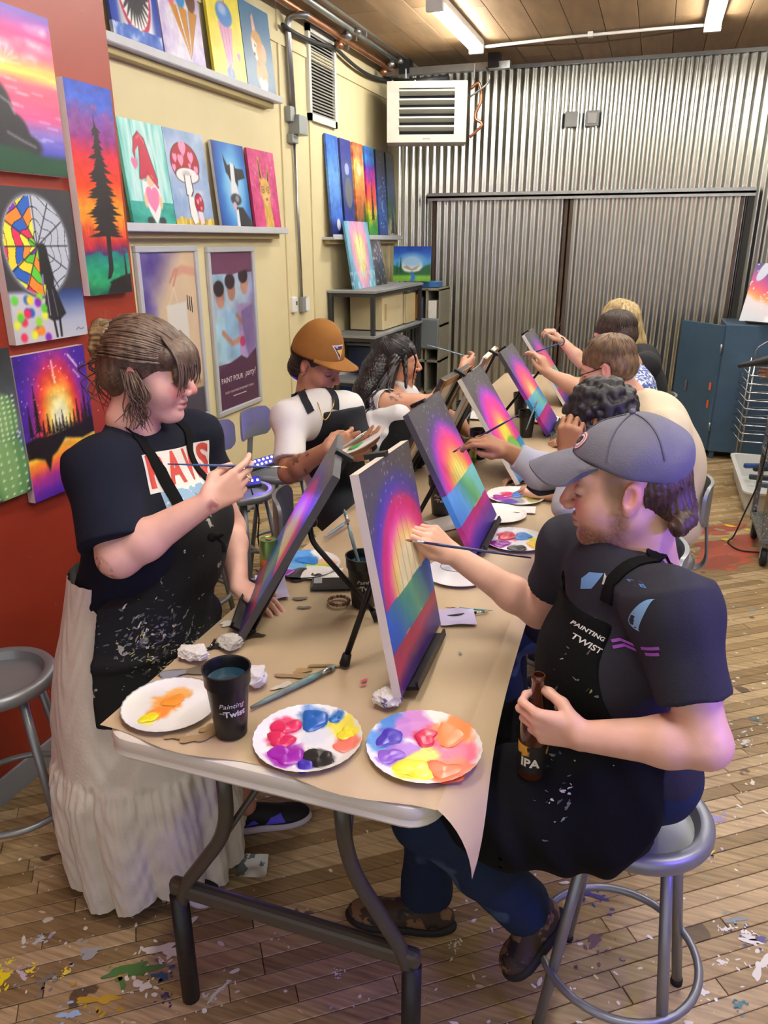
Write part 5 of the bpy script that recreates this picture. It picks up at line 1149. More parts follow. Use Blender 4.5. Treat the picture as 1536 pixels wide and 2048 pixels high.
# ---- black plastic cups
cupm = mat('black_cup', '#141417', .32, bump=.03, bscale=40); waterm = mat('paint_water', '#1e3a4c', .08, coat=.6); logo = mat('cup_logo', '#d9d8d6', .5)
def cup(c, h, label, face=None, water=True, s=1.):
    c = V3(c); e = empty('plastic_cup', c, label, 'cup', 'black plastic brush cups'); r0, r1 = .034 * s, .0485 * s; H_ = h
    MB().lathe([(.004, .004), (r0 - .004, .004), (r0, 0), (r0, .006), (r0 + (r1 - r0) * .74, H_ * .77), (r0 + (r1 - r0) * .80 + .003, H_ * .785), (r1 + .001, H_ * .985), (r1 + .0028, H_ * .99), (r1 + .0028, H_), (r1 - .001, H_), (r1 - .0022, H_ * .98), (r0 + (r1 - r0) * .72 - .002, H_ * .77), (r0 - .0022, .012), (.002, .011)], c, n=36).build('cup_body', cupm, e, True, 50)
    if water: MB().lathe([(.001, H_ * .84), (r1 - .006, H_ * .84)], c, n=28, cap0=True, cap1=False).build('water', waterm, e)
    if face is not None:
        a0 = face
        def rad(z): return r0 + (r1 - r0) * .96 * z / H_
        for s_, zc, sz, shr in (('Painting', .56, .0165, .25), ('Twist', .43, .0205, .0), ('w/a', .45, .008, 0)):
            q, fs = text_mesh(s_, sz * s, shr, 1., .0006 if s_ == 'Twist' else 0); q, fs = subdiv2(q, fs, .004); 
            if s_ == 'Twist': q[:, 0] += .006 * s
            if s_ == 'w/a': q[:, 0] -= .021 * s
            zz = H_ * zc + q[:, 1]; ang = a0 + q[:, 0] / .04; R_ = np.array([rad(z) for z in zz]) + .0009
            mb = MB(); mb.addv(np.stack([c[0] + R_ * np.cos(ang), c[1] + R_ * np.sin(ang), c[2] + zz], 1), fs); link('printed_logo', mb.mesh('logo'), e, logo)
    return e
camdir = lambda c: math.atan2(-c[1], -c[0])
c1 = PX(463, 1462, z=TZP); cup(c1, .158, 'tall black cup of dark rinse water at the near left corner', camdir(c1) + .1)
c2 = PX(727, 1208, z=TZP); cup(c2, .155, 'black cup holding a clear brush, behind the front canvas', camdir(c2) + .2)
c3 = PX(881, 1027, z=TZP); cup(c3, .15, 'black printed cup behind the second rainbow canvas', camdir(c3))
for (u, v), lab in (((957, 915), 'black cup beside the painting hand in a grey sleeve'), ((927, 852), 'black cup in front of the far plate on the left'), ((1052, 872), 'black cup right of the third rainbow canvas'), ((1040, 832), 'black cup speckled with paint behind the third canvas')): cup(PX(u, v, z=TZP), .14, lab, None, True, .95)
# ---- cans, phone, bracelet
def can(c, label, m1, m2, h=.155, r=.029):
    e = empty('drink_can', c, label, 'can'); MB().lathe([(r * .8, 0), (r, .008), (r, h - .014), (r * .86, h - .002), (r * .86, h), (r * .78, h - .003)], c, n=28).build('can_body', m1, e, True, 40)
    MB().lathe([(r * .3, h * .25), (r * 1.006, h * .26), (r * 1.006, h * .62), (r * .3, h * .63)], c, n=24, cap0=False, cap1=False).build('can_label', m2, e, True, 40); MB().bbox(V3(c) + V3(0, 0, h - .001), (.008, 0, 0), (0, .005, 0), (0, 0, .0012), .001).build('pull_tab', mat('red_tab', '#b8404c', .4), e)
can(PX(533, 1180, z=TZP, ) + V3(0, .03, 0), 'tall green drink can behind the left canvas', mat('can_green', '#6f8a4c', .3, metal=.6), mat('can_orange', '#b9793c', .35, metal=.4)); can(PX(940, 925, z=TZP), 'green and yellow can next to the far black cup', MATS['can_green'], mat('can_yellow', '#a8b04a', .35, metal=.4), .12)
pc = PX(672, 1171, z=TZP); e = empty('smartphone', pc, 'black smartphone lying face down on the kraft paper', 'phone'); a = V3(.9, .36, 0) / np.linalg.norm((.9, .36)); b_ = V3(-a[1], a[0], 0)
MB().bbox(pc + V3(0, 0, .006), a * .075, b_ * .038, (0, 0, .0055), .005).build('phone_case', mat('phone_black', '#1b1b1e', .35), e); MB().bbox(pc - a * .055 + b_ * .012 + V3(0, 0, .0125), a * .013, b_ * .02, (0, 0, .0015), .0014).build('camera_bump', mat('phone_lens', '#9ca2a8', .25), e)
bc = PX(678, 1205, z=TZP); e = empty('bead_bracelet', bc, 'wooden bead bracelet lying on the kraft paper', 'bracelet'); bm_ = [mat('bead_%d' % i, c, .45) for i, c in enumerate(('#6e4438', '#a5835c', '#7d5646'))]
for i in range(18): t = 2 * PI * i / 18; MB().sphere(bc + V3(.029 * math.cos(t), .029 * math.sin(t), .006), .0056, 8, 6).build('bead', bm_[(0, 0, 2, 1)[i % 4]], e, True)
# ---- brushes
bh = {'navy': mat('brush_navy', '#22205c', .3, coat=.4), 'clear': mat('brush_clear', '#7f98a0', .2, coat=.4, var=.2, scale=30), 'grey': mat('brush_painted', '#8d948a', .4, var=.3, scale=40, col2='#6c9a98'), 'dark': mat('brush_dark', '#2a2622', .4), 'teal': mat('brush_teal', '#3f9a9c', .35), 'blue': mat('brush_blue', '#34518c', .3)}
ferr = mat('ferrule', '#b9bcc2', .25, metal=.9); brist = mat('bristle_tan', '#c9a070', .7)
def brush(a, b, r, label, m='navy', tipm=None, group=None):
    """handle end a -> bristle tip b"""
    a, b = V3(a), V3(b); L = np.linalg.norm(b - a); d = (b - a) / L; e = empty('paint_brush', a, label, 'paint brush', group)
    MB().tube([a, a + d * .3 * L, a + d * .7 * L, a + d * (L - .045)], [r * .45, r * .8, r, r * .7], 8).build('handle', bh[m], e, True); MB().tube([a + d * (L - .047), a + d * (L - .018)], [r * .72, r * .85], 8).build('ferrule', ferr, e, True); MB().tube([a + d * (L - .018), a + d * (L - .008), b], [r * .8, r * .75, r * .12], 8).build('bristles', tipm or brist, e, True); return e
q = lambda u, v, dz=.006: PX(u, v, z=TZP) + V3(0, 0, dz)
brush(q(502, 1420), q(672, 1336), .0085, 'thick paint-caked brush lying in front of the black cup', 'grey', bh['grey']); brush(q(420, 1300), q(434, 1278), .004, 'short dark brush tip beside the crumpled white tissue', 'dark')
brush(c2 + V3(.012, .0, .03), PX(688, 1018, y=1.86), .006, 'clear-handled brush standing in the cup behind the front canvas', 'clear', bh['clear']); brush(q(884, 1237), q(980, 1226), .0045, 'slim dark brush resting on a folded tissue', 'dark'); brush(q(985, 1225), q(890, 1222, .012), .003, 'thin teal brush crossing the slim dark one', 'teal')
brush(PX(926, 850, z=TZ + .06), PX(948, 812, y=4.2), .005, 'clear brush standing in the far left cup', 'clear'); brush(PX(1052, 860, z=TZ + .06), PX(1075, 800, y=3.95), .005, 'clear brush standing in the cup right of the third canvas', 'clear')
brush(q(650, 1085, .02), q(700, 1050, .02), .007, 'wide flat clear brush leaning on an easel foot', 'clear', bh['clear']); brush(q(968, 1048), q(1000, 1042), .003, 'small brush lying on the clean plate', 'blue')
# ---- tissues and napkins
def crumple(c, r, label, tint='#e6e3de', flat=.6, seed=0, name='crumpled_tissue', blue=None):
    bm = bmesh.new(); bmesh.ops.create_icosphere(bm, subdivisions=5, radius=1); q = np.random.RandomState(seed)
    pl = [(nrm(q.randn(3)), q.uniform(.5, .85)) for _ in range(16)]; rd = [(nrm(q.randn(3)), q.uniform(2.5, 6), q.uniform(0, 6)) for _ in range(7)]
    for v in bm.verts:
        p = np.array(v.co); w = 1.
        for d, t in pl:
            k = np.dot(p, d)
            if k > t: w = min(w, t / k)
        w += sum(.07 * (1 - abs(math.sin(np.dot(p, d) * f + ph))) ** 3 for d, f, ph in rd); v.co = Vector(p * w * r); v.co.z *= flat; v.co.x *= 1.25
    me = bpy.data.meshes.new(name); bm.to_mesh(me); bm.free(); zmin = min(v.co.z for v in me.vertices)
    for v in me.vertices: v.co += Vector((c[0], c[1], c[2] - zmin))
    m = mat('tissue_' + tint, tint, .85) if not blue else splat_mat('tissue_stained_%d' % seed, tint, .85, [(blue, 30, .56, seed)])
    o = tag(link(name, me, None, m, True), label, 'tissue', 'used tissues'); me.set_sharp_from_angle(angle=.5); return o
crumple(PX(773, 1412, z=TZP), .032, 'crumpled tissue stained violet at the foot of the front canvas', blue='#6a64a8', seed=3, flat=.8); crumple(PX(395, 1318, z=TZP), .036, 'crumpled white tissue at the left table edge', seed=5, flat=.5); crumple(PX(508, 1370, z=TZP), .03, 'crumpled white tissue tucked behind the tall black cup', seed=6, flat=.8); crumple(PX(462, 1296, z=TZP), .03, 'grey-white rag under the foot of the left easel', '#c9c6c0', .6, 8)
def napkin(c, w, h, rz, label, m, lift=.0, seed=0, fl=.004, z0=None):
    q = np.random.RandomState(seed); P = []; n = 9
    for i in range(n):
        row = []
        for j in range(n):
            x, y = (i / (n - 1) - .5) * w, (j / (n - 1) - .5) * h; z = fl * (1 + math.sin(i * .9 + seed) * math.cos(j * .8 + seed * 2)) + .001 + lift * max(0, (j / (n - 1) - .6)) ** 1.5; row.append((c[0] + x * math.cos(rz) - y * math.sin(rz), c[1] + x * math.sin(rz) + y * math.cos(rz), c[2] + z))
        P.append(row)
    return tag(MB().sheet(np.array(P)).build('napkin', m, None, True), label, 'napkin', 'paper napkins')
nw = mat('napkin_white', '#e9e8ea', .8); nv = mat('napkin_lilac', '#c4bce2', .8)
napkin(PX(915, 1240, z=TZP), .1, .07, .4, 'folded lilac-tinged napkin under the dark brush', nv, .05, 1); napkin(PX(645, 1135, z=TZP) + V3(.02, -.05, 0), .12, .1, .2, 'white napkin beside the smartphone', nw, 0, 2); napkin(PX(890, 1040, z=TZP) + V3(.02, -.03, 0), .14, .12, .9, 'white paper card lying behind the second rainbow canvas', nw, 0, 3, .0012); napkin(PX(1050, 1020, z=TZP), .08, .08, .1, 'small square napkin under the clean plate', nw, 0, 4, .002)
napkin(PX(545, 1185, z=TZP), .09, .11, .6, 'lilac napkin crushed behind the left canvas', nv, .12, 5); napkin(PX(505, 1740, z=.002), .095, .07, .3, 'dirty white napkin dropped on the floor under the table', splat_mat('napkin_dirty', '#dcdad6', .85, [('#6f7478', 22, .55, 2)]), .1, 7, .006)
tag(MB().lathe([(.03, 0), (.032, .03), (.033, .05), (.028, .05), (.026, .006)], PX(1112, 885, z=TZP), n=24, cap1=False).build('glass_jar', mat('clear_glass', '#dfe6e4', .08, trans=.9), smooth=True, auto=40), 'small clear glass jar near the curly haired painter', 'jar')
tag(MB().tube([PX(915, 1140, z=TZP) + V3(.055 * math.cos(t), .04 * math.sin(t), .01 + .002 * math.sin(3 * t)) for t in np.linspace(0, 12, 60)], .0013, 5).build('wire_coil', mat('wire_grey', '#8a8d90', .4, metal=.7)), 'loose grey wire coil lying on the plain white plate', 'wire')

# ================================================================== EASELS AND THEIR CANVASES
def rect_frame(x, y, z, yaw, tilt, roll=0.):
    n0 = V3(math.cos(yaw), math.sin(yaw), 0); up = V3(0, 0, 1); r = np.cross(up, n0); u = up * math.cos(tilt) - n0 * math.sin(tilt)
    return V3(x, y, z), r * math.cos(roll) + u * math.sin(roll), u * math.cos(roll) - r * math.sin(roll)
em = mat('easel_black', '#17171a', .38, metal=.3); rub = mat('rubber_foot', '#121214', .7)
def easel(b, r, u, th, label, back=.26, mast=.51, foot=None):
    n = np.cross(r, u); e = empty('table_easel', (b[0], b[1], TZ), label, 'easel', 'black table easels'); k = b - n * (th + .014)
    nh = nrm((n[0], n[1], 0)); MB().obox(k + u * mast / 2, r * .009, u * mast / 2, n * .006).build('mast', em, e); dn = (b[2] - TZP) / max(u[2], .3)
    for s in (-1, 1):
        top = k + u * .3; low = k - u * (dn - .012) + r * s * .13; MB().tube([top, low], .0075, 8).build('front_leg', em, e, True); MB().tube([low + (top - low) * .05, low], [.011, .0125], 8).build('rubber_foot', rub, e, True)
    MB().obox(b - n * .004 - u * .008, r * .15, u * .0045, n * .028).obox(b + n * .022 - u * .002, r * .15, u * .009, n * .003).build('ledge', em, e)
    top = k + u * mast * .6; fp = V3(*(foot if foot is not None else (k - nh * back)[:2]), TZP + .012)
    pts = arc_pts([top, top - n * .03 - u * .05, fp], .03, 3); MB().tube(pts, .008, 8).build('rear_leg', em, e, True); MB().tube([fp + nrm(top - fp) * .022, fp - V3(0, 0, .008)], [.011, .0135], 10).build('rubber_foot', rub, e, True)
    MB().sphere(top - n * .01, .014, 8, 6).build('hinge_knob', em, e, True)
    c = k + u * (mast + .004); MB().obox(c + n * (th * .5), r * .014, u * .006, n * (th * .5 + .016)).build('top_clip', em, e)
    return e
CW, CHT, CT = .41, .51, .02
def set_canvas(p, fn, label, elabel, res=120, edge=None, seed=1, foot=None, back=.26, bars=False):
    b, r, u = rect_frame(*p); canvas('canvas_painting', b - r * CW / 2, r, u, CW, CHT, CT, fn, label, 'painting', 'sunset canvases being painted', res, edge, seed, bars); easel(b, r, u, CT, elabel, back, foot=foot); return b, r, u
R1 = set_canvas((-.436, 1.564, .932, .059, .208, -.069), pic_harp(ARCH1, [(.2, .39, SEA1), (-.1, .2, RED1)], (.28, .78, 6, '#a03c48', .7), .55), 'big sunset canvas in front, with thin red strings and blue sea', 'black table easel behind the big front sunset canvas', 170, '#d8cfc6', 1, (-.62, 1.50))
R2 = set_canvas((-.455, 2.429, .932, .021, .475, 0), pic_harp(ARCH2, [(.21, .43, SEA2), (-.1, .21, RED2)], (.36, .72, 6, '#9a7a50', .68), .55), 'sunset canvas with a bright yellow centre, second in the right row', 'black table easel behind the second canvas of the right row', 150, None, 2, (-.72, 2.3))
def fn3(p):
    pic_harp(ARCH3, [(-.1, .26, [(0, '#1f86b8'), (.4, '#2a9ac4'), (.7, '#1f6ab4'), (1, '#2a5ab0')])], None, .5, hz=.38)(p); p.ell(.5, .2, .27, .14, '#7cc052', .03)
R3 = set_canvas((-.445, 3.27, .925, .01, .56, 0), fn3, 'sunset canvas with a green hill on blue, third in the right row', 'black table easel behind the third canvas of the right row', 110, '#e0dcd6', 3, back=.3)
R4 = set_canvas((-.436, 4.165, .907 + .02, .016, .596, 0), pic_harp(ARCH4, [(.22, .43, [(0, '#3f9ad8'), (.4, '#62b8dc'), (.7, '#7cc8b0'), (1, '#3f84d8')]), (-.1, .22, RED2)], None, .5), 'pink sunset canvas over blue and purple bands, fourth in the right row', 'black table easel behind the fourth canvas of the right row', 90, None, 4, back=.3)
R5 = set_canvas((-.44, 5.0, .925, .02, .6, 0), pic_harp(ARCH4, [(.22, .43, [(0, '#3f9ad8'), (1, '#7cc8b0')]), (-.1, .22, RED2)], None, .5), 'farthest sunset canvas, half hidden by a raised forearm', 'black table easel farthest down the table', 60, '#e0dcd6', 5, back=.3)
L1 = set_canvas((-.991, 1.69, .93, 3.5, .531, 0), pic_harp(ARCH1, [(.2, .39, SEA1), (-.1, .2, RED1)], (.3, .75, 6, '#b09a70', .7), .5), 'sunset canvas in front of the standing woman, seen edge-on', 'black table easel of the standing woman, propped toward the table middle', 150, '#45434c', 6, (-.62, 1.75))
L3 = set_canvas((-.97, 3.1, .925, 3.1, .45, 0), pic_harp(ARCH2, [(.2, .4, SEA2), (-.1, .2, RED2)], None, .5), 'canvas with bare wooden back in front of the man in the brown cap', 'black table easel under the canvas with bare wooden back', 50, '#3a383e', 7, back=.26, bars=True)
L4 = set_canvas((-.93, 3.66, .925, 3.2, .42, 0), pic_harp(ARCH4, [(.2, .4, SEA2), (-.1, .2, RED2)], None, .5), 'pale-backed canvas reached by the dark haired woman', 'black table easel under the dark haired woman\'s canvas', 50, '#d8d4cc', 8, back=.26, bars=True)
# ================================================================== STOOLS
stm = mat('stool_grey', '#8b8f94', .38, metal=.55, var=.06, scale=6, bump=.04, bscale=40)
def make_stool(h=.65, m=stm, lift=0.):
    e = empty('metal_stool', (0, 0, 0)); 
    MB().lathe([(.02, h - .022), (.13, h - .03), (.135, h - .018), (.14, h - .004), (.152, h), (.166, h - .003), (.173, h - .014), (.174, h - .028), (.168, h - .04), (.158, h - .042)], (0, 0, 0), n=40).build('seat', m, e, True, 50)
    for k in range(4):
        a = PI / 4 + k * PI / 2; p0, p1 = V3(.12 * math.cos(a), .12 * math.sin(a), h - .035), V3(.21 * math.cos(a), .21 * math.sin(a), 0)
        MB().tube([p0, p1 + V3(0, 0, .012)], .0135, 10).build('leg', m, e, True); MB().tube([p1 + V3(0, 0, .02), p1], .0155, 10).build('foot_cap', rub, e, True)
    MB().tube([V3(.195 * math.cos(t), .195 * math.sin(t), .2) for t in np.linspace(0, 2 * PI, 41)[:-1]], .0105, 8, closed=True).build('foot_ring', m, e, True)
    # back: a flat strap and a curved panel on the +x side
    MB().ribbon(spline([(.12, 0, h - .045), (.18, 0, h - .05), (.215, 0, h - .01), (.205, 0, h + .1), (.185, 0, h + .26)], 6), (0, 1, 0), .045, .006).build('back_strap', m, e, True, 40)
    P0, P1 = [], []
    for i in range(9):
        z = h + .17 + .17 * i / 8; r0, r1 = [], []
        for j in range(15):
            t = (j / 14 - .5); cr = max(0, abs(t) * 2 - .78) / .22; cz = max(0, abs(i / 8 - .5) * 2 - .6) / .4; y = .28 * t * (1 - .05 * (cz ** 2)); x = .2 - 1.1 * y * y * 2; zz = h + .255 + (z - h - .255) * (1 - .28 * cr ** 2); r0.append((x, y, zz)); r1.append((x - .014, y, zz))
        P0.append(r0); P1.append(r1)
    P0, P1 = np.array(P0), np.array(P1); mb = MB().sheet(P0).sheet(P1[::-1])
    rim = lambda A: np.concatenate([A[0], A[1:, -1], A[-1, ::-1][1:], A[::-1, 0][1:]]); mb.sheet(np.stack([rim(P0), rim(P1)])); mb.build('back_panel', m, e, True, 40)
    return e
st0 = make_stool(); G = 'grey metal stools'
def stool(x, y, rz, label, first=False):
    o = st0 if first else copy_tree(st0); place(o, (x, y, 0), rz); return tag(o, label, 'stool', G)
stool(.1, 1.535, 1.42, 'grey metal stool under the man in the grey cap', True)
stool(-1.78, 1.5, 3.7, 'grey metal stool at the left edge beside the white skirt'); stool(-1.96, 3.36, 2.95, 'grey metal stool under the glowing light bars, nearest the camera'); stool(-1.93, 3.75, 3.0, 'grey metal stool by the cream wall beneath the longer light bar'); stool(-2.05, 2.95, 3.1, 'grey metal stool by the wall, mostly hidden behind the standing woman')
stool(-1.1, 2.5, 3.45, 'grey metal stool pushed to the table with a violet-lit backrest'); stool(.0, 2.37, .1, 'grey metal stool of the curly haired painter'); stool(.12, 3.15, .1, 'grey metal stool of the painter in beige'); stool(-.02, 4.1, .1, 'grey metal stool of the painter in a blue patterned shirt'); stool(.02, 5.0, .05, 'grey metal stool of the blonde painter'); stool(-1.22, 3.15, 3.1, 'grey metal stool under the man in the brown cap'); stool(-1.2, 3.95, 3.1, 'grey metal stool under the dark haired woman')
# black-light bars lying on the wall stools
ledm = mat('led_lit', '#ffffff', .4, emit='#b9b0ff', estr=9.); barm = mat('light_bar_black', '#15141c', .4); uv = mat('uv_glow', '#08061c', .4, emit='#1606ff', estr=.25)
def led_bar(a, b, label, n=9, rows=(-.014, .014)):
    a, b = V3(a), V3(b); d = nrm(b - a); w = nrm(np.cross(d, (0, 0, 1))); up = nrm(np.cross(w, d)); f = nrm(-w * .55 + up * .8) if np.dot(w, (0, 1, 0)) > 0 else nrm(w * .55 + up * .8); s = np.cross(d, f); e = empty('black_light_bar', a, label, 'light bar', 'violet light bars on the stools')
    MB().bbox((a + b) / 2, (b - a) / 2, s * .032, f * .014, .006).build('housing', barm, e)
    for r_ in rows:
        for i in range(n):
            c = a + (b - a) * (i + .6) / (n + .2) + s * r_ + f * .0145; MB().sphere(c, .0072, 8, 5).build('led', ledm, e, True)
    MB().bbox((a + b) / 2 + f * .0142, (b - a) / 2 * .94, s * .027, f * .0008, .0005).build('lens_strip', uv, e)
    l = area('black_light_glow', (a + b) / 2 + f * .05, (a + b) / 2 + f, .2, 2.2 * n / 9, (.12, .04, 1.), .04); return e
led_bar((-2.06, 3.52, .70), (-1.96, 3.80, .70), 'longer violet light bar with two rows of bright diodes'); led_bar((-1.98, 3.35, .675), (-1.89, 3.44, .675), 'short violet light bar on the nearest wall stool', 4, (0.,))
tag(MB().tube(spline([(-1.9, 3.35, .66), (-1.88, 3.38, .5), (-1.93, 3.45, .3), (-1.9, 3.5, .02), (-2.1, 3.7, .01)], 6), .004, 6).build('power_cord', rub, smooth=True), 'thin black cord hanging down from the light bars', 'cord')
# ================================================================== PEOPLE
skinm = vcol_mat('skin', .48, bump=.06, bscale=220, spec=.4)
def skin_paint(base, P_inv, s=1., beard=None, brow='#4a3424', lips='#b8605c', tattoo=(), blush=.35, extra=None, lash=True, temple=None):
    """P_inv maps world points to head coordinates (forward, left, up)"""
    b = HX(base)
    def fn(V):
        c = np.tile(b, (len(V), 1)); h = P_inv(V) / s; f, l, u = h[:, 0], h[:, 1], h[:, 2]; nz = vnoise(V[:, 0] * 30 + 40, V[:, 2] * 30 + V[:, 1] * 17 + 40, 2)
        c *= (1 + .1 * (nz - .5))[:, None]; near = np.hypot(f, np.hypot(l, u)) < .17
        def mix(m, col): 
            nonlocal c
            m = np.clip(m, 0, 1)[:, None]; c = c * (1 - m) + HX(col) * m
        g = lambda fc, lc, uc, rf, rl, ru: np.clip(1.6 - 1.6 * np.sqrt(((f - fc) / rf) ** 2 + ((np.abs(l) - lc) / rl) ** 2 + ((u - uc) / ru) ** 2), 0, 1) * near
        mix(g(.08, .04, -.03, .05, .03, .03) * blush, '#d0685e'); mix(g(.115, 0, -.03, .03, .02, .025) * blush, '#d0685e'); mix(g(-.01, .085, 0, .04, .02, .04) * blush, '#c8605a')
        mix(g(.1, 0, -.0675, .022, .024, .0135) * .85, lips); mix(g(.1, 0, -.0672, .025, .024, .0032) * .8, '#5a2a28')
        if temple: mix(g(.018, .074, .018, .03, .035, .055) * .75, temple)
        if lash: mix(g(.093, .035, -.0075, .03, .024, .0055), '#2e1c18')
        if brow: mix(g(.09, .034, .022, .02, .022, .006) * .8, brow)
        if beard:
            m = g(.05, .03, -.1, .075, .06, .042) + g(.1, 0, -.05, .02, .03, .011) + g(.012, .06, -.05, .025, .03, .045) * .8; m = m * np.clip((f + .02) * 60, 0, 1)
            m *= 1 - g(.1, 0, -.067, .02, .02, .01); hair = vnoise(V[:, 0] * 260 + 90, V[:, 2] * 260 + V[:, 1] * 140 + 90, 6, 2); mix(np.clip(m, 0, 1) * (.35 + .75 * hair), beard)
        for p, r, col, dens in tattoo:
            d = np.linalg.norm(V - V3(p), axis=1) / r; t = vnoise(V[:, 0] * 70 + 70, V[:, 2] * 70 + V[:, 1] * 50 + 70, 9, 3); mix(np.clip((1 - d) * 3, 0, 1) * np.clip((t - dens) * 9, 0, 1) * .75, col)
        if extra is not None: c = extra(V, c)
        return c
    return fn
def head_frame(C, fwd, up=(0, 0, 1), s=1.):
    R = frame(fwd, up); return R, (lambda V: (V - V3(C)) @ R), (lambda f, l, u: V3(C) + R @ (V3(f, l, u) * s))
def hair_grooves(C, axis, n, amp):
    """fine strand relief running along an axis"""
    ax = nrm(axis); a = nrm(np.cross(ax, (0, 0, 1) if abs(ax[2]) < .9 else (1, 0, 0))); b = np.cross(ax, a)
    def fn(X, Y, Z):
        x, y, z = X - f32(C[0]), Y - f32(C[1]), Z - f32(C[2]); p = x * f32(a[0]) + y * f32(a[1]) + z * f32(a[2]); q = x * f32(b[0]) + y * f32(b[1]) + z * f32(b[2]); t = np.arctan2(q, p); w = x * f32(ax[0]) + y * f32(ax[1]) + z * f32(ax[2])
        return f32(amp) * (np.sin(t * f32(n) + f32(3) * np.sin(w * f32(28))) + f32(.6) * np.sin(t * f32(n * 2.3) + w * f32(60)))
    return fn
hairm = {}
def hair_mat(name, c1, c2, rough=.45):
    return mat('hair_' + name, c1, rough, var=.25, scale=60, col2=c2, bump=.35, bscale=150, stretch=(1, 1, .25))
def strands(name, paths, r, m, parent, n=5):
    mb = MB()
    for p in paths:
        q = spline(p, 6); k = len(q); mb.tube(q, [r * (1 - .75 * (i / (k - 1)) ** 2) for i in range(k)], n)
    o = mb.build(name, m, parent, True); o['kind'] = 'stuff'; return o
def cloth(name, col, rough=.85, layers=None, bump=.25, bscale=300):
    m = _cloth(name, col, rough, layers, bump, bscale); m.node_tree.nodes['Principled BSDF'].inputs['Specular IOR Level'].default_value = .2; return m
def _cloth(name, col, rough, layers, bump, bscale):
    return splat_mat('cloth_' + name, col, rough, layers, bump, bscale) if layers else mat('cloth_' + name, col, rough, bump=bump, bscale=bscale, var=.05, scale=20)
def strap(name, pts, w, m, parent, bvh=None, side=None, lift=.004, n=6):
    """flat strap through pts, pulled onto the garment below it"""
    q = spline(pts, n); out, sd = [], []
    for i, p in enumerate(q):
        t = nrm(q[min(i + 1, len(q) - 1)] - q[max(i - 1, 0)])
        if bvh is not None:
            h, hn, _, d = bvh.find_nearest(Vector(p)); nn = np.array(hn); out.append(np.array(h) + nn * lift); sd.append(np.cross(t, nn))
        else: out.append(p); sd.append(side)
    return MB().ribbon(out, np.array(sd), w, .003).build(name, m, parent, True, 60)
def shoe(heel, toe, up, m_upper, m_sole, parent, s=1., extra=None):
    heel, toe = V3(heel), V3(toe); d = nrm(toe - heel); u = nrm(V3(up) - d * np.dot(up, d)); L = np.linalg.norm(toe - heel); R = np.stack([d, np.cross(u, d), u], 1)
    F = Field(.005); F.ell(heel + d * L * .3 + u * .045, (L * .36, .038 * s, .045), R, .03).ell(heel + d * L * .72 + u * .03, (L * .3, .045 * s, .032), R, .03).cone(heel + d * L * .18 + u * .06, heel + d * L * .16 + u * .1, .036, .038, .02); F.plane(heel + u * .012, -u, 0)
    o = F.build('shoe', m_upper, parent)
    G_ = Field(.005); G_.ell(heel + d * L * .3 + u * .012, (L * .39, .043 * s, .03), R, .03).ell(heel + d * L * .72 + u * .012, (L * .33, .05 * s, .03), R, .03); G_.plane(heel, -u, 0).plane(heel + u * .026, u, 0); G_.build('sole', m_sole, o); return o
def legs(F, hipL, hipR, kneeL, kneeR, ankL, ankR, r=(.095, .07, .055), k=.03, flat=True):
    for h, kn, a in ((hipL, kneeL, ankL), (hipR, kneeR, ankR)):
        F.cone(h, kn, r[0], r[1], k); F.cone(kn, a, r[1], r[2], k, flat=False)
denim = splat_mat('denim', '#1d2a44', .8, [('#3a4c68', 3.2, .62, 4)], bump=.35, bscale=350); black_cloth = splat_mat('apron_black', '#0a0a0d', .92, [('#9da0a6', 26., .745, 3), ('#c9c4a8', 40., .77, 7)], bump=.3, bscale=320)

def smear(ob, c, sd, n, seed):
    """dried paint wiped on a garment around a spot of the photograph"""
    bv = bvh_of(ob); q = np.random.RandomState(seed); mb = MB(); cols = []; pal = ['#c9c6bd', '#77787e', '#4a4b53', '#8f8b78', '#a8a45a', '#5c5d66', '#3c3d45', '#55565e']
    for i in range(n):
        u, v = c[0] + q.randn() * sd[0] * .6, c[1] + q.randn() * sd[1] * .6; d = PX(u, v, d=1.) - V3(0, 0, CAM_H); ln = q.uniform(.0015, .008); a = q.uniform(-.6, 1.2); P_ = []
        h, hn, _, _ = bv.ray_cast(Vector((0, 0, CAM_H)), Vector(nrm(d)))
        if h is None: continue
        nn = np.array(hn); e1 = nrm(np.cross(nn, (0, 0, 1))); e2 = np.cross(nn, e1); d1 = e1 * math.cos(a) + e2 * math.sin(a); d2 = np.cross(nn, d1); ph = q.uniform(0, 6, 2)
        for k in range(9):
            t = 2 * PI * k / 9; r = 1 + .4 * math.sin(2 * t + ph[0]) + .25 * math.sin(3 * t + ph[1]); p = np.array(h) + d1 * ln * r * math.cos(t) + d2 * ln * .35 * r * math.sin(t); w = bv.find_nearest(Vector(p)); P_.append(np.array(w[0]) + np.array(w[1]) * .0012)
        mb.addv(P_, [tuple(range(9))]); cols += [HX(pal[q.randint(8)])] * 9
    if cols: o = link('paint_smears', mb.mesh('smears'), ob, MATS['dried_paint'], True); paint(o.data, np.array(cols)); o['kind'] = 'stuff'
black_cloth.node_tree.nodes['Principled BSDF'].inputs['Specular IOR Level'].default_value = .2; denim.node_tree.nodes['Principled BSDF'].inputs['Specular IOR Level'].default_value = .2
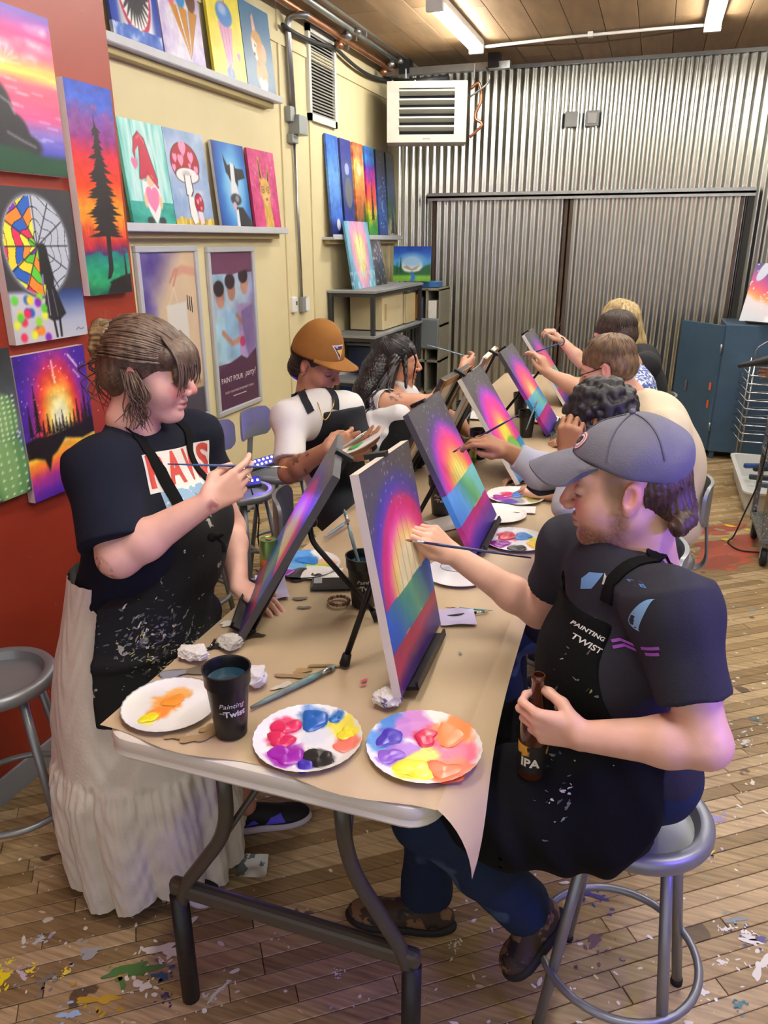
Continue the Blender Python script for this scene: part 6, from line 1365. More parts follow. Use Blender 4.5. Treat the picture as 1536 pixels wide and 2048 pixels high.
# ------------------------------------------------------------------ the man in the grey cap
def man_front():
    root = empty('person', (.1, 1.53, 0), 'seated man in a grey cap, dark t-shirt and black apron, painting and holding a bottle', 'person')
    C = V3(-.012, 1.535, 1.434); hf = (-1, -.08, -.11); HS = 1.08; R, inv, P = head_frame(C, hf, (0, 0, 1), HS); neck = V3(.055, 1.535, 1.24)
    shL, shR = V3(.10, 1.355, 1.262), V3(-.115, 1.70, 1.215); elL, wrL = PX(1412, 1488, y=1.265), PX(1165, 1472, y=1.275); elR, wrR = PX(1078, 1222, y=1.77), PX(905, 1108, y=1.74)
    pel, chest = V3(.085, 1.535, .78), V3(.005, 1.53, 1.085); fw = nrm((-.85, -.5, 0))
    F = Field(.0032); add_head(F, C, R, HS, neck, (.054, .06), nose=.4)
    torso(F, pel, chest, neck, shL, shR, fw, (.14, .13, .15), (.09, .09, .1), -.03)
    limb(F, [shL, elL], [.05, .043]); limb(F, [elL, elL + (wrL - elL) * .3, wrL], [.043, .046, .029]); limb(F, [shR, elR], [.046, .042]); limb(F, [elR, elR + (wrR - elR) * .3, wrR], [.042, .044, .028])
    # left hand round the bottle
    dl = nrm(V3(-1, .10, -.03)); add_hand(F, wrL, dl, (0, -.1, 1), (0, 1, 0), [(.55, 1.05, .7), (.6, 1.1, .7), (.62, 1.1, .75), (.65, 1.1, .8)], [(.03, .015, .03), (.03, .004, .02), (.02, 0, .01)], 1.0)
    # right hand pinching the brush
    dr = nrm(PX(858, 1068, y=1.70) - wrR); tips = add_hand(F, wrR, dr, V3(-.1, -.9, -.35), V3(-.5, .1, -.9), [(.35, .55, .4), (.55, .85, .5), (.8, 1.2, .7), (.9, 1.3, .8)], [(.036, .012, .012), (.032, -.004, .008), (.024, -.008, .004)], .98)
    body = F.build('body', skinm, root, colour=skin_paint('#e0b09a', inv, HS, beard='#6b4a38', lips='#b06c62', brow='#6a4c38', temple='#83694f'))
    # shirt
    tee = cloth('charcoal', '#2f2f39', .88)
    S = Field(.0055); torso(S, pel + V3(.0, 0, .03), chest, neck + V3(.015, 0, -.055), shL, shR, fw, (.165, .165, .18), (.125, .13, .125), .0, .07, .03)
    uL = nrm(elL - shL); uR = nrm(elR - shR); S.cone(shL - uL * .02, shL + uL * .172, .072, .068, .07, flat=True).cone(shR - uR * .02, shR + uR * .145, .066, .064, .04, flat=True); S.ell(shL + V3(0, 0, -.01), .072, None, .04).ell(shR, .07, None, .04)
    S.cone(neck + V3(-.035, 0, -.06), C + V3(.03, 0, -.09), .06, .07, .012, 's'); S.folds(.0075, 38, [(1, .3, .6), (.2, 1, -.5), (-.4, .4, 1)], 3)
    sh = S.build('t_shirt', tee, root); bv = bvh_of(sh)
    # jeans and boots
    hL, hR, kL, kR = V3(.04, 1.44, .745), V3(.0, 1.62, .745), V3(-.37, 1.38, .615), V3(-.42, 1.60, .62); aL, aR = PX(1052, 1815, y=1.5), PX(852, 1790, y=1.58)
    J = Field(.006); J.ell(pel, (.13, .17, .11), frame(fw, (0, 0, 1)), .04)
    for h, kn, a in ((hL, kL, aL), (hR, kR, aR)): J.cone(h, kn, .094, .074, .03); J.cone(kn, kn + (a - kn) * .5, .074, .062, .03); J.cone(kn + (a - kn) * .5, a, .062, .074, .03, flat=True); J.ell(kn + (a - kn) * .5, .064, None, .03)
    J.folds(.005, 45, [(1, .2, .6), (.3, .3, 1)], 5); J.build('jeans', denim, root)
    bm1, bm2 = splat_mat('boot_leather', '#3d2c22', .7, [('#7a5c40', 16, .52, 2), ('#1c1a1c', 22, .6, 5)]), mat('boot_sole', '#151415', .7)
    toeL, heelL = PX(1020, 1955, y=1.42), PX(1125, 1835, y=1.55); shoe(heelL, toeL, nrm(np.cross(nrm(toeL - heelL), V3(.35, -.9, .1)) * -1 if np.cross(nrm(toeL - heelL), V3(.35, -.9, .1))[2] < 0 else np.cross(nrm(toeL - heelL), V3(.35, -.9, .1))), bm1, bm2, root, 1.08)
    shoe(PX(893, 1868, z=.0) + V3(0, .02, 0), PX(695, 1842, z=0) + V3(0, .02, 0), (0, 0, 1), bm1, bm2, root, 1.08)
    # apron: bib and lap
    lat = nrm(shL - shR); upv = nrm(V3(-.08, 0, 1)); A = S.offset_copy(.007)
    A.cone(hL + V3(-.02, -.01, .02), V3(-.24, 1.375, .70), .128, .105, .05).cone(hR + V3(-.04, -.02, .02), V3(-.24, 1.60, .70), .12, .10, .05).cone(V3(-.0, 1.40, .72), V3(-.16, 1.36, .70), .13, .115, .05); A.disp(lambda X, Y, Z: f32(.006) * np.sin(X * 40 + Y * 25 + 2 * np.sin(Z * 20 + X * 12)) * np.clip((f32(.95) - Z) * 8, 0, 1))
    la = nrm(V3(lat[0], lat[1], 0)); A.poly([(-.095, .095), (.105, .095), (.125, .02), (.165, -.09), (.22, -.2), (.235, -.33), (.26, -.47), (-.3, -.47), (-.24, -.2), (-.16, -.06), (-.11, .03)], chest, la, (0, 0, 1), .004)
    A.plane(chest - fw * .035, -fw, .0); ap = A.build('apron', black_cloth, root); smear(ap, (1110, 1590), (40, 60), 26, 5); smear(ap, (1150, 1380), (80, 130), 24, 9)
    fa = np.cross(la, (0, 0, 1)); 
    tl, tr = chest + la * .075 + V3(0, 0, .09) + fw * .13, chest - la * .085 + V3(0, 0, .09) + fw * .13
    strap('apron_strap', [PX(1224, 1200, y=1.42), PX(1262, 1143, y=1.42), PX(1305, 1090, y=1.43), PX(1350, 1044, y=1.47), V3(.105, 1.535, 1.285)], .03, black_cloth, ap, bvh_of(sh)); strap('apron_strap', [tr, PX(1195, 1120, y=1.56), PX(1213, 1090, y=1.6), V3(.02, 1.62, 1.262), V3(.09, 1.57, 1.285)], .028, black_cloth, ap, bvh_of(sh))
    MB().bbox(PX(1192, 1122, y=1.53), la * .016, V3(0, 0, .012), fw * .004, .002).build('strap_buckle', mat('buckle_black', '#1c1c1f', .3), ap)
    strap('shirt_tag', [PX(1366, 1032, y=1.5), PX(1360, 1045, y=1.48), PX(1348, 1055, y=1.46)], .014, mat('label_white', '#e8dfe4', .7), sh, bvh_of(sh), lift=.003)
    # prints
    n = 24; moon = [(.03 * math.cos(t), .03 * math.sin(t)) for t in np.linspace(PI * .5, PI * 1.5, n)] + [(-.0 - .012 * math.cos(t), -.03 * math.sin(t)) for t in np.linspace(PI * .5 + .0, PI * -.5, n)]
    fr = nrm(-fw * .0 + V3(0, -1, .15)); ul = nrm(V3(1, -.1, 0)); vl = nrm(np.cross(fr, ul)); vl = vl if vl[2] > 0 else -vl
    ul = nrm(np.cross(vl, fr)); ul = ul if ul[0] > 0 else -ul
    def deco(nm, pts, u, v, col, rot=0., s=1., y=1.4, tgt=None):
        q = np.array(pts) * s; c, q_ = math.cos(rot), math.sin(rot); q = q @ np.array([[c, q_], [-q_, c]]); return wrap_on(nm, q, [tuple(range(len(q)))], PX(u, v, y=y), V3(.95, .33, 0), V3(-.11, .32, .94), tgt or bvh_of(sh), mat('print_' + col, col, .7), sh, .0016, .008)
    cres = [(.017 * math.cos(t), .028 * math.sin(t)) for t in np.linspace(PI * .5, PI * 1.5, 14)] + [(.006 * math.cos(t), .028 * math.sin(t)) for t in np.linspace(PI * 1.5, PI * .5, 14)[1:-1]]
    deco('moon_print', cres, 1248, 1213, '#7fb0e0', -.25, 1.15)
    for dv in (0, 11): deco('neon_print', [(-.02, -.003), (.02, -.003), (.02, .003), (-.02, .003)], 1240, 1274 + dv, '#a050c8', .35)
    deco('planet_print', [(-.008, -.022), (.006, -.016), (.016, .02), (-.004, .016), (-.012, .0)], 1148, 1150, '#6fa0dc', -.2, 1., 1.55); deco('fox_print', [(-.006, -.008), (.006, -.01), (.003, .014)], 1184, 1152, '#c9ccd0', .2, 1., 1.5); deco('star_print', [(-.005, -.004), (.005, -.005), (.004, .005), (-.004, .004)], 1233, 1155, '#4f80c4', 0, 1., 1.45)
    for s_, u, v, sz in (('PAINTING', 1150, 1247, .012), ('TWIST', 1143, 1268, .017)):
        q, fs = text_mesh(s_, sz, .1, 1., .0003); c, k = math.cos(-.5), math.sin(-.5); q = q @ np.array([[c, k], [-k, c]]); wrap_on('apron_print', q, fs, PX(u, v, y=1.5), V3(.95, .33, 0), V3(-.11, .32, .94), bvh_of(ap), mat('print_white', '#d4d4d4', .7), ap, .0016, .006)
    # hair, cap
    hm = hair_mat('brown_dark', '#3b2a22', '#5a4234')
    H_ = Field(.004); H_.ell(P(-.045, 0, .01), (.083, .083, .075), R, .02).ell(P(-.085, 0, -.035), (.045, .066, .04), R, .02); 
    for i in range(7): a = -1 + i / 3; H_.ell(P(-.066 - .047 * math.cos(a), .075 * math.sin(a * 1.1), -.062 + .006 * (i % 2)), (.02, .02, .022), R, .01)
    H_.plane(P(-.028, 0, 0), R[:, 0], .01); H_.ell(P(.045, 0, -.06), (.075, .12, .085), R, .02, 's'); H_.ell(P(-.002, .09, -.01), (.027, .03, .04), R, .01, 's').ell(P(-.002, -.09, -.01), (.027, .03, .04), R, .01, 's'); H_.disp(hair_grooves(P(-.03, 0, 0), R[:, 2], 44, .0022)); H_.build('hair', hm, root)
    capm = cloth('cap_grey', '#6d6d7a', .85); K = Field(.004); Rc = frame(R[:, 0] + R[:, 2] * -.05, R[:, 2]); K.ell(P(-.016, 0, .048), (.119, .097, .092), Rc, .02); K.plane(P(.05, 0, .05), -(R[:, 2] - R[:, 0] * .30), .006)
    K.disp(lambda X, Y, Z: f32(.0016) * np.sin(X * f32(60) + 2 * np.sin(Z * f32(35)) + Y * f32(24))); cp = K.build('cap', capm, root); 
    P0, P1 = [], []
    for i in range(13):
        t = i / 12; r0, r1 = [], []
        for j in range(25):
            a = (j / 24 - .5) * 2; l = a * .088 * (1 - .1 * t); f0 = .092 - .045 * a * a; e8 = (1 - abs(a) ** 9) ** .6; f = f0 + t * (.082 - .012 * a * a) * e8; u = .05 + .30 * (f0 - .05) + .006 - (.004 * t + .016 * t * t + .034 * a * a * t) * e8; r0.append(P(f, l, u)); r1.append(P(f, l, u - .004))
        P0.append(r0); P1.append(r1)
    P0, P1 = np.array(P0), np.array(P1); mb = MB().sheet(P0).sheet(P1[::-1]); rim = lambda A: np.concatenate([A[0], A[1:, -1], A[-1, ::-1][1:], A[::-1, 0][1:]]); mb.sheet(np.stack([rim(P0), rim(P1)])); mb.build('brim', capm, cp, True, 50)
    bc = bvh_of(cp); MB().sphere(P(-.016, 0, .137), .007, 8, 5).build('cap_button', capm, cp, True)
    for a in (-.9, -.45, 0, .45, .9): pass
    for r_, col in ((.024, '#b8606c'), (.0215, '#e2dfe4'), (.0185, '#b8606c'), (.0155, '#e2dfe4')):
        q = np.array([(r_ * math.cos(t), r_ * math.sin(t) * (.9 if r_ > .01 else .6)) for t in np.linspace(0, 2 * PI, 29)[:-1]]); wrap_on('cap_badge', q, [tuple(range(28))], P(.085, .018, .098), nrm(R[:, 1] * .9 + R[:, 0] * -.35), nrm(R[:, 2] * .75 - R[:, 0] * .6), bc, mat('badge_' + col, col, .7), cp, .0012 + (.024 - r_) * .05, .006)
    for pts, col in (([(-.012, -.006), (-.002, -.011), (.011, -.004), (.012, .006), (.004, .011), (-.008, .008), (.002, .003), (.0, -.003)], '#3a3238'), ([(-.002, -.004), (.006, -.002), (.004, .004)], '#b04a58')): wrap_on('cap_badge', np.array(pts), [tuple(range(len(pts)))], P(.085, .018, .098), nrm(R[:, 1] * .9 + R[:, 0] * -.35), nrm(R[:, 2] * .75 - R[:, 0] * .6), bc, mat('badge_' + col, col, .7), cp, .0022 + .0004 * (col != '#3a3238'), .006)
    for l in (-.5, .5, 1.5):
        d_ = nrm(R[:, 1] * math.cos(l) + R[:, 0] * math.sin(l) * 1.1); pts = [P(-.016, 0, .048) + (d_ * .119 * math.sin(t) + R[:, 2] * .095 * math.cos(t)) for t in np.linspace(.1, 1.35, 10)]; strap('cap_seam', pts, .003, mat('seam_grey', '#565663', .9), cp, bc, lift=.0006, n=2)
    # bottle and brush
    b0 = PX(1062, 1545, y=1.345); e = empty('beer_bottle', b0, 'brown glass beer bottle held in the seated man\'s left hand', 'bottle'); glass = mat('brown_glass', '#4a2412', .08, coat=.6)
    MB().lathe([(.004, 0), (.028, 0), (.0305, .005), (.0305, .125), (.028, .145), (.0185, .175), (.0135, .195), (.0128, .225), (.0145, .228), (.0145, .238), (.013, .241), (.0105, .241), (.0105, .2)], b0, n=28, cap1=False).build('glass_body', glass, e, True, 60); MB().lathe([(.0312, .02), (.0312, .085)], b0, n=28, cap0=False, cap1=False).build('bottle_label', splat_mat('beer_label', '#171514', .5, [('#d8a03a', 14, .56, 3)]), e, True)
    a0 = camdir(b0) - .15; q, fs = text_mesh('IPA', .028, 0, 1., .001); q, fs = subdiv2(q, fs, .005); mb = MB(); an = a0 + q[:, 0] / .0312; mb.addv(np.stack([b0[0] + .0318 * np.cos(an), b0[1] + .0318 * np.sin(an), b0[2] + .045 + q[:, 1]], 1), fs); link('label_text', mb.mesh('t'), e, mat('ipa_white', '#ece6dc', .5))
    b, r, u = R1; nn = np.cross(r, u); cam0 = V3(0, 0, CAM_H); dv = PX(808, 1080, d=1.) - cam0; t = np.dot(b - cam0, nn) / np.dot(dv, nn); tip = cam0 + dv * t + nn * .003
    grip = (tips[0] + tips[4]) / 2; brush(tip + nrm(PX(1050, 1114, y=1.63) - tip) * .30, tip, .0042, 'navy-handled brush touching the big front canvas', 'navy', mat('bristle_red', '#8a4438', .6))
man_front()
# ------------------------------------------------------------------ the standing woman
def woman_front():
    root = empty('person', (-1.3, 1.6, 0), 'standing woman with a messy bun, black apron and long white skirt, holding a brush', 'person')
    C = PX(300, 742, d=1.97); HS = 1.06; R, inv, P = head_frame(C, (.95, .2, -.14), (.15, 0, 1), HS); neck = PX(262, 840, d=2.0)
    shR, shL = PX(205, 938, y=1.50), V3(-1.245, 1.86, 1.35); chest = V3(-1.25, 1.665, 1.205); pel = V3(-1.31, 1.62, .88); fw = nrm((1, -.06, 0))
    elR, wrR = PX(238, 1112, y=1.40), PX(415, 1005, y=1.50); elL, wrL = V3(-1.19, 1.95, 1.04), PX(478, 1172, z=.945)
    F = Field(.0032); add_head(F, C, R, HS, neck, (.05, .058), nose=.9, cheek=1.08, wide=1.04)
    torso(F, pel, chest, neck, shL, shR, fw, (.15, .13, .15), (.1, .1, .1), -.03)
    limb(F, [shR, elR], [.062, .052]); limb(F, [elR, elR + (wrR - elR) * .3, wrR], [.052, .05, .028]); limb(F, [shL, elL], [.055, .046]); limb(F, [elL, elL + (wrL - elL) * .3, wrL], [.046, .045, .028])
    d = nrm(PX(505, 948, y=1.60) - wrR); tips = add_hand(F, wrR, d, V3(-.2, -.1, 1), V3(.1, 1, -.25), [(.2, .5, .3), (.35, .6, .4), (.5, .75, .5), (.75, .9, .5)], [(.03, .018, .02), (.034, .0, .012), (.024, -.004, .006)], 1.)
    add_hand(F, wrL, nrm(V3(.75, -.3, -.12)), V3(.3, .9, 0), V3(0, 0, -1), [(.1, .3, .2)] * 4, [(.03, .028, .0), (.03, .01, 0), (.02, 0, 0)], .95)
    body = F.build('body', skinm, root, colour=skin_paint('#e2b0a0', inv, HS, lips='#b05a5c', brow=None, tattoo=[(elR + V3(-.02, -.03, -.02), .05, '#8a5a58', .5), (PX(435, 1015, y=1.48), .03, '#9a5a58', .5)], blush=.55))
    tee = cloth('black_tee', '#171a28', .9); S = Field(.0055)
    torso(S, pel + V3(0, 0, .06), chest, neck + V3(-.01, 0, -.04), shL, shR, fw, (.19, .19, .185), (.16, .165, .15), .0, .07, .03); S.ell(chest + fw * .085 + V3(0, -.06, -.05), (.1, .1, .095), None, .05).ell(chest + fw * .085 + V3(0, .075, -.05), (.1, .1, .095), None, .05)
    uR, uL = nrm(elR - shR), nrm(elL - shL); S.cone(shR - uR * .03, shR + uR * .205, .086, .094, .05, flat=True).cone(shL - uL * .02, shL + uL * .2, .08, .085, .05, flat=True).ell(shR, .085, None, .05).ell(shL, .08, None, .05)
    S.cone(neck + V3(.02, 0, .0), C + V3(0, 0, -.08), .058, .06, .012, 's'); S.folds(.007, 34, [(1, .3, .6), (.2, 1, -.5), (-.4, .4, 1)], 11); sh = S.build('t_shirt', tee, root)
    # skirt: gathered tiers
    ax = V3(-1.345, 1.575, 0); zz = np.concatenate([np.linspace(1.03, .47, 36), np.linspace(.462, .03, 44)]); na = 300; aa = np.linspace(0, 2 * PI, na, endpoint=False); rows = []
    for z in zz:
        top = z > .465; r = np.interp(z, [.02, .25, .40, .462, .47, .6, .75, .9, 1.03], [.268, .285, .282, .266, .262, .25, .222, .18, .15]); k = np.clip((.95 - z) / .6, 0, 1)
        if top: rr = r + .006 * k * np.sin(aa * 7 + .8) + .003 * k * np.sin(aa * 13 + z * 4) + .0016 * np.sin(z * 55 + 4 * np.sin(aa * 9))
        else:
            t = (.462 - z) / .43; w = aa * 13 + .9 * np.sin(aa * 3) + .5 * np.sin(aa * 5 + 1) + .35 * math.sin(z * 5); fold = np.abs(np.sin(w / 2)) ** .7 - .62; rr = r + (.01 + .034 * t) * fold + .004 * (1 - t) ** 3 * np.sin(aa * 60 + 2 * np.sin(aa * 7)) + .0018 * np.sin(z * 60 + 5 * np.sin(aa * 9)) + .0015 * np.sin(aa * 80 + z * 30)
        zr = z - (0 if top else .022 * ((.462 - z) / .43) ** 2 * np.sin(aa * 4 + 2)) ; rows.append(np.stack([ax[0] + .02 + rr * np.cos(aa), ax[1] + .02 + rr * np.sin(aa), np.full(na, z) if top else zr + .012 * ((.462 - z) / .43) ** 2], 1))
    V_ = np.concatenate(rows); i_, j_ = np.meshgrid(np.arange(len(zz) - 1), np.arange(na), indexing='ij'); k_ = (i_ * na + j_).ravel(); k2 = (i_ * na + (j_ + 1) % na).ravel(); sk = link('skirt', raw_mesh('skirt', V_, np.stack([k_, k_ + na, k2 + na, k2], 1)), root, mat('skirt_cotton', '#dcd5cb', .9, bump=.35, bscale=90, var=.04))
    # apron
    A = S.offset_copy(.006)
    for z0, r0, z1, r1 in ((1.02, .20, .86, .245), (.86, .245, .56, .285)): A.cone(ax + V3(.03, .02, z0), ax + V3(.03, .02, z1), r0, r1, .03, flat=True)
    A.disp(lambda X, Y, Z: f32(.006) * np.sin(Y * 26 + 1.5 * np.sin(Z * 9)) * np.clip((f32(1.) - Z) * 5, 0, 1))
    lat = V3(fw[1] * -1, fw[0], 0); o = V3(chest[0], chest[1], 0); A.poly([(-.12, 1.235), (.12, 1.235), (.15, 1.1), (.24, 1.0), (.4, .98), (.4, .68), (-.36, .68), (-.36, .98), (-.2, 1.02), (-.15, 1.1)], o, lat, (0, 0, 1), .003)
    A.plane(chest + fw * .0, -fw, 0); A.plane(V3(-1.36, 1.4, 0), nrm(V3(-.8, .0, 0)), 0); apm = splat_mat('apron_splattered', '#0a0a0e', .9, [('#6f7078', 9., .645, 12), ('#a6a49c', 18., .66, 3), ('#d8d4c0', 40., .70, 7), ('#c9c860', 25., .75, 15)], bump=.3, bscale=320)
    ap = A.build('apron', apm, root); bv = bvh_of(sh); smear(ap, (318, 1285), (75, 62), 260, 21)
    tl, tr = chest + lat * .1 + fw * .2 + V3(0, 0, .04), chest - lat * .1 + fw * .2 + V3(0, 0, .04)
    strap('apron_strap', [tr, PX(318, 925, y=1.58), PX(285, 880, y=1.58), PX(250, 840, y=1.62), PX(232, 815, y=1.66)], .034, black_cloth, ap, bv); strap('apron_strap', [tl, PX(395, 905, y=1.72), PX(372, 870, y=1.76), PX(350, 855, y=1.78)], .03, black_cloth, ap, bv)
    strap('shirt_tag', [PX(222, 805, y=1.65), PX(232, 820, y=1.63), PX(245, 832, y=1.61)], .016, MATS['label_white'], sh, bv)
    MB().tube(spline([PX(430, 1072, y=1.52), PX(446, 1085, y=1.51), PX(448, 1105, y=1.5)], 5), .006, 6).tube(spline([PX(426, 1075, y=1.5), PX(440, 1072, y=1.49), PX(447, 1068, y=1.49)], 5), .005, 6).sphere(PX(424, 1075, y=1.5), .012).build('apron_tie', black_cloth, ap, True)
    # red block letters with a white outline, and the printed scene under them
    bs = bvh_of(sh); ud, vd = nrm(V3(.42, .9, -.05)), None; nd = nrm(V3(.92, -.42, .12)); vd = np.cross(nd, ud); red = mat('print_red', '#c9463e', .7); wht = mat('print_offwhite', '#e9e4e2', .7)
    x = -.125
    for ch, w in (('P', .062), ('A', .062), ('W', .074), ('S', .058)):
        q, fs = text_mesh(ch, .11, 0, 1, .004); q = q / (q[:, 0].max() - q[:, 0].min()) * np.array([w * .84, w * .84]); sy = .085 / (q[:, 1].max() - q[:, 1].min()); q = q * np.array([1, sy]); ctr = chest + V3(.1, 0, .12) + ud * (x + w / 2)
        wrap_on('shirt_letter', np.array([(-w * .52, -.05), (w * .52, -.05), (w * .52, .05), (-w * .52, .05)]), [(0, 1, 2, 3)], ctr, ud, vd, bs, wht, sh, .0012, .012); wrap_on('shirt_letter', q, fs, ctr, ud, vd, bs, red, sh, .0026, .012); x += w
    wrap_on('shirt_print', np.array([(-.1, -.05), (.12, -.05), (.12, .05), (-.1, .05)]), [(0, 1, 2, 3)], chest + V3(.1, 0, .02), ud, vd, bs, splat_mat('print_sea', '#8fb4d4', .7, [('#e8ecec', 22, .55, 2), ('#4a7a9c', 15, .6, 5)]), sh, .0012, .012)
    # hair: smooth cap of hair, bun, fringe, loose wisps
    hm = hair_mat('ash_brown', '#4a382c', '#7a6350'); H_ = Field(.004); H_.ell(P(-.022, 0, .036), (.109, .092, .094), R, .02).ell(P(-.06, 0, -.01), (.075, .086, .075), R, .03); H_.ell(P(.075, 0, -.06), (.085, .12, .098), R, .015, 's'); H_.ell(P(.06, 0, .052), (.052, .078, .046), R, .02)
    H_.ell(P(.088, 0, .012), (.018, .066, .042), R, .01); H_.ell(P(.12, 0, -.05), (.04, .1, .042), R, .01, 's')
    H_.disp(hair_grooves(P(-.02, 0, 0), nrm(R[:, 0] * .8 + R[:, 2] * .5), 52, .0012)); hr = H_.build('hair', hm, root)
    B = Field(.004); bc = P(-.092, -.012, .058)
    for i in range(9):
        a = i * 2.4; v = R @ V3(-.2, math.cos(a), math.sin(a)); w = R @ V3(-.6, math.cos(a + 1.6) * .8, math.sin(a + 1.6) * .8); B.cone(bc + v * .042, bc + w * .052, .018, .015, .008)
    B.ell(bc, .047, None, .02); B.disp(hair_grooves(bc, R[:, 0], 26, .002)); B.build('hair_bun', hair_mat('bun', '#54412f', '#9a8058'), hr)
    MB().tube([bc + R[:, 0] * .02 + .034 * (math.cos(t) * R[:, 1] + math.sin(t) * nrm(R[:, 2])) for t in np.linspace(0, 2 * PI, 25)[:-1]], .004, 6, closed=True).build('hair_tie', mat('hair_tie', '#c9b98a', .7), hr, True)
    q = np.random.RandomState(4); W_ = []
    for i in range(26):  # fringe strands
        l = -.07 + .14 * i / 25; W_.append([P(.05, l * .8, .1), P(.092, l * .98, .058), P(.104 + .004 * q.randn(), l * 1.05, .012), P(.1, l * 1.1 + .004 * q.randn(), -.022 - .012 * q.rand())])
    for i in range(40):
        s_ = -1 if i % 4 else 1; a = q.uniform(-.3, 1); W_.append([P(-.03 + .03 * a, s_ * .085, .02), P(.0 + .03 * a + .01 * q.randn(), s_ * (.092 + .01 * q.rand()), -.03), P(.0 + .035 * a + .015 * q.randn(), s_ * (.088 + .012 * q.rand()), -.075), P(.005 + .04 * a + .02 * q.randn(), s_ * (.08 + .02 * q.rand()), -.11 - .02 * q.rand())])
    for i in range(16): W_.append([P(-.09, .03 * q.randn(), .03), P(-.12 + .02 * q.randn(), .04 * q.randn(), -.01), P(-.125 + .02 * q.randn(), .05 * q.randn(), -.05), P(-.1 + .03 * q.randn(), .05 * q.randn(), -.09 - .03 * q.rand())])
    strands('loose_strands', W_, .0026, hm, hr)
    W_ = []
    for i in range(170):
        ph = -1.55 + 3.1 * i / 169 + .03 * q.randn(); pts = []
        for th in np.linspace(.42 + .25 * abs(math.sin(ph)), 2.55, 7): pts.append(P(-.022, 0, .036) + R @ (V3(.1125 * math.cos(th), .0945 * math.sin(th) * math.sin(ph), .0965 * math.sin(th) * math.cos(ph) - .012 * max(0, th - 2) ) * HS * (1 + .012 * q.randn())))
        W_.append(pts + [bc + R @ V3(.015 * q.randn(), .02 * q.randn(), .02 * q.randn())])
    strands('combed_strands', W_, .0032, hm, hr)
    W_ = [[bc, bc + R @ V3(-.01 + .02 * q.randn(), .03 * q.randn(), .04), bc + R @ V3(-.02 + .03 * q.randn(), .04 * q.randn(), .06 + .02 * q.rand())] for i in range(10)]; strands('flyaway_strands', W_, .0011, hm, hr)
    # leg, shoes
    L_ = Field(.005); L_.cone(V3(-1.2, 1.68, .5), PX(492, 1610, y=1.74), .055, .034, .02); L_.cone(V3(-1.33, 1.5, .5), V3(-1.22, 1.42, .08), .055, .034, .02); L_.build('lower_legs', mat('leg_skin', '#c08a7a', .5), body)
    up, so = mat('skate_shoe_black', '#111116', .7), mat('skate_sole', '#cfc6e0', .6); a, b = PX(447, 1668, z=0) + V3(0, .02, 0), PX(612, 1642, z=0) + V3(0, .02, 0)
    s1 = shoe(a, b, (0, 0, 1), up, so, root, 1.0); bs = bvh_of(s1); dd = nrm(b - a); sd = nrm(np.cross((0, 0, 1), dd)); uv_lit = mat('uv_lit_panel', '#5a4cf0', .6)  # white shoe patches; their black-light fluorescence is put into the colour as violet
    for x0, x1, z0, z1 in ((.06, .11, .035, .055), (.13, .2, .03, .06)): wrap_on('shoe_panel', np.array([(x0, z0), (x1, z0 + .004), (x1 - .015, z1), (x0 + .02, z1 - .006)]), [(0, 1, 2, 3)], a - sd * .0, dd, (0, 0, 1), bs, uv_lit, s1, .002, .01)
    shoe(PX(372, 1775, z=0) + V3(-.04, 0, 0), PX(420, 1800, z=0) + V3(.02, 0, 0), (0, 0, 1), up, so, root, 1.0)
    g = tips[0] * .5 + tips[4] * .5; br = nrm(PX(575, 935, y=1.66) - PX(335, 928, y=1.47)); p0 = PX(335, 928, y=1.49); p1 = PX(575, 935, y=1.655); brush(p0, p1, .0034, 'slim blue brush held level by the standing woman', 'blue', mat('bristle_gold', '#d8a860', .6))
    rg = empty('finger_ring', PX(456, 944, y=1.5), 'silver ring on the raised hand of the standing woman', 'ring'); k = wrR + d * .118 + nrm(V3(-.2, -.1, 1)) * .002 + V3(0, .004, -.006); a1 = nrm(np.cross(d, (0, 1, .2))); a2 = np.cross(d, a1); MB().tube([k + .0112 * (math.cos(t) * a1 + math.sin(t) * a2) for t in np.linspace(0, 2 * PI, 21)[:-1]], .0022, 6, closed=True).build('band', mat('silver', '#d4d6da', .2, metal=1.), rg, True)
woman_front()
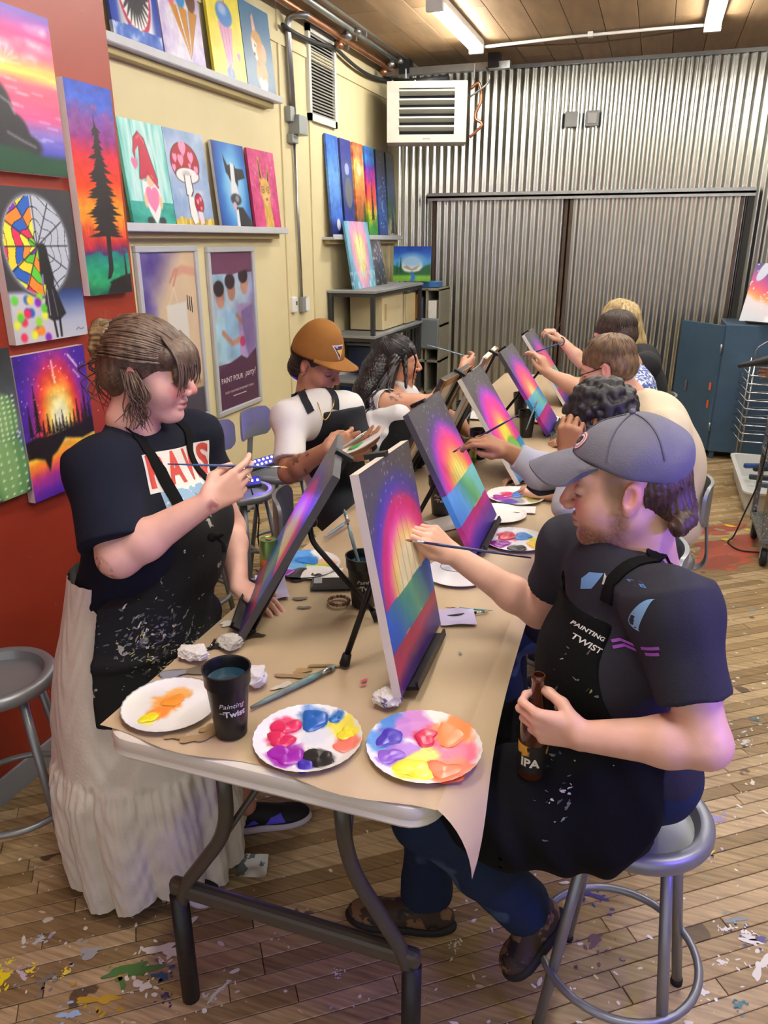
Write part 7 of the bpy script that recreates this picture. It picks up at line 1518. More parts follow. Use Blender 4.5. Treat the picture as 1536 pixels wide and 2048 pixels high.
# ------------------------------------------------------------------ the other painters round the table
def sitter(label, C, hf, hs, neck, shL, shR, pel, fw, arms, skin, shirt, lower, hair=None, h=.0055, sleeve=(.16, .16), apron=None, knees=None, up=(0, 0, 1), tank=False, wid=(.155, .15, .17), dep=(.115, .115, .115), paintkw={}, arm_r=(.046, .04, .027), shoem=None, sr=.067):
    """arms = {'L': (elbow, wrist, hand dict)}"""
    root = empty('person', (pel[0], pel[1], 0), label, 'person'); R, inv, P = head_frame(C, hf, up, hs); chest = (V3(shL) + V3(shR)) / 2 * .62 + V3(pel) * .38 + V3(0, 0, .03)
    F = Field(h * .8); add_head(F, C, R, hs, neck, (.05, .055)); torso(F, pel, chest, neck, shL, shR, fw, wid, dep, -.012 if tank else -.04); info = {}
    S = Field(h); torso(S, V3(pel) + V3(0, 0, .02), chest, V3(neck) + V3(0, 0, -.04), shL, shR, fw, wid, dep, .004 if tank else .012, .06)
    for k, sh in (('L', shL), ('R', shR)):
        el, wr, hd = arms[k]; limb(F, [sh, el], [arm_r[0], arm_r[1]]); limb(F, [el, V3(el) + (V3(wr) - V3(el)) * .3, wr], [arm_r[1], arm_r[1], arm_r[2]])
        info[k] = add_hand(F, wr, hd['d'], hd['t'], hd['n'], hd.get('c', [(.4, .6, .4), (.5, .8, .5), (.7, 1., .6), (.8, 1.1, .6)]), hd.get('th', [(.03, .015, .015), (.03, .0, .01), (.022, -.004, .004)]), hd.get('s', .95))
        u = nrm(V3(el) - V3(sh)); sl = sleeve['LR'.index(k)]
        if sl == 'long': S.cone(sh, el, .066, .056, .04).cone(el, V3(el) + (V3(wr) - V3(el)) * .72, .056, .046, .03, flat=True).ell(el, .057, None, .03)
        elif sl: S.cone(V3(sh) - u * .02, V3(sh) + u * sl, sr, sr + .004, .04, flat=True).ell(sh, sr, None, .04)
    body = F.build('body', skinm, root, colour=skin_paint(skin, inv, hs, **paintkw))
    if tank:
        lat = nrm(V3(shL) - V3(shR)); S.poly([(-.11, .02), (-.13, .13), (-.105, .3), (-.05, .3), (-.04, .16), (.04, .16), (.05, .3), (.105, .3), (.13, .13), (.11, .02), (.2, -.0), (.22, -.5), (-.22, -.5), (-.2, 0)], chest, lat, (0, 0, 1), .003)
    else: S.cone(V3(neck) - V3(0, 0, .0), V3(C) - V3(0, 0, .08), .056, .06, .012, 's')
    S.folds(.005, 36, [(1, .3, .6), (.2, 1, -.5), (-.4, .4, 1)], 3); sh_o = S.build('shirt', shirt, root)
    J = Field(h * 1.3); Rf = frame(fw, (0, 0, 1)); f, l = Rf[:, 0], Rf[:, 1]; J.ell(pel, (.125, .165, .11), Rf, .04); feet = []
    for s_, kn in ((1, knees[0] if knees else None), (-1, knees[1] if knees else None)):
        hp = V3(pel) + l * .085 * s_ + V3(0, 0, -.03); kn = V3(kn) if kn is not None else hp + f * .4 + l * .03 * s_ - V3(0, 0, .12); an = V3(kn[0] - f[0] * .08, kn[1] - f[1] * .08, .1); J.cone(hp, kn, .088, .068, .03).cone(kn, an, .066, .05, .03); feet.append(an)
    J.folds(.005, 42, [(1, .2, .6), (.3, .3, 1)], 5); J.build('trousers', lower, root)
    for an in feet: b = V3(an[0] - f[0] * .06, an[1] - f[1] * .06, 0); shoe(b, b + f * .25, (0, 0, 1), shoem or mat('dark_shoe', '#26242a', .6), mat('pale_sole', '#b9b4ac', .6), root)
    ap = None
    if apron:
        A = S.offset_copy(apron.get('g', .008))
        for s_ in (-1, 1): A.cone(V3(pel) + l * .07 * s_, V3(pel) + f * .26 + l * .09 * s_ - V3(0, 0, .08), .125, .1, .05)
        lat = nrm(V3(shL) - V3(shR)); lat = nrm(V3(lat[0], lat[1], 0)); z = apron.get('top', .1); A.poly([(-.1, z), (.1, z), (.12, z - .12), (.2, z - .2), (.24, -.5), (-.24, -.5), (-.2, z - .2), (-.12, z - .12)], chest, lat, (0, 0, 1), .003); A.plane(chest - V3(fw) * apron.get('cut', -.02), -V3(fw), 0); ap = A.build('apron', apron.get('m', black_cloth), root)
        bv = bvh_of(sh_o); nb = V3(neck)
        for sp_ in apron.get('straps', ()): strap('apron_strap', sp_, .03, apron.get('m', black_cloth), ap, bv)
        nb = V3(neck) - V3(fw) * .06 + V3(0, 0, .0)
        for s_ in (() if 'straps' in apron else (-1, 1)): strap('apron_strap', [chest + lat * .085 * s_ + V3(fw) * .13 + V3(0, 0, z - .01), (chest + V3(neck)) / 2 + lat * .085 * s_ + V3(fw) * .09 + V3(0, 0, .02), V3(neck) + lat * .07 * s_ + V3(0, 0, -.0), nb + lat * .02 * s_], .026, apron.get('m', black_cloth), ap, bv)
    if hair: hair(root, C, R, P, hs, inv)
    return root, info, body, sh_o, R, P
def short_hair(m, top=.0, back=-.05, groove=44, curl=0):
    def fn(root, C, R, P, s, inv):
        H_ = Field(.0048); H_.ell(P(-.02, 0, .038), V3(.108, .088, .09) * s, R, .02).ell(P(-.062, 0, back + .02), V3(.062, .08, .06) * s, R, .03); H_.ell(P(.07, 0, -.06), V3(.085, .12, .098) * s, R, .015, 's')
        H_.ell(P(-.005, .095, -.012), V3(.03, .035, .042) * s, R, .008, 's').ell(P(-.005, -.095, -.012), V3(.03, .035, .042) * s, R, .008, 's'); H_.plane(P(0, 0, back - .045), -R[:, 2], .01)
        if curl:
            q = np.random.RandomState(5)
            for i in range(260):
                v = nrm(q.randn(3)); v[0] = v[0] * .9 - .25; 
                if v[2] < -.55: continue
                v = nrm(v); H_.ell(P(-.022 + v[0] * .108, v[1] * .09, .036 + v[2] * .092), V3(.0115, .0115, .0115) * q.uniform(.8, 1.25) * s, R, .006)
            H_.ell(P(.085, 0, -.03), V3(.06, .08, .075) * s, R, .01, 's')
        else: H_.disp(hair_grooves(P(-.02, 0, .03), nrm(R[:, 2] * .4 + R[:, 0] * -.9), groove, .0018))
        hr = H_.build('hair', m, root)
        if not curl:
            q = np.random.RandomState(9); pole = nrm(V3(-.45, 0, .9)); e1 = nrm(np.cross((0, 1, 0), pole)); e2 = np.cross(pole, e1); W_ = []
            for i in range(190):
                ps = 2 * PI * i / 190; fr = math.cos(ps) * e1[0] + 0; tm = 1.5 - .35 * max(0, fr) + .45 * max(0, -fr); pts = []
                for th in np.linspace(.1 + .25 * q.rand(), tm + .12 * q.randn(), 6): v = pole * math.cos(th) + (e1 * math.cos(ps + .25 * th) + e2 * math.sin(ps + .25 * th)) * math.sin(th); pts.append(P(*(V3(-.02, 0, .038) + v * V3(.1095, .0895, .0915) * (1 + .012 * q.randn()))))
                W_.append(pts)
            strands('combed_strands', W_, .003 * s, m, hr, 4)
        return hr
    return fn
HD = lambda d, t, n, **k: dict(d=d, t=t, n=n, **k)
white_tee = mat('cloth_white_tee', '#e4e2e4', .88, bump=.2, bscale=300)
# ---- man in the brown cap, left row
def man_brown_cap():
    C = PX(636, 728, d=3.02); fw = nrm((.85, -.5, 0)); shR, shL = PX(580, 836, d=2.95), PX(690, 818, d=3.07); pel = V3(-1.25, 3.0, .80); neck = PX(618, 792, d=3.06)
    elR, wrR, elL, wrL = PX(578, 945, d=2.86), PX(655, 898, d=2.72), PX(722, 900, d=3.05), PX(690, 905, d=2.8)
    def hair(root, C, R, P, s, inv):
        short_hair(hair_mat('near_black', '#17130f', '#2c241e'), back=-.06)(root, C, R, P, s, inv); cm_ = cloth('cap_brown', '#8d5f2c', .85); K = Field(.0045); K.ell(P(-.016, 0, .05), V3(.114, .095, .098) * s, R, .02); K.cone(P(-.016, 0, .05), P(-.016, 0, .1), .09 * s, .085 * s, .03); K.plane(P(.05, 0, .043), -(R[:, 2] - R[:, 0] * .12), .004); cp = K.build('cap', cm_, root)
        P0, P1 = [], []
        for i in range(11):
            t = i / 10; r0, r1 = [], []
            for j in range(25):
                a = (j / 24 - .5) * 2; f0 = .092 - .058 * a * a; f = f0 + t * .084 * (1 - a ** 6); u = .05 + .12 * (f0 - .05) + .004 - .004 * t - .006 * a * a * t; l = a * .09 * (1 + .04 * t); r0.append(P(f, l, u)); r1.append(P(f, l, u - .005))
            P0.append(r0); P1.append(r1)
        P0, P1 = np.array(P0), np.array(P1); rim = lambda A: np.concatenate([A[0], A[1:, -1], A[-1, ::-1][1:], A[::-1, 0][1:]]); MB().sheet(P0).sheet(P1[::-1]).sheet(np.stack([rim(P0), rim(P1)])).build('brim', cm_, cp, True, 50); bc = bvh_of(cp)
        o, u, v = P(.1, -.012, .1), nrm(R[:, 1]) * 1., nrm(R[:, 2] - R[:, 0] * .25)
        for pts, col in (([(-.03, .024), (.03, .024), (.0, -.034)], '#d6c9c0'), ([(-.024, .02), (.024, .02), (.0, -.026)], '#2c2250'), ([(-.014, .006), (.016, .008), (.004, -.016)], '#d8b03a'), ([(-.02, .016), (-.004, .012), (-.01, .02)], '#b9b0d0')): wrap_on('cap_badge', np.array(pts), [tuple(range(len(pts)))], o, u, v, bc, mat('capbadge' + col, col, .7), cp, .001 + .0008 * len(col) * 0 + {'#d6c9c0': .0, '#2c2250': .0008, '#d8b03a': .0016, '#b9b0d0': .0016}[col], .007)
        MB().sphere(P(-.016, 0, .15), .006, 8, 5).build('cap_button', cm_, cp, True)
    navy = mat('apron_navy', '#0f1420', .8, bump=.3, bscale=320)
    r, tips, body, sh, R, P = sitter('man in a brown cap, white t-shirt and dark apron looking down at his paint plate', C, (.93, -.2, -.36), .98, neck, shL, shR, pel, fw, {'R': (elR, wrR, HD(nrm(PX(700, 880, d=2.76) - wrR), (0, .3, 1), (.2, 1, -.3))), 'L': (elL, wrL, HD(nrm(PX(735, 885, d=2.74) - wrL), (-.3, -.6, .5), (0, -.2, 1), c=[(.2, .3, .2)] * 4))}, '#a8765c', white_tee, mat('trouser_black', '#15161c', .85), hair, .0055, (.19, .19), dict(m=navy, top=.165, g=.007, cut=-.0, straps=[[PX(624, 822, d=2.86), PX(608, 792, d=2.9), PX(594, 765, d=2.98), PX(592, 752, d=3.05)], [PX(676, 818, d=2.92), PX(668, 795, d=2.95), PX(655, 782, d=2.98)]]), None, (0, 0, 1), wid=(.14, .13, .135), dep=(.1, .1, .095), sr=.058, paintkw=dict(brow='#1c1410', beard=None, lips='#8f5a4c', blush=.15, tattoo=[((elR + wrR) / 2, .09, '#5a3c30', .52)]))
    ch = MB(); ch.tube(spline([P(.02, .05, -.1), PX(668, 800, d=2.93), PX(650, 840, d=2.88), PX(632, 800, d=2.92), P(-.02, -.055, -.095)], 7), .0018, 5).build('necklace', mat('gold_chain', '#c9a860', .3, metal=1.), r, True); MB().sphere(P(-.004, -.088, -.036), .005, 8, 5).build('earring', mat('gold_stud', '#e0c070', .2, metal=1.), r, True)
    pc = PX(727, 884, d=2.70); T = frame(nrm(V3(.5, -.35, .18)), nrm(V3(-.15, -.4, 1))); plate(pc, .095, [(-.2, -.3, .3, '#3fae68', .03), (.3, .3, .3, '#d8dce4', 0)], 'paper plate with a green dab held by the man in the brown cap', 0., tilt=T)
    brush(PX(668, 905, d=2.68), PX(742, 860, d=2.72), .0042, 'brush tipped yellow in the hand of the man in the brown cap', 'clear', mat('bristle_yellow', '#d8cf3a', .6))
man_brown_cap()
# ---- woman with long dark hair, left row
def woman_dark_hair():
    C = PX(797, 722, d=3.62); fw = nrm((1, .25, 0)); shR, shL = PX(768, 805, d=3.5), PX(812, 792, d=3.8); pel = V3(-1.18, 3.62, .80); neck = PX(778, 778, d=3.66)
    elR, wrR, elL, wrL = PX(868, 808, d=3.5), PX(925, 742, d=3.62), V3(-.95, 3.95, .97), V3(-.82, 3.75, .95)
    def hair(root, C, R, P, s, inv):
        m = hair_mat('black_long', '#120f10', '#2a2226', .35); short_hair(m, back=-.08)(root, C, R, P, s, inv); H_ = Field(.006); q0 = P(-.06, 0, .0); pts = [q0, PX(758, 745, d=3.62), PX(735, 785, d=3.6), PX(715, 815, d=3.58)]; rr = [.085, .085, .07, .03]
        for a, b, ra, rb in zip(pts, pts[1:], rr, rr[1:]): H_.cone(a, b, ra, rb, .03)
        H_.cone(P(-.02, -.08, .02), PX(775, 790, d=3.5), .03, .02, .02).cone(P(.03, -.075, .03), PX(812, 775, d=3.52), .014, .006, .01); H_.disp(hair_grooves(PX(750, 760, d=3.6), nrm(pts[-1] - pts[0]), 40, .003)); hm = H_.build('long_hair', m, root); q = np.random.RandomState(3)
        strands('loose_strands', [[P(-.02, -.09, 0), PX(770 + 6 * q.randn(), 770, d=3.48), PX(758 + 14 * q.randn(), 800, d=3.46), PX(745 + 22 * q.randn(), 835 + 8 * q.randn(), d=3.46)] for i in range(16)] + [[P(.055, -.07, .08), P(.085, -.066, .02), P(.08, -.07, -.05), P(.075, -.075, -.1)] for i in range(2)], .0045, m, hm)
    d = nrm(PX(952, 722, d=3.68) - wrR); r, tips, body, sh, R, P = sitter('woman with long dark hair in a white tank top, stretching an arm to paint', C, (.97, .3, -.06), .96, neck, shL, shR, pel, fw, {'R': (elR, wrR, HD(d, (-.2, -.3, 1), (.2, 1, -.2))), 'L': (elL, wrL, HD((.9, -.2, -.1), (0, -1, 0), (0, 0, -1)))}, '#c48f74', mat('cloth_white_tank', '#dddcde', .88, bump=.2, bscale=300), mat('trouser_white', '#d6d3cf', .85, bump=.3, bscale=200), hair, .0058, (0, 0), None, None, (0, 0, 1), True, (.15, .13, .145), (.11, .1, .1), dict(brow='#1c1410', lips='#a85a58', tattoo=[(PX(788, 785, d=3.44), .05, '#4a4448', .46)]), (.052, .042, .024))
    strap('tank_strap', [PX(782, 758, d=3.52), PX(756, 772, d=3.46), PX(738, 800, d=3.44), PX(730, 845, d=3.46)], .06, sh.data.materials[0], sh, bvh_of(body), lift=.006)
    # sweatshirt tied round the waist and dark apron beneath the table edge
    c = PX(752, 862, d=3.5); S = Field(.006); S.cone(PX(715, 860, d=3.55), PX(800, 835, d=3.42), .075, .06, .03).cone(PX(712, 880, d=3.5), PX(770, 885, d=3.42), .06, .06, .03); S.folds(.012, 60, [(.2, .3, 1), (.6, .3, 1)], 4); S.build('tied_sweatshirt', mat('cloth_white_sweat', '#d9dade', .88, bump=.3, bscale=250), r)
    A = Field(.006); A.cone(PX(805, 860, d=3.42), PX(790, 925, d=3.35), .07, .085, .03).cone(PX(815, 850, d=3.5), PX(830, 905, d=3.4), .07, .07, .03); A.folds(.006, 50, [(1, .2, .6)], 2); A.build('apron', black_cloth, r)
    MB().tube(spline([P(-.012, -.09, -.036), P(-.012, -.092, -.055), P(-.008, -.092, -.075)], 4), .004, 6).build('earring', mat('pearl', '#e6ded2', .3), r, True)
    brush(PX(855, 690, d=3.5), PX(945, 716, d=3.72), .004, 'slim grey brush held by the dark haired woman', 'clear', mat('bristle_white', '#e4e2de', .6))
woman_dark_hair()
# ---- right row
def right_row():
    fw = nrm((-1, -.1, 0))
    # curly haired painter behind the man in the grey cap
    C = PX(1192, 842, d=2.33); elR, wrR = PX(1090, 945, d=2.45), PX(1010, 900, d=2.45); d = nrm(PX(955, 872, d=2.40) - wrR)
    r, t, b, s, R, P = sitter('painter with curly black hair and a pale grey sweatshirt, chin on one hand', C, (-1, .02, -.28), .98, PX(1225, 905, d=2.38), V3(.02, 2.22, 1.20), V3(-.05, 2.6, 1.20), V3(.03, 2.38, .80), fw, {'R': (elR, wrR, HD(d, (-.1, -1, -.2), (-.4, 0, -1), c=[(.4, .6, .4), (.6, .9, .5), (.9, 1.2, .7), (1., 1.2, .8)])), 'L': (PX(1150, 1010, d=2.2), PX(1140, 915, d=2.2), HD((-.1, .1, 1), (-.9, .2, 0), (.6, .5, 0), c=[(.9, 1.2, .6)] * 4))}, '#9c6c4c', mat('cloth_grey_sweat', '#b4b8c4', .88, bump=.25, bscale=260), denim, short_hair(hair_mat('curly_black', '#131114', '#2b282c', .5), back=-.03, curl=1), .0055, ('long', 'long'), dict(m=MATS['apron_navy'], top=.06), None, (0, 0, 1), paintkw=dict(brow='#17110e', lips='#7a4a40', blush=.1))
    gl = mat('glasses_frame', '#1c1a1a', .3); MB().tube([P(.098, l, .004 + .018 * 0) for l in (-.03, .03)], .002, 5).build('glasses', gl, r)
    for q in (-1, 1): MB().tube([P(.098, q * .034 + .022 * math.cos(a), .0 + .019 * math.sin(a)) for a in np.linspace(0, 2 * PI, 21)[:-1]], .0018, 5, closed=True).tube([P(.096, q * .056, .004), P(.0, q * .082, .008)], .0018, 5).build('glasses_lens_rim', gl, r)
    brush(PX(1036, 830, d=2.36), PX(905, 905, d=2.5), .0042, 'violet brush touching the strings of the second canvas', 'navy', bh['navy'])
    # painter in beige
    C = PX(1213, 735, d=3.05); r, t, b, s, R, P = sitter('painter with short light brown hair in a beige t-shirt', C, (-1, .12, -.38), 1., PX(1262, 792, d=3.1), V3(.115, 2.93, 1.23), V3(.04, 3.33, 1.23), V3(.15, 3.13, .80), fw, {'R': (V3(-.22, 3.38, .98), V3(-.42, 3.2, .93), HD((-.8, -.5, 0), (0, -1, .2), (0, 0, -1))), 'L': (V3(-.1, 2.86, .97), V3(-.32, 2.95, .93), HD((-.9, .3, 0), (0, 1, .2), (0, 0, -1)))}, '#d8a890', mat('cloth_beige', '#d9cbb0', .88, bump=.2, bscale=280), denim, short_hair(hair_mat('light_brown', '#5c4630', '#86694a'), back=-.035), .0058, (.2, .2), dict(top=.06), None, (0, 0, 1), wid=(.165, .165, .19), dep=(.14, .14, .14), paintkw=dict(brow='#6a4c34'))
    MB().tube([P(.097, q, .0) for q in (-.055, 0, .055)], .002, 5).tube([P(.096, .056, .004), P(.0, .08, .01)], .002, 5).build('glasses', gl, r)
    # painter in the blue patterned shirt
    C = PX(1226, 672, d=3.85); elR, wrR = PX(1150, 775, d=3.85), PX(1095, 745, d=3.85); d = nrm(PX(1078, 705, d=3.82) - wrR); sp = splat_mat('cloth_blue_pattern', '#4f66a8', .85, [('#e2e6ee', 60, .52, 3), ('#28386e', 45, .6, 5)])
    r, t, b, s, R, P = sitter('painter with dark slicked hair in a blue patterned shirt, one hand raised with a brush', C, (-1, .15, -.3), .98, PX(1262, 730, d=3.9), V3(-.02, 3.84, 1.2), V3(-.07, 4.2, 1.2), V3(.02, 4.0, .80), fw, {'R': (elR, wrR, HD(d, (-.3, -.9, .1), (-.7, 0, -.5))), 'L': (V3(-.1, 3.7, .97), V3(-.3, 3.8, .93), HD((-.9, .3, 0), (0, 1, .2), (0, 0, -1)))}, '#d0a088', sp, denim, short_hair(hair_mat('dark_brown', '#2c211b', '#4a382c'), back=-.035), .0062, (.19, .19), None, None, (0, 0, 1), paintkw=dict(brow='#2c1f18'))
    brush(PX(1128, 684, d=3.8), PX(1045, 713, d=3.9), .0045, 'dark blue brush raised in front of the fourth canvas', 'blue', bh['blue'])
    # blonde painter at the far end
    C = PX(1232, 640, d=4.75); elR, wrR = PX(1165, 725, d=4.75), PX(1122, 680, d=4.75); d = nrm(PX(1105, 660, d=4.72) - wrR)
    def blonde(root, C, R, P, s, inv):
        m = hair_mat('blonde', '#a98a55', '#d8c08c', .4); short_hair(m, back=-.08)(root, C, R, P, s, inv); H_ = Field(.0065); H_.cone(P(-.06, 0, .02), PX(1262, 690, d=4.8), .095, .09, .03).cone(PX(1262, 690, d=4.8), PX(1270, 735, d=4.85), .09, .05, .03); H_.disp(hair_grooves(PX(1255, 680, d=4.8), (0, 0, 1), 36, .003)); H_.build('long_hair', m, root)
    r, t, b, s, R, P = sitter('blonde long haired painter in a black top at the far end', C, (-1, .25, -.15), .98, PX(1258, 705, d=4.85), V3(.02, 4.75, 1.2), V3(-.05, 5.12, 1.2), V3(.05, 4.95, .80), fw, {'R': (elR, wrR, HD(d, (-.2, -.9, .2), (-.8, 0, -.4), c=[(.8, 1., .5)] * 4)), 'L': (V3(-.1, 4.65, .97), V3(-.3, 4.75, .93), HD((-.9, .3, 0), (0, 1, .2), (0, 0, -1)))}, '#dcae98', mat('cloth_black_top', '#1a1a1f', .85, bump=.2, bscale=260), denim, blonde, .0068, (.16, .16), None, None, (0, 0, 1), wid=(.15, .13, .155), dep=(.11, .1, .11), paintkw=dict(brow='#8a6a44'))
    brush(PX(1121, 645, d=4.7), PX(1103, 688, d=4.75), .004, 'thin brush held upright in the blonde painter\'s fist', 'dark')
    tag(MB().tube([PX(1121, 683, d=4.72) + V3(.024 * math.cos(a), .01 * math.sin(a), .026 * math.sin(a)) for a in np.linspace(0, 2 * PI, 17)[:-1]], .003, 5, closed=True).build('wrist_band', rub), 'thin dark band on the blonde painter\'s wrist', 'wristband')
right_row()
# ================================================================== RIGHT EDGE: cabinet, rack, tub, cart
blue = mat('cabinet_blue', '#3c566e', .5, metal=.1, var=.08, scale=6, bump=.05, bscale=30); 
e = empty('steel_cabinet', (1.1, 7.6, 0), 'blue painted steel cabinet in front of the corrugated wall', 'cabinet')
MB().bbox((1.12, 7.6, .64), (.48, 0, 0), (0, .3, 0), (0, 0, .57), .008).build('body', blue, e)
for x in (.68, 1.56):
    for y in (7.34, 7.86): MB().box((x - .02, y - .02, 0), (x + .02, y + .02, .08)).build('foot', blue, e)
d0, d1 = V3(.635, 7.3, 0), V3(.30, 7.72, 0); dv = nrm(d1 - d0); dn = V3(-dv[1], dv[0], 0)
dr = MB().bbox((d0 + d1) / 2 + V3(0, 0, .64), (d1 - d0) / 2, dn * .012, V3(0, 0, .56), .005).build('door', blue, e)
MB().bbox(d0 + dv * .36 - dn * -.02 + V3(0, 0, .62), dv * .012, dn * .012, V3(0, 0, .05), .005).build('handle', mat('handle_steel', '#8a9096', .35, metal=.8), dr)
for z in (.5, .66): MB().bbox(d0 + dv * .06 + dn * .016 + V3(0, 0, z), dv * .012, dn * .003, V3(0, 0, .035), .002).build('orange_tag', mat('tag_orange', '#d8622c', .5), dr)
for z in (.3, 1.0): MB().tube([d0 + V3(-.008, -.008, z - .04), d0 + V3(-.008, -.008, z + .04)], .01, 8).build('hinge', MATS['handle_steel'], dr, True)
b, r, u = rect_frame(*PX(1478, 640, y=7.42), -2.15, .3); b = b + V3(0, 0, .0); w = .42
canvas('canvas_painting', V3(b[0], b[1], 1.235), r, u, w, .5, .02, pic_winter, 'winter sunset canvas with a lit cottage on top of the blue cabinet', 'painting', None, 90, None, 4)
n = np.cross(r, u); e = empty('table_easel', (b[0] + .15, b[1], 1.21), 'small black easel under the winter canvas on the cabinet', 'easel', 'black table easels'); bb = V3(b[0], b[1], 1.235) + r * w / 2
MB().obox(bb - u * .008, r * .14, u * .005, n * .03).build('ledge', em, e); MB().obox(bb - n * .034 + u * .2, r * .008, u * .21, n * .005).build('mast', em, e)
for s in (-1, 1): MB().tube([bb - n * .034 + u * .25, V3(*(bb + r * s * .14)[:2], 1.222)], .006, 8).build('front_leg', em, e, True)
MB().tube([bb - n * .04 + u * .3, V3(*(bb - nrm(V3(n[0], n[1], 0)) * .16)[:2], 1.222)], .006, 8).build('rear_leg', em, e, True)
# wire drying rack
wire = mat('chrome_wire', '#b9bcc0', .2, metal=1.); e = empty('wire_drying_rack', (1.05, 7.0, 0), 'chrome wire drying rack with nine tiers before the blue cabinet', 'rack')
for i in range(9):
    z = .28 + i * .07; MB().tube([(.86, 7.22, z + .03), (.79, 7.12, z + .05), (.85, 6.9, z), (1.35, 6.9, z), (1.35, 7.22, z + .03)], .006, 6, closed=True).build('wire_tier', wire, e, True)
for x, y in ((.87, 6.93), (1.33, 6.93), (.87, 7.2), (1.33, 7.2)): MB().tube([(x, y, 0), (x, y, .95)], .008, 6).build('upright', wire, e, True)
MB().tube(arc_pts([(.87, 6.93, .9), (.86, 6.93, 1.06), (.95, 6.93, 1.13), (1.3, 6.93, 1.13)], .04, 4), .006, 6).build('top_handle', wire, e, True)
# white tub of tools
e = empty('storage_tub', (1.05, 6.3, 0), 'shallow white plastic tub full of tools on the floor', 'tub'); tubm = mat('tub_white', '#d6d8d6', .4)
o = [(x, y) for x, y in rrect(.80, 1.3, 5.72, 6.82, .06)]; lay = [(.03, 0), (.0, .17), (-.02, .175), (-.02, .19), (.01, .19), (.04, .01)]; mb = MB(); n_ = len(o); vs = []
for ins, z in lay: vs += [(x, y, z + .001) for x, y in rrect(.80 + ins, 1.3 - ins, 5.72 + ins, 6.82 - ins, .06)]
mb.addv(vs, [tuple(reversed(range(n_))), tuple((len(lay) - 1) * n_ + k for k in range(n_))] + [(i * n_ + k, i * n_ + (k + 1) % n_, (i + 1) * n_ + (k + 1) % n_, (i + 1) * n_ + k) for i in range(len(lay) - 1) for k in range(n_)]).build('tub_shell', tubm, e, True, 40)
q = np.random.RandomState(8)
for i, (c, lab) in enumerate((('#2c4a8a', 'blue handled tool lying in the white tub'), ('#20242a', 'black power drill lying in the white tub'), ('#d8b03c', 'yellow tape measure in the white tub'), ('#3a3f46', 'dark grey clamp in the white tub'), ('#4a5866', 'slate coloured tool box insert in the tub'), ('#15161a', 'black tool handle jutting over the tub edge'))):
    c0 = V3(.98 + .05 * (i % 3), 6.62 - i * .14, .15 + .02 * (i % 2)); a = q.uniform(-.4, .4); t = empty('hand_tool', c0, lab, 'tool', 'tools in the white tub'); ax = V3(math.cos(a), math.sin(a), 0) * (.11 if i != 2 else .035); m = mat('tool' + c, c, .45)
    MB().bbox(c0, ax, V3(-math.sin(a), math.cos(a), 0) * .022, (0, 0, .018), .008).build('handle', m, t); MB().bbox(c0 + ax * .8 + V3(0, .02, .01), ax * .25, V3(-math.sin(a), math.cos(a), 0) * .045, (0, 0, .016), .006).build('head', mat('tool_steel', '#5a5f66', .4, metal=.7), t)
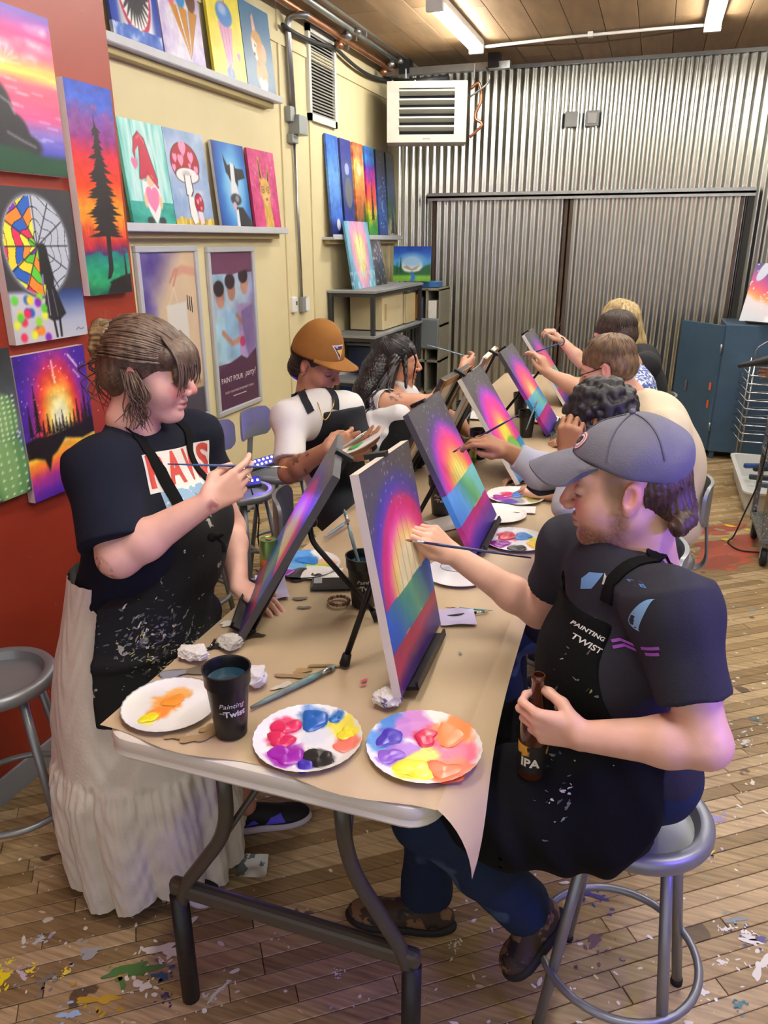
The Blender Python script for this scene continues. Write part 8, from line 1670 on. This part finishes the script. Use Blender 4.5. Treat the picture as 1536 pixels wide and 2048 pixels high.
# utility cart
pm = splat_mat('cart_steel', '#7d7f7c', .4, [('#d8d8d2', 60, .6, 3), ('#3a3a3a', 40, .62, 6)], metal=.6); e = empty('utility_cart', (1.08, 5.0, 0), 'speckled steel utility cart on black castors at the right edge', 'cart')
for x in (.81, 1.35):
    for y in (4.78, 5.3): MB().box((x - .016, y - .003, .13), (x + .016, y + .003, 1.05)).box((x - .003 - .013, y - .016, .13), (x + .003 - .013, y + .016, 1.05)).build('post', pm, e)
for z in (.17, .62, 1.04): MB().bbox((1.08, 5.04, z), (.29, 0, 0), (0, .28, 0), (0, 0, .014), .004).build('shelf', pm, e)
for x in (.83, 1.33):
    for y in (4.80, 5.28):
        w_ = MB().lathe([(.012, -.016), (.05, -.016), (.055, -.01), (.055, .01), (.05, .016), (.012, .016)], (x, y, .056), axis=(1, 0, 0), n=24).build('castor_wheel', rub, e, True, 40); MB().box((x - .024, y - .014, .05), (x - .019, y + .014, .15)).box((x + .019, y - .014, .05), (x + .024, y + .014, .15)).build('castor_fork', steel, w_)
tag(MB().bbox((1.1, 5.05, .38), (.24, 0, 0), (0, .22, 0), (0, 0, .19), .006).build('cardboard_box', mat('cardboard', '#a98658', .8, var=.06)), 'brown cardboard box on the lower shelf of the cart', 'box')
tag(MB().tube(spline([(.80, 5.2, 1.0), (.79, 5.1, .7), (.775, 5.1, .45), (.73, 5.15, .2), (.70, 5.2, .03), (.66, 5.12, .008), (.72, 5.0, .008), (.84, 5.0, .008)], 7), .005, 6).build('cart_cord', rub, smooth=True), 'black cord trailing from the cart onto the floor', 'cord')
# helper whose hand reaches in at the edge of the frame
hw = PX(1560, 752, y=5.55); hd_ = nrm(PX(1515, 742, y=5.5) - hw)
r_, t_, b_, s_, R_, P_ = sitter('helper in dark clothes past the right edge, only a hand showing', (1.62, 5.6, 1.62), (-1, -.1, -.2), 1., (1.66, 5.6, 1.47), V3(1.64, 5.4, 1.38), V3(1.62, 5.8, 1.38), V3(1.66, 5.6, .93), nrm((-1, 0, 0)), {'L': (V3(1.35, 5.42, 1.16), hw, HD(hd_, (0, .3, 1), (0, 1, 0), c=[(.7, .9, .5)] * 4)), 'R': (V3(1.6, 5.9, 1.1), V3(1.45, 5.95, .9), HD((-.3, 0, -1), (-1, 0, 0), (0, -1, 0)))}, '#8a5f48', mat('cloth_dark_helper', '#23242a', .85), denim, short_hair(MATS['hair_near_black']), .0075, (.18, .18), None, [V3(1.6, 5.5, .5), V3(1.6, 5.7, .5)])
e = empty('hand_tool', PX(1510, 735, y=5.5), 'dark tapered hand tool held above the wire rack at the right edge', 'tool'); a, c = PX(1478, 732, y=5.62), PX(1530, 722, y=5.5); MB().tube([a, a + (c - a) * .4, c, c + (c - a) * .5], [.014, .018, .03, .03], 12).build('barrel', mat('gun_black', '#2a2b30', .4), e, True); MB().tube([c + (c - a) * .3, c + (c - a) * .3 - V3(-.01, 0, .09)], .016, 10).build('grip', MATS['gun_black'], e, True)
